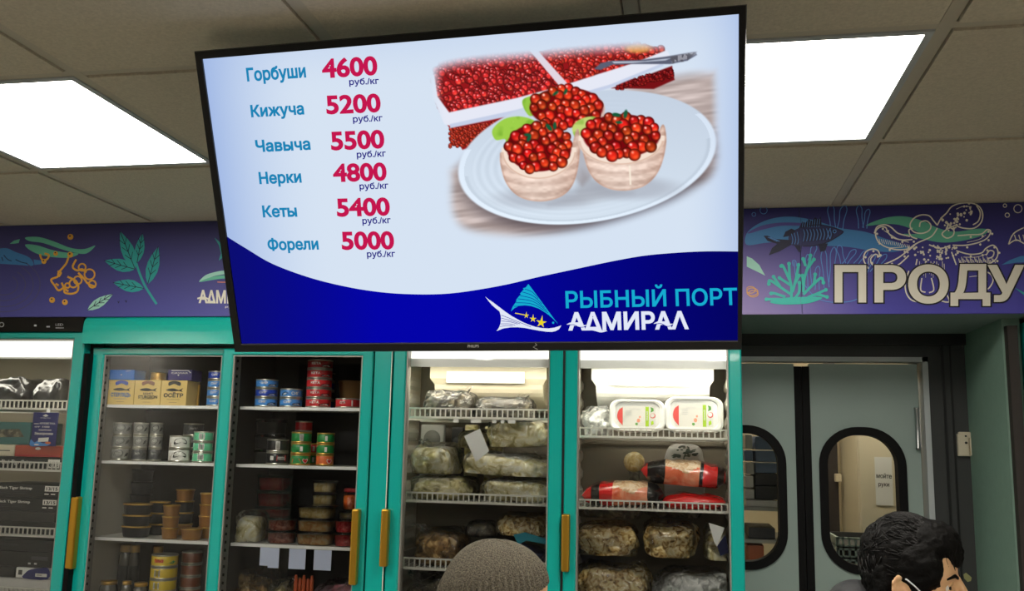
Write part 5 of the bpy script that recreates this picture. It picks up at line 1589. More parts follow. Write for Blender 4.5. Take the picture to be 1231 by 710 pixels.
tubstack(234, 256, S3, 14.2, 4, 3.06, 'gold_dull', 'gold_tin', 'gold-brown round tin in the tall stack at the stile, *', 'tin', 'gold-brown tins', 'gold_tin')
tubstack(204, 228, S3, 14.4, 4, 3.13, ['gold_dull', 'black_tin', 'black_tin', 'gold_dull'], 'gold_tin', 'round tin in the rear stack between the gold stacks, *', 'tin', 'gold-brown tins', 'gold_tin')
# fourth shelf: dark jars and yellow tins
M['jar_dark'] = mat('dark_jar_glass', (34, 36, 38), .08, 0, .5, 12, coat=.6, col2=(120, 118, 108))
def jar(px0, px1, zs, hpx, Yf, label, group, lidm='gold_tin', m='jar_dark'):
    r = (px1 - px0) / 2 * mpp(Yf) * .96; y = Yf + r; x = keep_in(atx((px0 + px1) / 2, 690, y), r); h = hpx * mpp(Yf); z = zs + .0006
    t = thing('jar', (x, y, z), label, 'jar', group)
    b = MB(); b.lathe([(r * .9, 0), (r, .004), (r, h * .74), (r * .9, h * .84), (r * .78, h * .88), (r * .78, h * .9)], (x, y, z), m, 24); b.build('glass_body', t)
    b = MB(); b.lathe([(r * .86, h * .885), (r * .9, h * .89), (r * .9, h * .985), (r * .84, h)], (x, y, z), lidm, 24); b.build('lid', t)
    b = MB(); b.lathe([(r * 1.003, h * .2), (r * 1.006, h * .21), (r * 1.006, h * .66), (r * 1.003, h * .67)], (x, y, z), 'black_lab', 24, cap=False); b.build('label_band', t)
for k, (p0, p1, yy) in enumerate([(120, 144, 3.0), (147, 160, 3.02), (161, 180, 3.0), (181, 195, 3.03)]):
    jar(p0, p1, S4, 40, yy, 'dark glass jar on the lowest visible shelf, ' + ['first from the left of the front row', 'second from the left of the front row', 'third from the left of the front row', 'fourth from the left, beside the yellow tins'][k], 'dark jars')
for k, (p0, p1) in enumerate([(120, 142), (151, 169), (179, 197)]):
    zt_ = S4 + 40 * mpp(3.0) + .004
    b = MB(); x0, x1 = atx(p0, 690, 3.0), atx(p1, 690, 3.0)
    jar(p0 + 2, p1 - 2, S4, 76, 3.14, 'tall dark jar in the rear row of the lowest shelf, ' + ['leftmost', 'middle', 'rightmost'][k], 'tall dark jars')
stack(190, 224, S4, 15.2, 5, 3.0, 'tin', 'yellow_lab', [a_yellow_bar, a_yellow, a_yellow_bar, a_yellow_bar, a_yellow], 'yellow-labelled tin on the lowest shelf, front stack, *', 'tin', 'yellow-labelled tins')
stack(226, 252, S4, 15, 5, 3.09, 'tin', 'brown_lab', a_gold, 'brown-labelled tin behind the yellow tins, *', 'tin', 'brown-labelled tins')

# ---- third fridge door: first shelf
stack(305, 334, S1, 11.9, 3, 2.995, 'tin', ['blue_l', 'blue_d', 'blue_l'], [a_fish_text('СИГ'), a_fish_text('СИГ'), a_fish_text('ЧИР')], 'blue fish tin in the stack of three, left of the pair, *', 'tin', 'blue tins in the third door')
stack(335, 364, S1, 11.9, 2, 2.995, 'tin', 'blue_l', [a_fish_text('СИГ'), a_word_left('СИГ')], 'blue fish tin in the short stack beside the red tins, *', 'tin', 'blue tins in the third door')
stack(366, 399, S1, 12.3, 5, 2.995, 'tin', ['red', 'red', 'red', 'red', 'red_d'], a_fish_text('КЕТА'), 'red fish tin in the tall stack of the third door, *', 'tin', 'red tins in the third door')
stack(402, 434, S1, 12.6, 1, 2.995, 'tin', 'red', lambda q: (q.text('КЕТА', (-.75, .4), (-.2, .4), (0, .35), 'white_lab', 1, .03), q.poly([(.3, .05), (.42, .05), (.42, .95), (.3, .95)], 'white_lab', 1)), 'single red fish tin lying right of the tall red stack', 'tin', 'red tins in the third door')
stack(290, 312, S1, 12.6, 5, 3.16, 'tin', 'red_d', None, 'dull red tin at the rear left of the third door, *', 'tin', 'dull red tins at the rear')
stack(380, 402, S1, 11.6, 4, 3.12, 'tin', ['blue_d', 'black_lab', 'blue_d', 'tin_dark'], None, 'dark tin behind the tall red stack, *', 'tin', 'dark tins behind the red stack')
c_ = at(420, 462, 3.15)
t = thing('paper_cup', (c_.x, 3.16, S1), 'brown cardboard cup behind the single red tin', 'cup')
b = MB(); b.lathe([(.028, .0006), (.030, .004), (.041, .096), (.043, .099), (.041, .101), (.038, .097)], (c_.x, 3.16, S1), 'cardboard', 22); b.build('cup_body', t)
b = MB(); b.lathe([(.0405, .093), (.0432, .0935), (.0432, .0965), (.0405, .097)], (c_.x, 3.16, S1), 'cardboard', 22, cap=False); b.build('rim', t)
# second shelf
stack(319, 347, S2, 16.0, 2, 2.995, 'tin', 'black_lab', [a_red_name, a_barcode()], 'black tin left of the green tins, *', 'tin', 'black tins on the second shelf')
stack(348, 374, S2, 13.9, 3, 2.995, 'gold_tin', ['green', 'green', 'green'], [a_heart, a_red_strip(), a_barcode()], 'green and red tin in the front stack of three, *', 'tin', 'green and red tins')
stack(379, 402, S2, 13.6, 3, 3.03, 'gold_tin', ['orange', 'green', 'green'], [a_heart, a_red_strip(), a_red_strip()], 'green and red tin in the stack right of the front one, *', 'tin', 'green and red tins')
stack(366, 386, S2, 13.4, 2, 3.12, 'gold_tin', ['green', 'red'], a_red_strip(), 'green tin between and behind the two green stacks, *', 'tin', 'green tins at the rear')
stack(352, 374, S2, 13.6, 4, 3.12, 'tin', ['green', 'green', 'red', 'red'], None, 'red tin showing above the front green stack, *', 'tin', 'red tins at the rear of the second shelf')
M['tray_black'] = mat('black_tray_plastic', (30, 30, 30), .3); M['clear_lid'] = M['clear_plastic']
tubstack(288, 322, S2, 19, 3, 3.09, 'tray_black', 'clear_plastic', 'black tray with a clear lid at the rear left, *', 'tray', 'black lidded trays', 'food_tray', 1.0, 5, .92, lidh=.012)
b = None
# third shelf: plastic tubs
M['roe_dark'] = mottled('dark_red_roe', [(120, 20, 22), (176, 44, 44), (140, 28, 30)], 90, .25)
M['roe_red'] = mottled('red_roe', [(190, 30, 38), (226, 60, 62), (240, 104, 98)], 90, .25)
M['roe_brown'] = mottled('brown_red_fish', [(130, 44, 34), (180, 78, 60), (212, 124, 100)], 60, .25)
M['salad'] = mottled('pale_yellow_fish_pieces', [(204, 172, 104), (240, 218, 150), (250, 240, 200)], 55, .3)
M['salad_o'] = mottled('orange_fish_pieces', [(214, 140, 80), (240, 192, 124), (248, 228, 174)], 50, .3)
M['roe_orange'] = mottled('orange_roe', [(206, 84, 22), (228, 110, 40), (240, 150, 70)], 120, .2)
cp_ = 'clear_plastic'
tubstack(285, 325, S3, 20, 4, 3.125, cp_, cp_, 'clear tub of dark red roe, rear left stack, *', 'tub', 'tubs of dark red roe', 'food_tub', 1.0, 5, .92, 'roe_dark', .86)
tubstack(315, 354, S3, 15.6, 2, 3.0, cp_, cp_, 'round clear tub of brown-red fish, beside the dried fish, *', 'tub', 'tubs of brown-red fish', 'food_tub', 1.0, 2, .94, 'roe_brown', .88)
tubstack(351, 399, S3, 16.2, 3, 2.995, cp_, cp_, 'square clear tub of pale yellow fish, front stack, *', 'tub', 'tubs of pale yellow fish', 'food_tub', 1.0, 4, .9, ['salad_o', 'salad_o', 'salad'], .86, sy=.75)
tubstack(370, 400, S3, 15.0, 5, 3.11, cp_, cp_, 'square clear tub of pale fish, tall rear stack, *', 'tub', 'tubs of pale fish at the rear', 'food_tub', 1.0, 4, .9, 'salad', .86, sy=.8)
tubstack(398, 430, S3, 16.6, 2, 2.995, cp_, cp_, 'round clear tub of bright red roe near the brass handle, *', 'tub', 'tubs of bright red roe', 'food_tub', 1.0, 2, .94, 'roe_red', .88)
tubstack(402, 432, S3, 13.0, 3, 3.10, cp_, cp_, 'clear tub of pale yellow fish behind the red roe, *', 'tub', 'tubs of pale yellow fish at the rear', 'food_tub', 1.0, 2, .94, 'salad', .86)
_z = S3 + 3 * 13 * mpp(3.1) + .003
def roejar(px0, px1, z, hpx, Yf, label):
    r = (px1 - px0) / 2 * mpp(Yf); y = Yf + r; x = keep_in(atx((px0 + px1) / 2, 600, y), r); h = hpx * mpp(Yf)
    t = thing('jar', (x, y, z), label, 'jar')
    b = MB(); b.lathe([(r * .9, 0), (r, .004), (r, h * .72), (r * .84, h * .82), (r * .84, h * .84)], (x, y, z), cp_, 24); b.build('glass_body', t)
    b = MB(); b.lathe([(r * .88, .002), (r * .95, .006), (r * .95, h * .68), (r * .7, h * .7)], (x, y, z), 'roe_orange', 24); b.build('contents', t)
    b = MB(); b.lathe([(r * .86, h * .83), (r * .92, h * .84), (r * .92, h * .97), (r * .86, h)], (x, y, z), 'red', 24); b.build('lid', t)
roejar(412, 434, _z, 26, 3.10, 'glass jar of orange roe standing on the tubs behind the handle')

# ---- plump packages
def sgn(v, e): return math.copysign(abs(v) ** e, v)
def pillow(mb, c, hw, hh, hd, m, seed=0, e=.55, amp=.12, freq=9.0, rot=0.0, nu=72, nv=34, flat=True, ends=0.0, freq2=30.0, amp2=.04, tilt=0.0, crease=.0):
    """plump package, its long way along x; c is the middle of its underside"""
    vs = []; fs = []
    ca, sa = math.cos(rot), math.sin(rot)
    for i in range(nv + 1):
        th = -PI / 2 + PI * i / nv
        for k in range(nu):
            a = 2 * PI * k / nu
            p = Vector((sgn(math.cos(th), e) * sgn(math.cos(a), e), sgn(math.cos(th), e) * sgn(math.sin(a), e), sgn(math.sin(th), .8)))
            thin = 1.0
            if ends: thin = 1 - ends * max(0, abs(p.x) - .55) / .45
            q = Vector((p.x * hw, p.y * hd, p.z * hh * thin))
            s = Vector((seed * 3.1, seed * 1.7, seed * .9))
            d = noise.noise(q * freq + s) * amp + noise.noise(q * freq2 + s) * amp2 + (.5 - abs(noise.noise(q * freq * 1.6 + s * 2))) * crease + (.4 - abs(noise.noise(q * 64 + s))) * crease * .5
            q = q * (1 + d)
            if flat and q.z < -hh * .78: q.z = -hh * .78 + (q.z + hh * .78) * .15
            vs.append((c[0] + q.x * ca + q.z * sa * 1.0, c[1] + q.y, c[2] + hh * .82 - q.x * sa + q.z * ca))
    for i in range(nv):
        for k in range(nu):
            a, b_ = i * nu + k, i * nu + (k + 1) % nu
            fs.append((a, b_, b_ + nu, a + nu))
    mb.add(vs, fs, m, True)
    return vs
BAYS = [(-200, 92, i1[0] + .012, i1[1] - .012, [z[0] - .012 for z in C1S] + [2.10]), (262, 450, xm1 + .0035, xb - .036, [z - .010 for z in SZ] + [2.10]),
        (470, 674, i4[0] + .018, i4[1] - .012, [z[0] - .012 for z in D4S] + [2.085]), (676, 900, i5[0] + .0165, i5[1] - .0165, [z[0] - .012 for z in D5S] + [2.085])]
def fit(mb, pxm, z0):
    """soft packages give way to the walls and the shelf above"""
    for p0, p1, xl, xr, zs_ in BAYS:
        if p0 < pxm < p1:
            top = min(z for z in zs_ if z > z0 + .012)
            mb.v = [(min(max(p[0], xl), xr), max(p[1], 2.9975) if p0 != 262 else p[1], min(p[2], top)) for p in mb.v]
def clampz(mb, z):
    mb.v = [(p[0], p[1], max(p[2], z)) for p in mb.v]
def bag(px0, px1, pt, pb, Yf, m, label, cat='bag', group=None, film='film', name='food_bag', zs=None, depth=.2, seed=0, e=.44, rot=0.0, amp=.2, freq=14, body='contents', ends=0.0, tail=True):
    if Yf < 3.05 and px0 > 470: Yf += .02; depth = min(depth, .19)
    c = at((px0 + px1) / 2, pb, Yf); hw = (px1 - px0) / 2 * mpp(Yf); hh = (pb - pt) / 2 * mpp(Yf); z0 = zs if zs is not None else c.z
    x = atx((px0 + px1) / 2, (pt + pb) / 2, Yf + depth * .25)
    t = thing(name, (x, Yf + depth / 2, z0), label, cat, group)
    b = MB(); pillow(b, (x, Yf + depth / 2, z0), hw * .93, hh * .92, depth / 2 * .93, m, seed, e, amp, freq, rot, ends=ends, freq2=45, amp2=.10, crease=.12); clampz(b, z0 + .0012); fit(b, (px0 + px1) / 2, z0); b.build(body, t)
    if film:
        b = MB(); pillow(b, (x, Yf + depth / 2, z0), hw, hh * 1.04, depth / 2, film, seed + .37, e * .9, amp * .7, freq, rot, ends=ends, freq2=60, amp2=.06, crease=.16); clampz(b, z0 + .0006); fit(b, (px0 + px1) / 2, z0); b.build('film_wrap', t)
    if tail:
        # gathered corner of the wrapper
        rr = random.Random(seed); b = MB(); vs = []; fs = []
        s = 1 if rr.random() < .5 else -1; bx = x + s * hw * rr.uniform(.1, .6); bz = z0 + hh * 1.55; n = 7
        for i in range(5):
            for k in range(n):
                u = (k / (n - 1) - .5); w_ = hw * (.16 + .16 * i / 4)
                vs.append((bx + u * w_ * 2 + s * i * .008, Yf + depth * .3 + .012 * math.sin(k * 2.4 + i) - i * .006, bz + i * hh * .16 + .005 * math.sin(k * 3 + i)))
        for i in range(4):
            for k in range(n - 1): fs.append((i * n + k, i * n + k + 1, (i + 1) * n + k + 1, (i + 1) * n + k))
        b.add(vs, fs, film or m, True); fit(b, (px0 + px1) / 2, z0); b.build('wrapper_tail', t)
    return t
M['fish_pale'] = mottled('pale_frozen_fish', [(170, 156, 96), (226, 214, 160), (246, 240, 206), (252, 250, 236)], 26, .3)
M['fish_olive'] = mottled('olive_frozen_fish', [(136, 126, 74), (204, 192, 130), (236, 228, 184)], 26, .3)
M['fish_brown'] = mottled('brown_dried_fish', [(84, 60, 34), (160, 122, 72), (212, 178, 118)], 34, .35)
M['fish_yellow'] = mottled('yellow_brown_mussels', [(96, 70, 38), (190, 154, 90), (232, 210, 150), (240, 226, 180)], 46, .25)
M['fish_dark'] = mottled('dark_packed_fish', [(44, 40, 34), (92, 84, 68), (150, 140, 116)], 34, .3)
M['pink_fillet'] = mottled('pink_fillet', [(186, 120, 130), (214, 164, 176), (232, 204, 212)], 24, .25)
M['salmon'] = mottled('orange_salmon', [(214, 84, 48), (230, 122, 84), (238, 164, 130)], 16, .25)
M['sticks'] = mat('orange_sticks', (206, 96, 56), .4, 0, .3, 40)
M['black_wrap'] = mat('black_plastic_wrap', (14, 14, 15), .36, bump=.5, bscale=22, coat=.5)
# third door: dried fish pack on the third shelf and heaps below
bag(283, 316, 612, 650, 3.0, 'fish_pale', 'clear bag of pale dried fish at the left of the third shelf', 'bag', None, 'film', zs=S3 + .0006, depth=.1, seed=3, tail=False)
bag(322, 362, 572, 600, 3.20, 'fish_dark', 'dark bag of fish at the rear of the third shelf', 'bag', None, 'film', zs=S3 + .0006, depth=.12, seed=4, tail=False) if False else None
# hanging price cards under the third shelf
for k, (p0, p1, pt, pb, rz) in enumerate([(311, 322, 662, 684, 0), (322, 335, 662, 686, 0), (347, 367, 663, 687, 0), (377, 398, 664, 688, 0)]):
    b = MB(); x0, x1 = atx(p0, 675, 2.9805), atx(p1, 675, 2.9805); zt_ = SZ[2] - .0095; hgt = (pb - pt) * mpp(2.98)
    dy = .0 if k != 0 else .006
    b.box(x0, x1, 2.9805 + dy, 2.9815 + dy, zt_ - hgt, zt_, 'tag_white'); b.box(x0 + .004, x1 - .004, 2.9815 + dy, 2.986 + dy, zt_ - .008, zt_ + .0002, 'clear_plastic')
    o = b.build('price_card'); tag(o, ['white price card behind another one, leftmost under the third shelf', 'white price card under the third shelf, covering the leftmost one', 'white price card in the middle under the third shelf', 'white price card nearest the brass handle under the third shelf'][k], 'price card', 'white price cards')
bag(274, 320, 684, 742, 3.03, 'fish_brown', 'heap of brown dried fish in a bag at the lowest left', 'bag', None, 'film_fine', zs=S4 + .0006, depth=.2, seed=7, amp=.4, freq=18)
bag(324, 350, 694, 742, 3.05, 'fish_pale', 'bag of pale fish between the dried fish and the sticks', 'bag', None, 'film_fine', zs=S4 + .0006, depth=.18, seed=8, amp=.3)
bag(382, 434, 686, 742, 2.99, 'pink_fillet', 'clear bag of pink fillet on the lowest shelf by the handle', 'bag', None, 'film', zs=S4 + .0006, depth=.2, seed=9, amp=.3, rot=-.12)
t = thing('fish_stick_bundle', (atx(362, 692, 3.08), 3.09, S4), 'bundle of orange fish sticks standing between the bags', 'bundle')
for k in range(7):
    xx = atx(355.5 + k * 3.2, 692, 3.08); b = MB()
    b.tube([(xx, 3.08 + (k % 3) * .012, S4 + .001), (xx + .002, 3.08 + (k % 3) * .012, S4 + .13), (xx + .001, 3.08 + (k % 3) * .012, S4 + .148 - (k % 3) * .012)], [.0065, .0065, .004], 'sticks', 8); b.build('stick', t)

# ---- lit fridge, left half
z41, z42, z43 = [z[0] + .0008 for z in D4S]; z51, z52, z53 = [z[0] + .0008 for z in D5S]
M['foil'] = mat('crumpled_silver_film', (150, 148, 138), .2, .4, bump=.6, bscale=25)
G4 = 'bags of pale fish'
bag(510, 571, 466, 500, 3.005, 'fish_dark', 'film-wrapped dark tray at the left of the top wire shelf', 'package', None, 'film', zs=z41, depth=.11, seed=11, e=.4, amp=.12, tail=True, name='wrapped_tray')
bag(573, 640, 474, 500, 3.005, 'fish_dark', 'film-wrapped grey tray at the right of the top wire shelf', 'package', None, 'film', zs=z41, depth=.11, seed=12, e=.4, amp=.14, name='wrapped_tray')
zb_ = z42
bag(496, 567, 574, 603, 3.0, 'fish_olive', 'flat bag of olive fish lying lowest left on the wire shelf', 'bag', G4, 'film', zs=zb_, depth=.2, seed=13, amp=.22, tail=False)
bag(577, 660, 574, 603, 3.0, 'fish_pale', 'flat bag of pale fish lying lowest right on the wire shelf', 'bag', G4, 'film', zs=zb_, depth=.2, seed=14, amp=.22, tail=False)
zh = z42 + 30 * mpp(3.0)
bag(496, 547, 538, 577, 3.01, 'fish_pale', 'plump bag of pale fish at the left on the flat bags', 'bag', G4, 'film', zs=zh, depth=.18, seed=15, amp=.3)
bag(558, 660, 549, 578, 3.01, 'fish_pale', 'long bag of pale fish across the middle of the pile', 'bag', G4, 'film', zs=zh, depth=.2, seed=16, amp=.25, rot=.06)
bag(588, 660, 511, 553, 3.02, 'fish_pale', 'large bag of whitish fish on top of the pile, right side', 'bag', G4, 'film', zs=zh + 35 * mpp(3.0), depth=.2, seed=17, amp=.22, rot=-.08)
bag(551, 586, 527, 550, 3.14, 'fish_olive', 'olive bag of fish behind the white card', 'bag', G4, 'film', zs=zh + 33 * mpp(3.0), depth=.14, seed=18, amp=.3, tail=False)
# white card stuck between the bags
def card(pts, Y, label, name='paper_card', m='paper', cat='card', th=.0012, lean=.0):
    b = MB(); w_ = [at(p[0], p[1], Y + lean * (pts[0][1] - p[1])) for p in pts]
    b.add([(p.x, p.y, p.z) for p in w_] + [(p.x, p.y + th, p.z) for p in w_], [tuple(range(len(pts))), tuple(range(2 * len(pts) - 1, len(pts) - 1, -1))] + [(i, (i + 1) % len(pts), len(pts) + (i + 1) % len(pts), len(pts) + i) for i in range(len(pts))], m)
    o = b.build(name); return tag(o, label, cat)
card([(558, 524), (577, 515), (588, 542), (572, 555)], 2.998, 'crooked white paper card tucked between the fish bags')
# small packs standing at the back
for k, (p0, p1, pt, m, nm) in enumerate([(505, 533, 510, 'pack_white', 'pale grey'), (542, 556, 513, 'pack_dark', 'dark'), (558, 574, 510, 'fish_olive', 'olive'), (582, 604, 512, 'fish_olive', 'yellow-rimmed'), ]):
    x0, x1 = atx(p0, 540, 3.27), atx(p1, 540, 3.27); zt_ = atz((p0 + p1) / 2, pt, 3.27)
    t = thing('flat_pack', ((x0 + x1) / 2, 3.285, z42), f'{nm} flat pack standing at the back of the left fridge half', 'package', 'flat packs at the back')
    b = MB(); b.box(x0, x1, 3.27, 3.30, z42, zt_, m, .006); b.build('pack_body', t)
    b = MB(); xx, zz_ = (x0 + x1) / 2, zt_ - .05; b.lathe([(.0, 0), ((x1 - x0) * .36, 0), ((x1 - x0) * .36, .001)], (xx, 3.2685, zz_), 'tin_dark' if k != 0 else 'grey_lab', 20, 'y', cap=False); b.build('round_label', t)
# third wire shelf
bag(500, 556, 640, 684, 3.01, 'fish_brown', 'bag of brown fish at the left of the third wire shelf', 'bag', None, 'film', zs=z43, depth=.18, seed=19, amp=.25)
bag(599, 657, 622, 648, 3.04, 'fish_yellow', 'bag of yellow-brown fish at the right above the blue pack', 'bag', None, 'film', zs=z43 + .1, depth=.18, seed=20, amp=.22, tail=False)
M['frost'] = mottled('frosted_white_pieces', [(170, 172, 170), (222, 224, 222), (246, 246, 244)], 40, .3); M['navy_pack'] = mat('navy_blue_pack', (16, 24, 66), .3, 0, .2, 20, coat=.5); M['teal_pack'] = mat('teal_pack_strip', (30, 130, 150), .3, coat=.5)
b_ = bag(556, 659, 652, 684, 3.02, 'navy_pack', 'navy blue pack with teal stripe behind the grey beanie', 'package', None, None, zs=z43, depth=.19, seed=21, amp=.2, tail=False, name='fish_pack', body='pack_body', ends=.5)
b = MB(); pp_ = [at(*p, 2.995) for p in [(616, 643), (630, 640), (656, 648), (657, 655), (632, 650), (622, 655)]]
b.add([(p.x, 3.012, p.z) for p in pp_] + [(p.x, 3.016, p.z) for p in pp_], [tuple(range(6)), tuple(range(11, 5, -1))] + [(i, (i + 1) % 6, 6 + (i + 1) % 6, 6 + i) for i in range(6)], 'teal_pack'); b.build('stripe', b_)
bag(562, 596, 626, 645, 3.14, 'fish_dark', 'dark film pack at the rear of the third wire shelf', 'package', None, 'film', zs=z43 + .085, depth=.12, seed=22, amp=.2, tail=False)
zq = 1.161
bag(488, 549, 712, 800, 3.02, 'fish_dark', 'dark bag on the shelf under the brown fish bag', 'bag', None, 'film', zs=zq, depth=.2, seed=23, amp=.3)
bag(564, 655, 714, 800, 3.02, 'fish_brown', 'brown bag on the shelf below the navy pack', 'bag', None, 'film', zs=zq, depth=.2, seed=24, amp=.3)

# ---- lit fridge, right half
# white tubs lying on their side with printed lids towards the shop
for n, c in dict(lime=(168, 206, 44), soft_red=(222, 84, 78), soft_grey=(196, 198, 196), leaf=(96, 160, 70), peach=(240, 160, 130)).items(): M[n] = mat('print_' + n, c, .4)
def whitetub(px0, px1, pt, pb, Yf, label, lean=.16):
    hw = (px1 - px0) / 2 * mpp(Yf); hh = (pb - pt) / 2 * mpp(Yf)
    cx, cz = atx((px0 + px1) / 2, (pt + pb) / 2, Yf), z51 + hh * 1.0 + .010
    t = thing('ice_cream_tub', (cx, Yf + .06, z51), label, 'tub', 'white lidded tubs')
    def P(u, v, d): return Vector((cx + u * hw, Yf + d + (v + 1) * lean * hh * .5, cz + v * hh - d * lean * .6 + .004))
    def outline(s, r=.55, n=8):
        pts = []
        for (sx, sz, a0) in ((1, 1, 0), (-1, 1, 90), (-1, -1, 180), (1, -1, 270)):
            for k in range(n + 1):
                a = math.radians(a0 + 90 * k / n); rz = r * hw / hh * .75; rz = min(rz, .9)
                pts.append((s * (sx * (1 - r * .7) + r * .7 * math.cos(a)), s * (sz * (1 - rz * .75) + rz * .75 * math.sin(a))))
        return pts
    def loft(name, rings, m, parent):
        b = MB(); N = len(outline(1)); vs = []; fs = []
        for s, d in rings: vs += [P(u, v, d) for u, v in outline(s)]
        for i in range(len(rings) - 1):
            for k in range(N): fs.append((i * N + k, i * N + (k + 1) % N, (i + 1) * N + (k + 1) % N, (i + 1) * N + k))
        fs.append(tuple(range(N))); fs.append(tuple(range((len(rings) - 1) * N, len(rings) * N)))
        b.add(vs, fs, m, False); return b.build(name, parent)
    loft('tub_body', [(.93, .0165), (.94, .02), (.84, .10), (.80, .104)], 'white_plastic', t)
    lid = loft('lid', [(.80, .007), (.83, .002), (.92, 0), (.97, .001), (1.0, .006), (1.0, .014), (.96, .016)], 'white_plastic', t)
    q = Art(lambda u, v, l: P(u, v, .0064 - .0004 * l))
    q.poly([(-.66, -.66), (.66, -.66), (.66, .6), (-.66, .6)], 'white_lab', 0)
    q.poly(smooth_pts([(-.52, -.62), (-.68, -.3), (-.72, 0), (-.66, .35), (-.52, .52)], False, 4), 'soft_red', 1)
    q.poly([(.3, -.66), (.42, -.66), (.42, .56), (.3, .56)], 'lime', 1)
    q.poly([(.48, .2), (.6, .3), (.58, .48), (.48, .54), (.5, .36)], 'leaf', 1); q.poly([(.5, -.6), (.6, -.5), (.58, -.3), (.5, -.36)], 'lime', 1)
    q.disc(.56, 0, .1, 'soft_red', 1, .16); q.disc(.55, .02, .075, 'white_lab', 2, .12); q.disc(.05, -.3, .06, 'peach', 1, .12); q.disc(-.02, -.52, .05, 'leaf', 1, .08); q.disc(.1, -.08, .035, 'peach', 1, .07)
    for k in range(4): q.stroke([(-.42, .3 - k * .09), (-.2, .3 - k * .09)], .03, 'soft_grey', 1, False)
    q.text('ТАРТАР', (-.28, .34), (.1, .34), (0, .1), 'soft_grey', 1, .0)
    q.text('нежный', (.385, -.3), (.385, .28), (-.07, 0), 'white_lab', 3, .01)
    q.build('lid_print', lid)
whitetub(733, 798.5, 478, 516, 3.0, 'white plastic tub with printed lid, left of the pair')
whitetub(800.5, 868, 475, 517, 3.0, 'white plastic tub with printed lid, right of the pair')
bag(702, 734, 488, 524, 3.06, 'frost', 'crumpled bag of ice beside the left white tub', 'bag', None, 'film', zs=z51, depth=.16, seed=31, amp=.5, freq=30, tail=False)
M['tree_ink'] = mat('print_tree', (78, 88, 78), .6)
# white flour-like bag with a printed tree at the back
x0, x1 = atx(798, 550, 3.20), atx(848, 550, 3.20)
t = thing('printed_bag', ((x0 + x1) / 2, 3.24, z52), 'whitish bag printed with a dark tree, standing at the back', 'bag')
b = MB(); pillow(b, ((x0 + x1) / 2, 3.24, z52), (x1 - x0) / 2, (atz(820, 527, 3.2) - z52) / 2 * 1.0, .03, 'pack_white', 41, .4, .05, 9); clampz(b, z52 + .0006); o = b.build('bag_body', t)
q = Art(lambda x, y, l: Vector((atx(x, y, 3.2), 3.202 - .0004 * l, atz(x, y, 3.2))))
rt = random.Random(8)
for k in range(34):
    a_ = rt.uniform(0, PI); rr_ = math.sqrt(rt.random()); q.disc(823 + 15 * rr_ * math.cos(a_), 549 - 13 * rr_ * math.sin(a_) * (1 if rt.random() < .8 else .5), rt.uniform(1.6, 3.6), 'tree_ink', 1, rt.uniform(.7, 1.4), rt.uniform(-.4, .4))
q.stroke([(825, 557), (822, 550), (828, 540)], 1.3, 'tree_ink', 1); q.disc(824, 556.5, 12, 'fish_olive', 1, 3)
q.build('tree_print', o)
# pale round rolls behind the red bags
for k, (px, py, r) in enumerate([(762, 555, 12), (784, 562, 8)]):
    c_ = at(px, py, 3.22); rr = r * mpp(3.22)
    t = thing('wrapped_roll', (c_.x, 3.25, z52), ['round pale roll', 'pinkish roll', 'small pale roll'][k] + ' in film behind the red bags, ' + ['left', 'middle', 'right'][k], 'roll', 'film-wrapped rolls')
    zc = c_.z; b = MB(); b.lathe([(rr * .6, -.04), (rr, -.03), (rr, .04), (rr * .6, .05)], (c_.x, 3.25, zc), 'salad' if k != 1 else 'pink_fillet', 18, 'y')
    b.build('roll_body', t); b = MB(); b.box(c_.x - rr * .5, c_.x + rr * .5, 3.225, 3.275, z52, zc - rr * .9, 'fish_dark', .004); b.build('roll_tray', t)
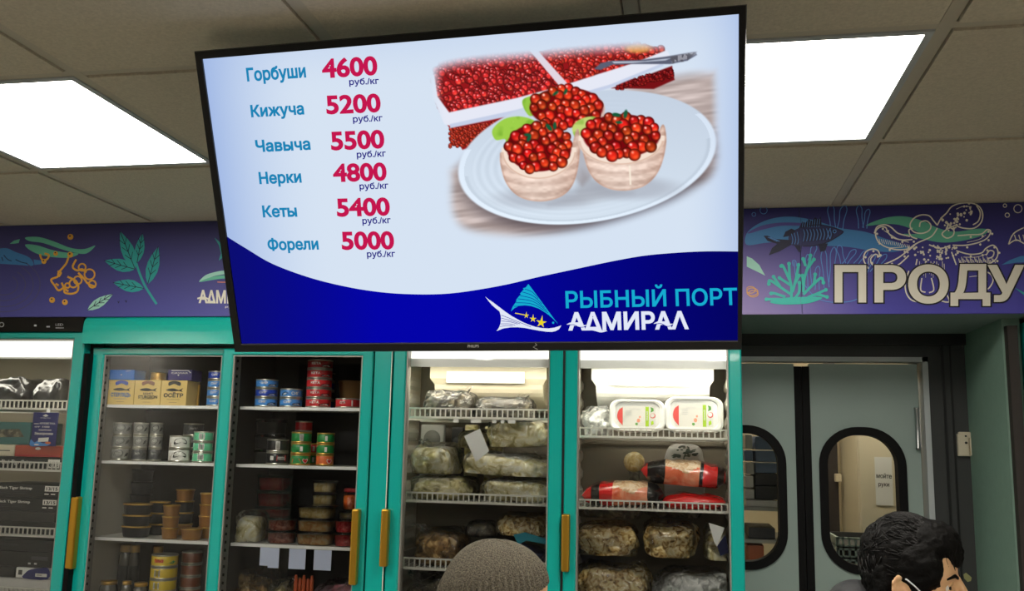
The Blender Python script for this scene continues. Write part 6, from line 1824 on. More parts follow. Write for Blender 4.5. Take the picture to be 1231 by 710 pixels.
# bags of shrimp: red printed ends, clear window with orange food
M['red_print'] = mat('red_glossy_print', (206, 30, 30), .22, coat=.6, bump=.25, bscale=30); M['black_print'] = mat('black_glossy_print', (18, 16, 17), .25, coat=.6, bump=.3, bscale=30); M['pale_food'] = mottled('pale_shrimp', [(196, 150, 110), (222, 190, 150), (236, 216, 186)], 60, .25)
def banded_bag(px0, px1, pt, pb, Yf, zs, bands, label, seed, rot=0.0, depth=.17, text=None):
    hw = (px1 - px0) / 2 * mpp(Yf); hh = (pb - pt) / 2 * mpp(Yf); x = atx((px0 + px1) / 2, (pt + pb) / 2, Yf)
    t = thing('shrimp_bag', (x, Yf + depth / 2, zs), label, 'bag', 'red printed shrimp bags')
    b = MB(); vs = pillow(b, (0, 0, 0), 1, 1, 1, 'red_print', seed, .6, .0, 9, 0, nu=56, nv=24, flat=False)
    # rebuild with a face-by-face choice of print
    V = []; s = Vector((seed * 2.3, seed, 0)); ca, sa = math.cos(rot), math.sin(rot); nu, nv = 96, 26
    F = []
    for i in range(nv + 1):
        u = -1 + 2 * i / nv
        pr = max(0.0, 1 - abs(u) ** 3.2); th_ = .18 + .82 * pr if abs(u) > .999 else .12 + .88 * pr
        for k in range(nu):
            a = 2 * PI * k / nu
            q = Vector((u * hw, sgn(math.cos(a), .8) * depth / 2 * (.55 + .45 * pr), sgn(math.sin(a), .75) * hh * max(.05, pr ** .6)))
            d = noise.noise(q * 22 + s) * .006 + noise.noise(q * 60 + s) * .003
            q += Vector((noise.noise(q * 15 + s) * .004, d, d * 1.2))
            if q.z < -hh * .8: q.z = -hh * .8
            V.append((x + q.x * ca + q.z * sa, Yf + depth / 2 + q.y, zs + hh * .8 - q.x * sa + q.z * ca + abs(sa) * hw * .6))
    for i in range(nv):
        for k in range(nu): F.append((i * nu + k, i * nu + (k + 1) % nu, (i + 1) * nu + (k + 1) % nu, (i + 1) * nu + k))
    F.append(tuple(range(nu))); F.append(tuple(range(nv * nu, (nv + 1) * nu)))
    b = MB(); rn = random.Random(seed)
    groups = {}
    for f in F:
        if len(f) > 4: m = bands[0 if f[0] == 0 else -1][1]
        else:
            i, k = f[0] // nu, f[0] % nu; u = (i + .5) / nv; zz = math.sin(2 * PI * (k + .5) / nu)
            m = 'red_print'
            for e_, mm in bands:
                if u <= e_: m = mm; break
            if m == 'window': m = 'salmon' if zz < .25 + .2 * math.sin(u * 17 + seed) else 'pale_food'
        groups.setdefault(m, []).append(f)
    xl, xr = BAYS[3][2], BAYS[3][3]; V = [(min(max(p[0], xl), xr), p[1], p[2]) for p in V]
    for m, fl in groups.items():
        idx = sorted({i for f in fl for i in f}); mp_ = {v: j for j, v in enumerate(idx)}
        b.add([V[i] for i in idx], [tuple(mp_[i] for i in f) for f in fl], m, True)
    o = b.build('bag_body', t)
    bm = bmesh.new(); bm.from_mesh(o.data); bmesh.ops.remove_doubles(bm, verts=bm.verts, dist=1e-6); bmesh.ops.recalc_face_normals(bm, faces=bm.faces); bm.to_mesh(o.data); bm.free()
    zmin = min((v.co.z for v in o.data.vertices)); dz_ = -zmin + .0008
    for v in o.data.vertices: v.co.z += dz_
    if text:
        q = Art(lambda u, v, l: Vector((x - hw + u * 2 * hw, Yf - .004 - .0004 * l, zs + hh * 2 * v))); q.text(text, (.31, .3), (.31, .85), (-.05, 0), 'white_lab', 1, .02); q.build('print_word', o)
    return t
banded_bag(699, 796, 577, 608, 3.0, z52, [(.12, 'red_print'), (.22, 'black_print'), (.40, 'red_print'), (.80, 'window'), (1, 'black_print')], 'red and black shrimp bag lying left, orange window in its middle', 51, -.04)
banded_bag(797, 873, 592, 611, 3.0, z52, [(1, 'red_print')], 'plain red bag lying under the right shrimp bag', 52, 0)
banded_bag(772, 877, 564, 597, 2.998, z52 + 24 * mpp(3), [(.09, 'red_print'), (.28, 'black_print'), (.64, 'window'), (.70, 'black_print'), (.84, 'red_print'), (.93, 'black_print'), (1, 'red_print')], 'red and black shrimp bag on top, its orange window widest', 53, .06)
# mussels and shrimp in clear bags lower down
G5 = 'bags of mussels and shrimp'
zl_ = z53
bag(692, 776, 680, 735, 3.0, 'fish_yellow', 'clear bag of mussels lying lowest left in the right half', 'bag', G5, 'film', zs=zl_, depth=.22, seed=61, amp=.3)
bag(790, 878, 684, 735, 3.0, 'frost', 'clear whitish bag lying lowest right in the right half', 'bag', G5, 'film', zs=zl_, depth=.22, seed=62, amp=.3, tail=False)
zm_ = z53 + 63 * mpp(3.0)
bag(692, 762, 646, 684, 3.02, 'fish_yellow', 'clear bag of mussels at the left on the lowest bag', 'bag', G5, 'film', zs=zm_, depth=.2, seed=63, amp=.35)
bag(776, 834, 640, 682, 3.03, 'fish_yellow', 'clear bag of yellow mussels in the middle of the pile', 'bag', G5, 'film', zs=zm_, depth=.2, seed=64, amp=.35)
bag(848, 878, 646, 684, 3.02, 'fish_pale', 'clear bag of whitish shrimp at the right of the pile', 'bag', G5, 'film', zs=zm_, depth=.2, seed=65, amp=.35, tail=False)
bag(700, 768, 626, 650, 3.12, 'fish_dark', 'dark bag at the left rear behind the mussels', 'bag', G5, 'film', zs=zm_ + .11, depth=.16, seed=66, amp=.3)
bag(780, 838, 622, 646, 3.14, 'fish_dark', 'dark bag at the middle rear behind the mussels', 'bag', G5, 'film', zs=zm_ + .118, depth=.16, seed=67, amp=.3, tail=False)
card([(852, 628), (871, 634), (862, 657), (858, 650)], 2.997, 'white pointed paper card beside the shrimp at the right')
card([(862, 656), (872, 642), (876, 664), (866, 668)], 3.0, 'small dark navy card below the white pointed card', 'paper_card', 'navy_pack')

# ---- fridge at the left edge
zc1, zc2, zc3, zc4 = [z[0] + .0008 for z in C1S]
G1 = 'shiny black packages'
bag(-42, 46, 444, 490, 3.0, 'black_wrap', 'shiny black package on the top wire shelf, left one', 'package', G1, None, zs=zc1, depth=.2, seed=71, amp=.25, tail=False, name='wrapped_package', body='wrap', rot=-.1)
bag(45, 84, 444, 490, 3.0, 'black_wrap', 'shiny black package on the top wire shelf beside the door edge', 'package', G1, None, zs=zc1, depth=.2, seed=72, amp=.25, tail=False, name='wrapped_package', body='wrap')
M['teal_dull'] = mat('dull_teal_pack', (60, 110, 110), .4, 0, .3, 20, coat=.3); M['shrimp_box'] = mat('black_shrimp_box', (13, 13, 14), .45); M['orange_tray'] = mat('orange_red_tray', (176, 66, 44), .4, 0, .3, 30, coat=.3)
def lab_box(q):
    q.text('Black Tiger Shrimp', (.05 + .1, .60), (.62, .60), (0, .2), 'white_lab', 1, .02)
    for k in range(2): q.stroke([(.15, .42 - k * .12), (.32, .42 - k * .12)], .035, 'tin_dark', 1, False); q.stroke([(.36, .42 - k * .12), (.55, .42 - k * .12)], .035, 'tin_dark', 1, False)
    q.poly([(.80, .5), (1.0 - .005, .5), (1.0 - .005, .9), (.80, .9)], 'white_lab', 1); q.text('13/15', (.82, .58), (.98, .58), (0, .24), 'black_lab', 2, .03)
    q.stroke([(.8, .3), (.86, .3)], .08, 'white_lab', 1, False); q.stroke([(.89, .3), (.95, .3)], .08, 'white_lab', 1, False)
def lab_small(q):
    q.text('Black Tiger Shrimp', (.15, .4), (.6, .4), (0, .35), 'white_lab', 1, .02); q.poly([(.82, .1), (.99, .1), (.99, .85), (.82, .85)], 'white_lab', 1); q.text('8/12', (.84, .25), (.97, .25), (0, .4), 'black_lab', 2, .03)
GS = 'black shrimp boxes'
_, z_ = carton(-10, 73, 547, 562, 3.0, .2, zc2, 'shrimp_box', 'black flat shrimp box under the orange tray', GS, lab_small)
_, z2_ = carton(18, 74, 531, 546, 3.0, .18, z_ + .0006, 'orange_tray', 'orange-red flat tray lying on the black box', None, lambda q: (q.poly([(.04, .05), (.96, .05), (.96, .2), (.04, .2)], 'red_d', 1), q.disc(.5, .75, .06, 'white_lab', 1, .12)), 'food_tray', 'tray', .003)
_, z3_ = carton(-30, 17.3, 530, 545, 3.03, .18, z_ + .0006, 'beige_plastic', 'yellowish flat pack left of the orange tray', None, lambda q: q.stroke([(.1, .5), (.9, .5)], .08, 'tin_dark', 1, False), 'flat_pack', 'package', .003)
carton(-30, 37, 499, 529, 3.04, .18, max(z3_, z2_) + .0006, 'teal_dull', 'dull teal frozen pack behind the blue card', None, lambda q: q.poly([(.2, .3), (.9, .35), (.8, .7), (.3, .65)], 'fish_dark', 1), 'frozen_pack', 'package', .006)
# blue hanging price card
def bluecard(q):
    q.poly([(.38, .9), (.5, .95), (.62, .9), (.5, .87)], 'white_lab', 1); q.text('КРЕВЕТКИ', (.3, .82), (.7, .82), (0, .03), 'white_lab', 1); q.text('КРЕВЕТКА', (.3, .65), (.92, .65), (0, .05), 'white_lab', 1, .02)
    q.stroke([(.06, .66), (.26, .66)], .02, 'white_lab', 1, False)
    q.text('от 100', (.1, .55), (.7, .55), (0, .05), 'white_lab', 1, .02); q.text('варёная', (.28, .46), (.78, .46), (0, .045), 'white_lab', 1, .02); q.text('Заморозки', (.12, .34), (.86, .34), (0, .07), 'white_lab', 1, .03)
    q.poly([(.3, .12), (.7, .14), (.72, .26), (.3, .24)], 'white_lab', 1)
    q.poly(smooth_pts([(.0, .0), (.0, .2), (.15, .1), (.3, .16), (.5, .08), (.8, .1), (.7, .02), (.4, .0)], True, 3), 'blue_l', 1); q.disc(.7, .1, .12, 'orange', 2, .035); q.disc(.25, .04, .1, 'white_lab', 2, .02)
Yc = 2.975
x0, x1 = atx(38.5, 515, Yc), atx(68.5, 515, Yc); z0_, z1_ = atz(53, 536, Yc), atz(53, 495.5, Yc)
t = thing('price_holder', ((x0 + x1) / 2, Yc, z0_), 'navy blue printed card hanging from the top wire shelf', 'card')
b = MB(); b.box(x0, x1, Yc, Yc + .003, z0_, z1_, 'navy'); o = b.build('card_sheet', t)
q = Art(lambda u, v, l: Vector((x0 + (x1 - x0) * u, Yc - .0002 - .0003 * l, z0_ + (z1_ - z0_) * v))); bluecard(q); q.build('card_print', o)
b = MB(); b.box((x0 + x1) / 2 - .006, (x0 + x1) / 2 + .006, Yc + .003, Y3 - .0015, z1_ - .012, z1_, 'white_plastic'); b.box((x0 + x1) / 2 - .006, (x0 + x1) / 2 + .006, Y3 - .0035, Y3 - .0015, z1_ - .01, C1S[0][0] - .002, 'white_plastic'); b.build('hook', t)
# third shelf
_, z_ = carton(-16, 67, 626, 642, 3.0, .2, zc3, 'shrimp_box', 'black shrimp box lowest on the third wire shelf', GS, None)
_, z_ = carton(-16, 66, 613, 626, 2.998, .2, z_ + .0006, 'black_wrap', 'film-wrapped black pack between the shrimp boxes', GS, None)
_, z_ = carton(-16, 68.5, 596, 613, 3.0, .2, z_ + .0006, 'shrimp_box', 'black shrimp box marked 13/15, lower of the two lettered ones', GS, lab_box)
carton(-14, 71.5, 578, 595.5, 3.004, .2, z_ + .0006, 'shrimp_box', 'black shrimp box marked 13/15, topmost of the pile', GS, lab_box)
# fourth shelf
_, z_ = carton(-20, 60, 694, 715, 3.0, .2, zc4, 'pack_white', 'greyish pack lowest on the fourth wire shelf', None, None, 'frozen_pack', 'package', .008)
_, zz_ = carton(19, 59, 680, 693.5, 2.998, .16, z_ + .0006, 'white_plastic', 'white and navy pack with a wave emblem', None, lambda q: (q.poly(smooth_pts([(.25, .0), (.3, .5), (.42, .8), (.7, 1.0), (.98, 1.0), (.98, .0)], True, 3), 'navy', 1), q.poly([(.6, .2), (.95, .2), (.95, .5), (.6, .5)], 'white_lab', 2), q.poly([(.08, .3), (.2, .3), (.2, .75), (.08, .75)], 'black_lab', 1), q.stroke([(.64, .35), (.8, .35)], .06, 'black_lab', 3, False)), 'frozen_pack', 'package', .003)
_, zz2 = carton(-20, 18.3, 680, 693.5, 3.0, .16, z_ + .0006, 'shrimp_box', 'black pack left of the white and navy pack', None, None, 'frozen_pack', 'package', .003)
_, z_ = carton(-18, 62, 660, 679.5, 3.0, .2, max(zz_, zz2) + .0006, 'shrimp_box', 'black shrimp box above the white and navy pack', GS, lambda q: (q.stroke([(.7, .6), (.95, .6)], .25, 'tin_dark', 1, False), q.stroke([(.66, .25), (.7, .25)], .12, 'soft_grey', 1, False), q.stroke([(.75, .25), (.79, .25)], .12, 'soft_grey', 1, False)))
carton(-18, 63, 645, 659.5, 3.0, .2, z_ + .0006, 'shrimp_box', 'black plain shrimp box just under the third wire shelf', GS, lambda q: q.text('Black Tiger Shrimp', (.15, .45), (.5, .45), (0, .25), 'tin_dark', 1))
# ================================================================== PEOPLE
M['skin'] = mat('warm_skin', (230, 184, 138), .5, 0, .12, 30, .08, 180)
M['skin'].node_tree.nodes['Principled BSDF'].inputs['Subsurface Weight'].default_value = .1
M['skin'].node_tree.nodes['Principled BSDF'].inputs['Subsurface Radius'].default_value = (.01, .004, .002)
M['hair'] = mat('black_hair', (10, 9, 8), .7, 0, .3, 60, .3, 120, spec=.12)
M['hair_strand'] = mat('black_hair_strand', (13, 11, 10), .5, spec=.22)
M['eye_white'] = mat('eye_white', (222, 214, 206), .2); M['iris'] = mat('brown_iris', (48, 30, 20), .1); M['lip'] = mat('lip', (176, 104, 92), .5)
M['mask'] = mat('white_mask_cloth', (224, 226, 228), .8)
M['jacket_black'] = mat('black_jacket', (24, 25, 28), .6, 0, .2, 30, .2, 60); M['jacket_navy'] = mat('dark_blue_jacket', (34, 38, 52), .7, 0, .2, 30, .2, 60)
M['jeans'] = mat('dark_jeans', (36, 40, 52), .8, 0, .2, 60); M['boots'] = mat('black_boots', (18, 17, 16), .5)
# heather wool: fine flecks
def wool():
    m = mat('grey_brown_wool', (128, 120, 102), .95, 0, .9, 420, .8, 420, col2=(58, 52, 44))
    return m
M['wool'] = wool()

def capsule(mb, p, q, r0, r1, m='skin', n=14):
    p, q = Vector(p), Vector(q); ax = q - p; L = ax.length
    t = ax.normalized() if L > 1e-6 else Vector((0, 0, 1))
    pts = []; rs = []
    for k in range(5):
        a = PI / 2 * k / 5; pts.append(p - t * r0 * math.cos(a)); rs.append(max(.0004, r0 * math.sin(a)))
    pts.append(p); rs.append(r0); pts.append(q); rs.append(r1)
    for k in range(4, -1, -1):
        a = PI / 2 * k / 5; pts.append(q + t * r1 * math.cos(a)); rs.append(max(.0004, r1 * math.sin(a)))
    mb.tube(pts, rs, m, n)
def fuse(mb, name, parent, voxel, m, smooth=6, xf=None, detail=None, weld=True):
    """one continuous surface from overlapping forms"""
    o = mb.build('tmp_form')
    md = o.modifiers.new('r', 'REMESH'); md.mode = 'VOXEL'; md.voxel_size = voxel
    if smooth:
        ms = o.modifiers.new('s', 'SMOOTH'); ms.iterations = smooth; ms.factor = .5
    bpy.context.view_layer.update()
    me = bpy.data.meshes.new_from_object(o.evaluated_get(bpy.context.evaluated_depsgraph_get()))
    bpy.data.objects.remove(o)
    me.materials.clear(); me.materials.append(M[m] if isinstance(m, str) else m)
    me.name = name
    n = len(me.vertices); co = np.empty(n * 3); me.vertices.foreach_get('co', co); co = co.reshape(-1, 3)
    if detail: co = detail(co)
    if xf is not None:
        A = np.array(xf); co = co @ A[:3, :3].T
    me.vertices.foreach_set('co', co.ravel())
    me.polygons.foreach_set('use_smooth', [True] * len(me.polygons)); me.polygons.foreach_set('material_index', [0] * len(me.polygons))
    me.update()
    o = bpy.data.objects.new(name, me); COL.objects.link(o); o.parent = parent
    return o
def place(mb, name, parent, xf, fix=True):
    """local form -> turned to the person's facing"""
    A = xf.to_3x3(); l = wloc(parent)
    mb.v = [tuple(A @ Vector(p) + l) for p in mb.v]
    return mb.build(name, parent, fix)

def body_forms(h, hx=1.0):
    b = MB(); s = h / 1.75
    S = lambda x, y, z: (x * s, y * s, z * s)
    # legs, pelvis, trunk
    for sd in (1, -1):
        capsule(b, S(-.01, .095 * sd, .09), S(.01, .098 * sd, .48), .042 * s, .058 * s)
        capsule(b, S(.01, .098 * sd, .48), S(0, .09 * sd, .90), .060 * s, .088 * s)
        capsule(b, S(-.03, .097 * sd, .05), S(.15, .108 * sd, .035), .036 * s, .026 * s)
        capsule(b, S(0, .155 * sd, 1.425), S(-.015, .215 * sd, 1.15), .052 * s, .040 * s)
        capsule(b, S(-.015, .215 * sd, 1.15), S(.045, .225 * sd, .91), .040 * s, .028 * s)
        # hand: palm, five bent fingers
        capsule(b, S(.050, .226 * sd, .885), S(.062, .226 * sd, .835), .026 * s, .030 * s)
        for k, (dx, ln) in enumerate([(.028, .070), (.010, .080), (-.008, .074), (-.024, .058)]):
            p0 = S(.062 + dx, .224 * sd, .815); p1 = S(.068 + dx * 1.05, .220 * sd, .815 - ln * .5); p2 = S(.066 + dx * 1.0, .205 * sd, .815 - ln * .95)
            capsule(b, p0, p1, .0095 * s, .0085 * s, n=8); capsule(b, p1, p2, .0085 * s, .007 * s, n=8)
        capsule(b, S(.075, .215 * sd, .868), S(.100, .200 * sd, .838), .012 * s, .010 * s, n=8); capsule(b, S(.100, .200 * sd, .838), S(.106, .192 * sd, .812), .010 * s, .008 * s, n=8)
    b.ball(S(-.005, 0, .96), S(.115, .165, .13), 'skin'); b.ball(S(0, 0, 1.12), S(.10, .145, .17), 'skin'); b.ball(S(0, 0, 1.30), S(.118, .168, .19), 'skin')
    capsule(b, S(-.01, .14, 1.425), S(-.01, -.14, 1.425), .058 * s, .058 * s)
    capsule(b, S(-.015, 0, 1.44), S(.0, 0, 1.58), .064 * s, .054 * s)
    # head
    z = h
    def at_(x, y, d): return (x, y, z - d)
    b.ball(at_(-.006, 0, .098), (.099, .077, .098), 'skin', 24, 16)
    b.ball(at_(.022, 0, .140), (.070, .064, .092), 'skin', 20, 14)
    b.ball(at_(.058, 0, .075), (.040, .058, .048), 'skin', 16, 10)
    for sd in (1, -1):
        capsule(b, at_(.01, .054 * sd, .160), at_(.066, .016 * sd, .212), .022, .022)
        capsule(b, at_(.084, .012 * sd, .100), at_(.070, .048 * sd, .099), .010, .009)          # brow
        b.ball(at_(.060, .040 * sd, .142), (.022, .022, .020), 'skin')                           # cheekbone
        # ear: rim, bowl, lobe
        pts = [(-.002, .076, .106), (-.020, .084, .094), (-.034, .088, .108), (-.032, .088, .128), (-.018, .084, .146), (-.004, .078, .154)]
        b.tube([at_(p[0], p[1] * sd, p[2]) for p in pts], [.004, .0048, .005, .0048, .005, .006], 'skin', 8)
        b.ball(at_(-.014, .078 * sd, .126), (.017, .0045, .026), 'skin')
    capsule(b, at_(.096, 0, .104), at_(.116, 0, .146), .0075, .0125); b.ball(at_(.104, .010, .150), (.009, .008, .007), 'skin'); b.ball(at_(.104, -.010, .150), (.009, .008, .007), 'skin')
    capsule(b, at_(.086, .020, .178), at_(.086, -.020, .178), .009, .009); b.ball(at_(.080, 0, .212), (.020, .024, .018), 'skin')
    b.v = [((p[0] * hx if p[2] > h - .235 else p[0]), p[1], p[2]) for p in b.v]
    return b
def clothes(root, h, xf, jm, tm):
    s = h / 1.75
    S = lambda x, y, z: (x * s, y * s, z * s)
    j = MB()
    j.ball(S(0, 0, .97), S(.142, .190, .16), 'skin'); j.ball(S(0, 0, 1.12), S(.135, .180, .20), 'skin'); j.ball(S(0, 0, 1.30), S(.145, .196, .19), 'skin')
    capsule(j, S(-.01, .15, 1.425), S(-.01, -.15, 1.425), .074 * s, .074 * s); capsule(j, S(-.012, 0, 1.45), S(-.008, 0, 1.50), .085 * s, .074 * s)
    for sd in (1, -1):
        capsule(j, S(0, .165 * sd, 1.425), S(-.015, .222 * sd, 1.15), .072 * s, .058 * s); capsule(j, S(-.015, .222 * sd, 1.15), S(.042, .228 * sd, .925), .058 * s, .046 * s)
    fold = lambda co: co + .004 * np.sin(co[:, 2:3] * 46 + 3 * np.sin(co[:, 1:2] * 20)) * np.concatenate([co[:, :2] * 0 + np.sign(co[:, :2]), co[:, 2:3] * 0], 1) * .6
    jo = fuse(j, 'jacket', root, .012, jm, 4, xf, fold)
    t = MB()
    t.ball(S(-.005, 0, .93), S(.128, .178, .12), 'skin')
    for sd in (1, -1):
        capsule(t, S(-.01, .096 * sd, .10), S(.01, .098 * sd, .48), .066 * s, .074 * s); capsule(t, S(.01, .098 * sd, .48), S(0, .09 * sd, .90), .076 * s, .10 * s)
    fuse(t, 'trousers', root, .012, tm, 4, xf, fold)
    for sd in (1, -1):
        k = MB(); capsule(k, S(-.035, .097 * sd, .055), S(.16, .110 * sd, .044), .054 * s, .043 * s); capsule(k, S(-.02, .097 * sd, .07), S(-.015, .097 * sd, .15), .056 * s, .058 * s)
        def sole(co): co = co.copy(); co[:, 2] = np.maximum(co[:, 2], .0012); return co
        fuse(k, 'boot', root, .008, 'boots', 3, xf, sole)
    return jo
def eyes(root, h, xf):
    for sd in (1, -1):
        e = MB(); e.ball((.0712, .033 * sd, h - .115), .0118, 'eye_white', 14, 10); e.ball((.0775, .0362 * sd, h - .1155), (.0062, .0062, .0062), 'iris', 10, 8)
        place(e, 'eye', root, xf)
        b = MB(); b.tube([(.096, .014 * sd, h - .099), (.092, .032 * sd, h - .0935), (.076, .052 * sd, h - .099)], [.0030, .0036, .0018], 'hair', 8); place(b, 'eyebrow', root, xf)
        l = MB(); l.tube([(.0835, .021 * sd, h - .112), (.0868, .031 * sd, h - .1065), (.0785, .043 * sd, h - .111)], [.0022, .0028, .002], 'skin', 8)
        l.tube([(.083, .022 * sd, h - .119), (.0848, .032 * sd, h - .1232), (.0775, .043 * sd, h - .119)], [.002, .0026, .002], 'skin', 8); place(l, 'eyelid', root, xf)
def foot_cut(co):
    co = co.copy(); co[:, 2] = np.maximum(co[:, 2], .012); return co

# ---- dark-haired person in profile
Yp = 1.97
hp = atz(1088, 618, Yp) - .012
pc_ = at(1096, 675, Yp)
PA = thing('person', (pc_.x, Yp, 0), 'person with short black hair in profile facing right, mask loop behind the ear', 'person')
fa = math.radians(-17)
X1 = Matrix.Rotation(fa, 4, 'Z')
tiltm = X1 @ Matrix.Diagonal((.83, 1, 1, 1))
body = fuse(body_forms(hp, .83), 'body', PA, .0046, 'skin', 5, X1, foot_cut)
clothes(PA, hp, X1, 'jacket_black', 'jeans')
eyes(PA, hp, tiltm)
hb = MB()
hb.ball((-.012, 0, hp - .080), (.103, .084, .096), 'hair', 26, 16)
hb.ball((.034, 0, hp - .040), (.074, .071, .046), 'hair', 20, 12)
hb.ball((.076, .008, hp - .056), (.034, .050, .026), 'hair', 18, 10); hb.ball((.088, .002, hp - .066), (.019, .044, .018), 'hair', 14, 10)
hb.ball((-.062, 0, hp - .112), (.048, .070, .082), 'hair', 18, 12)
hb.ball((-.070, 0, hp - .052), (.040, .060, .045), 'hair', 16, 10)
for sd in (1, -1):
    hb.ball((.012, .062 * sd, hp - .080), (.060, .028, .046), 'hair', 16, 10); hb.ball((.022, .070 * sd, hp - .112), (.012, .010, .032), 'hair', 12, 8)
    hb.ball((-.052, .058 * sd, hp - .120), (.028, .026, .062), 'hair', 12, 10)
def tuft(co):
    out = co.copy()
    for i in range(len(out)):
        p = Vector(out[i]); q = Vector((p.x * 30, p.y * 80, (p.z - hp) * 60)); d = noise.noise(q) * .0040 + noise.noise(q * 2.7) * .0022
        c = Vector((0, 0, hp - .1)); n = (p - c).normalized(); out[i] = p + n * d
    return out
hair = fuse(hb, 'hair', PA, .004, 'hair', 3, tiltm, tuft)
# strands combed forward over the cap of hair
rn = random.Random(4); st_ = MB()
for k in range(900):
    a = rn.uniform(-PI, PI); el = rn.uniform(-.15, 1.5)
    d = Vector((math.cos(a) * math.cos(el), math.sin(a) * math.cos(el), math.sin(el)))
    p = Vector((-.012 + d.x * .104, d.y * .084, hp - .082 + d.z * .097))
    if p.x > .03 and p.z < hp - .06: continue
    if p.z < hp - .10 and p.x > -.04: continue
    fwd = Vector((1, d.y * .5 + rn.gauss(0, .22), -.1 + rn.gauss(0, .12)))
    if p.x < -.05: fwd = Vector((rn.gauss(-.1, .3), d.y * .5 + rn.gauss(0, .3), -1 if p.z < hp - .06 else .25))
    fwd = (fwd - d * fwd.dot(d)).normalized(); L = rn.uniform(.02, .042)
    q = [p + d * .001, p + fwd * L * .5 + d * (.0025 - L * .07), p + fwd * L + d * (.002 - L * .34)]
    st_.tube(q, [.0011, .0010, .0003], 'hair_strand', 4)
for k in range(150):
    y = rn.uniform(-.048, .055); x = .080 + rn.uniform(-.014, .014) - abs(y) * .25
    z = hp - .040 - rn.uniform(0, .016)
    st_.tube([(x - .03, y, z + .014), (x + .006, y + rn.gauss(0, .004), z), (x + .014, y + rn.gauss(0, .007), z - .018 - rn.random() * .012)], [.0014, .0013, .0003], 'hair_strand', 4)
place(st_, 'hair_strands', hair, tiltm)
# face mask with ear loops
mk = MB(); vs = []; fs = []; n1_, n2_ = 22, 9
for i in range(n2_):
    v = i / (n2_ - 1)
    for k in range(n1_):
        a = -1.25 + 2.5 * k / (n1_ - 1); bul = math.cos(a) ** 1.3
        z = hp - .138 - v * .088; nose = .026 * math.exp(-(a / .35) ** 2) * (1 - v) ** .8
        rx = .036 + .068 * bul + nose - .012 * v; ry = .074 - .012 * v
        vs.append((rx + .002 * math.sin(v * 20), ry * math.sin(a), z + .012 * (1 - bul) * (1 - 2 * v)))
for i in range(n2_ - 1):
    for k in range(n1_ - 1): fs.append((i * n1_ + k, i * n1_ + k + 1, (i + 1) * n1_ + k + 1, (i + 1) * n1_ + k))
mk.add(vs, fs, 'mask', True); mo = place(mk, 'face_mask', PA, tiltm)
for sd in (1, -1):
    l = MB(); l.tube([(.052, .073 * sd, hp - .142), (.030, .083 * sd, hp - .126), (.012, .0875 * sd, hp - .110), (-.002, .0875 * sd, hp - .1005), (-.012, .079 * sd, hp - .099), (-.026, .074 * sd, hp - .104), (-.034, .071 * sd, hp - .128), (-.024, .071 * sd, hp - .156), (.010, .072 * sd, hp - .176), (.040, .072 * sd, hp - .190)], .0016, 'mask', 8); place(l, 'ear_loop', mo, tiltm)
# hood hanging behind the neck
hd = MB(); s_ = hp / 1.75
hd.ball((-.105, 0, 1.500), (.060, .105, .060), 'skin'); 
for k in range(9):
    a = -1.5 + 3.0 * k / 8; a2 = -1.5 + 3.0 * (k + 1) / 8
    if k < 8: capsule(hd, (-.055 - .075 * math.cos(a), .112 * math.sin(a), 1.505 + .012 * math.cos(a)), (-.055 - .075 * math.cos(a2), .112 * math.sin(a2), 1.505 + .012 * math.cos(a2)), .030, .030)
fuse(hd, 'hood', PA, .007, 'jacket_black', 3, X1)

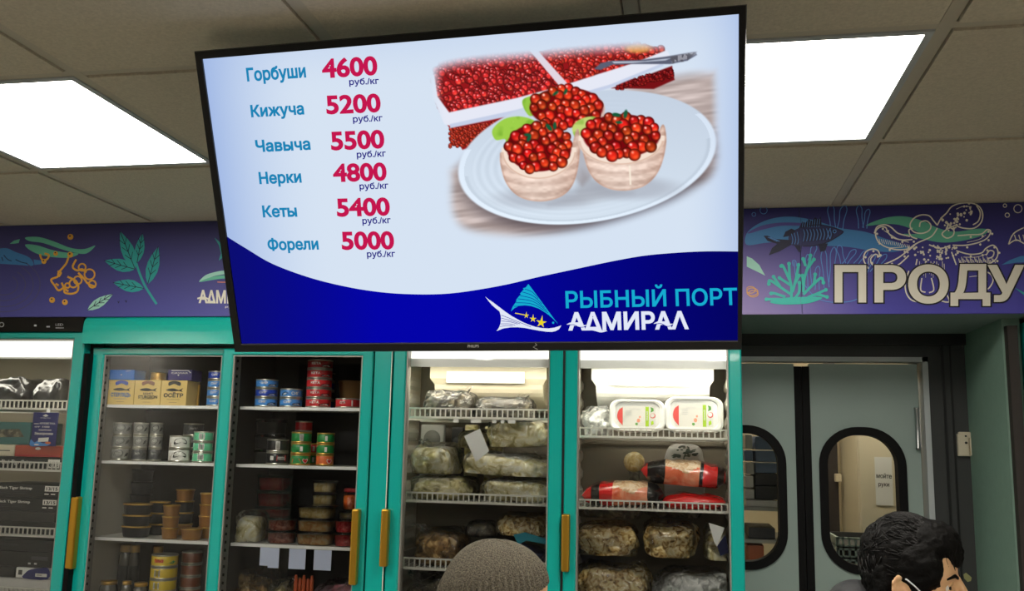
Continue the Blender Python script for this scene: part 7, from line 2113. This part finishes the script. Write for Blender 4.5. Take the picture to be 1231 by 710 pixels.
# ---- person in a grey beanie, back turned
Yh = 1.80
ph_ = at(597, 690, Yh)
hh_ = atz(600, 648, Yh) - .012
PB = thing('person', (ph_.x, Yh, 0), 'person in a grey-brown knitted beanie seen from behind before the lit fridge', 'person')
fb = math.radians(24)
X2 = Matrix.Rotation(fb, 4, 'Z')
fuse(body_forms(hh_), 'body', PB, .0052, 'skin', 5, X2, foot_cut)
clothes(PB, hh_, X2, 'jacket_navy', 'jeans')
eyes(PB, hh_, X2)
hb = MB(); hb.ball((-.035, 0, hh_ - .120), (.078, .078, .085), 'hair', 20, 12); hb.ball((-.05, 0, hh_ - .165), (.052, .062, .05), 'hair', 16, 10)
fuse(hb, 'hair', PB, .006, 'hair', 3, X2)
# beanie: dome of knitted wool, ribs in its lower band, four darts at the crown
bn = MB(); nu, nv = 420, 60; vs = []; fs = []
def beanie(th, t, inner=0.0):
    # t 0 crown .. 1 brim
    a = t * 1.0
    front = math.cos(th)
    ang = a * 1.52
    prof = math.sin(ang) ** .92
    D = .112 - .036 * front
    zz = hh_ + .013 - D * (1 - math.cos(ang)) / (1 - math.cos(1.52))
    rx, ry = .1085, .0930
    x = -.010 + rx * prof * math.cos(th); y = ry * prof * math.sin(th)
    rib = 0.0
    if a > .66: rib = math.cos(th * 54) * .0021 * min(1, (a - .66) / .05)
    dart = 0.0
    for q in (.55, 2.1, -1.0, -2.6): 
        d = math.atan2(math.sin(th - q), math.cos(th - q)); dart -= .0035 * math.exp(-(d * prof / .035) ** 2) * (1 if .06 < a < .5 else 0) 
    n = 1 + (rib + dart - inner) / .105
    return (x * n, y * n, zz - inner * .6 + (dart if a < .3 else 0))
for i in range(nv + 1):
    for k in range(nu): vs.append(beanie(2 * PI * k / nu, .004 + .996 * i / nv))
base = len(vs)
for i in range(4):
    for k in range(nu): vs.append(beanie(2 * PI * k / nu, 1 - i * .06, .004 if i else .0018))
for i in range(nv):
    for k in range(nu): fs.append((i * nu + k, i * nu + (k + 1) % nu, (i + 1) * nu + (k + 1) % nu, (i + 1) * nu + k))
for k in range(nu): fs.append((nv * nu + k, nv * nu + (k + 1) % nu, base + (k + 1) % nu, base + k))
for i in range(3):
    for k in range(nu): fs.append((base + i * nu + k, base + i * nu + (k + 1) % nu, base + (i + 1) * nu + (k + 1) % nu, base + (i + 1) * nu + k))
fs.append(tuple(range(nu)))
bn.add(vs, fs, 'wool', True); place(bn, 'beanie', PB, X2)
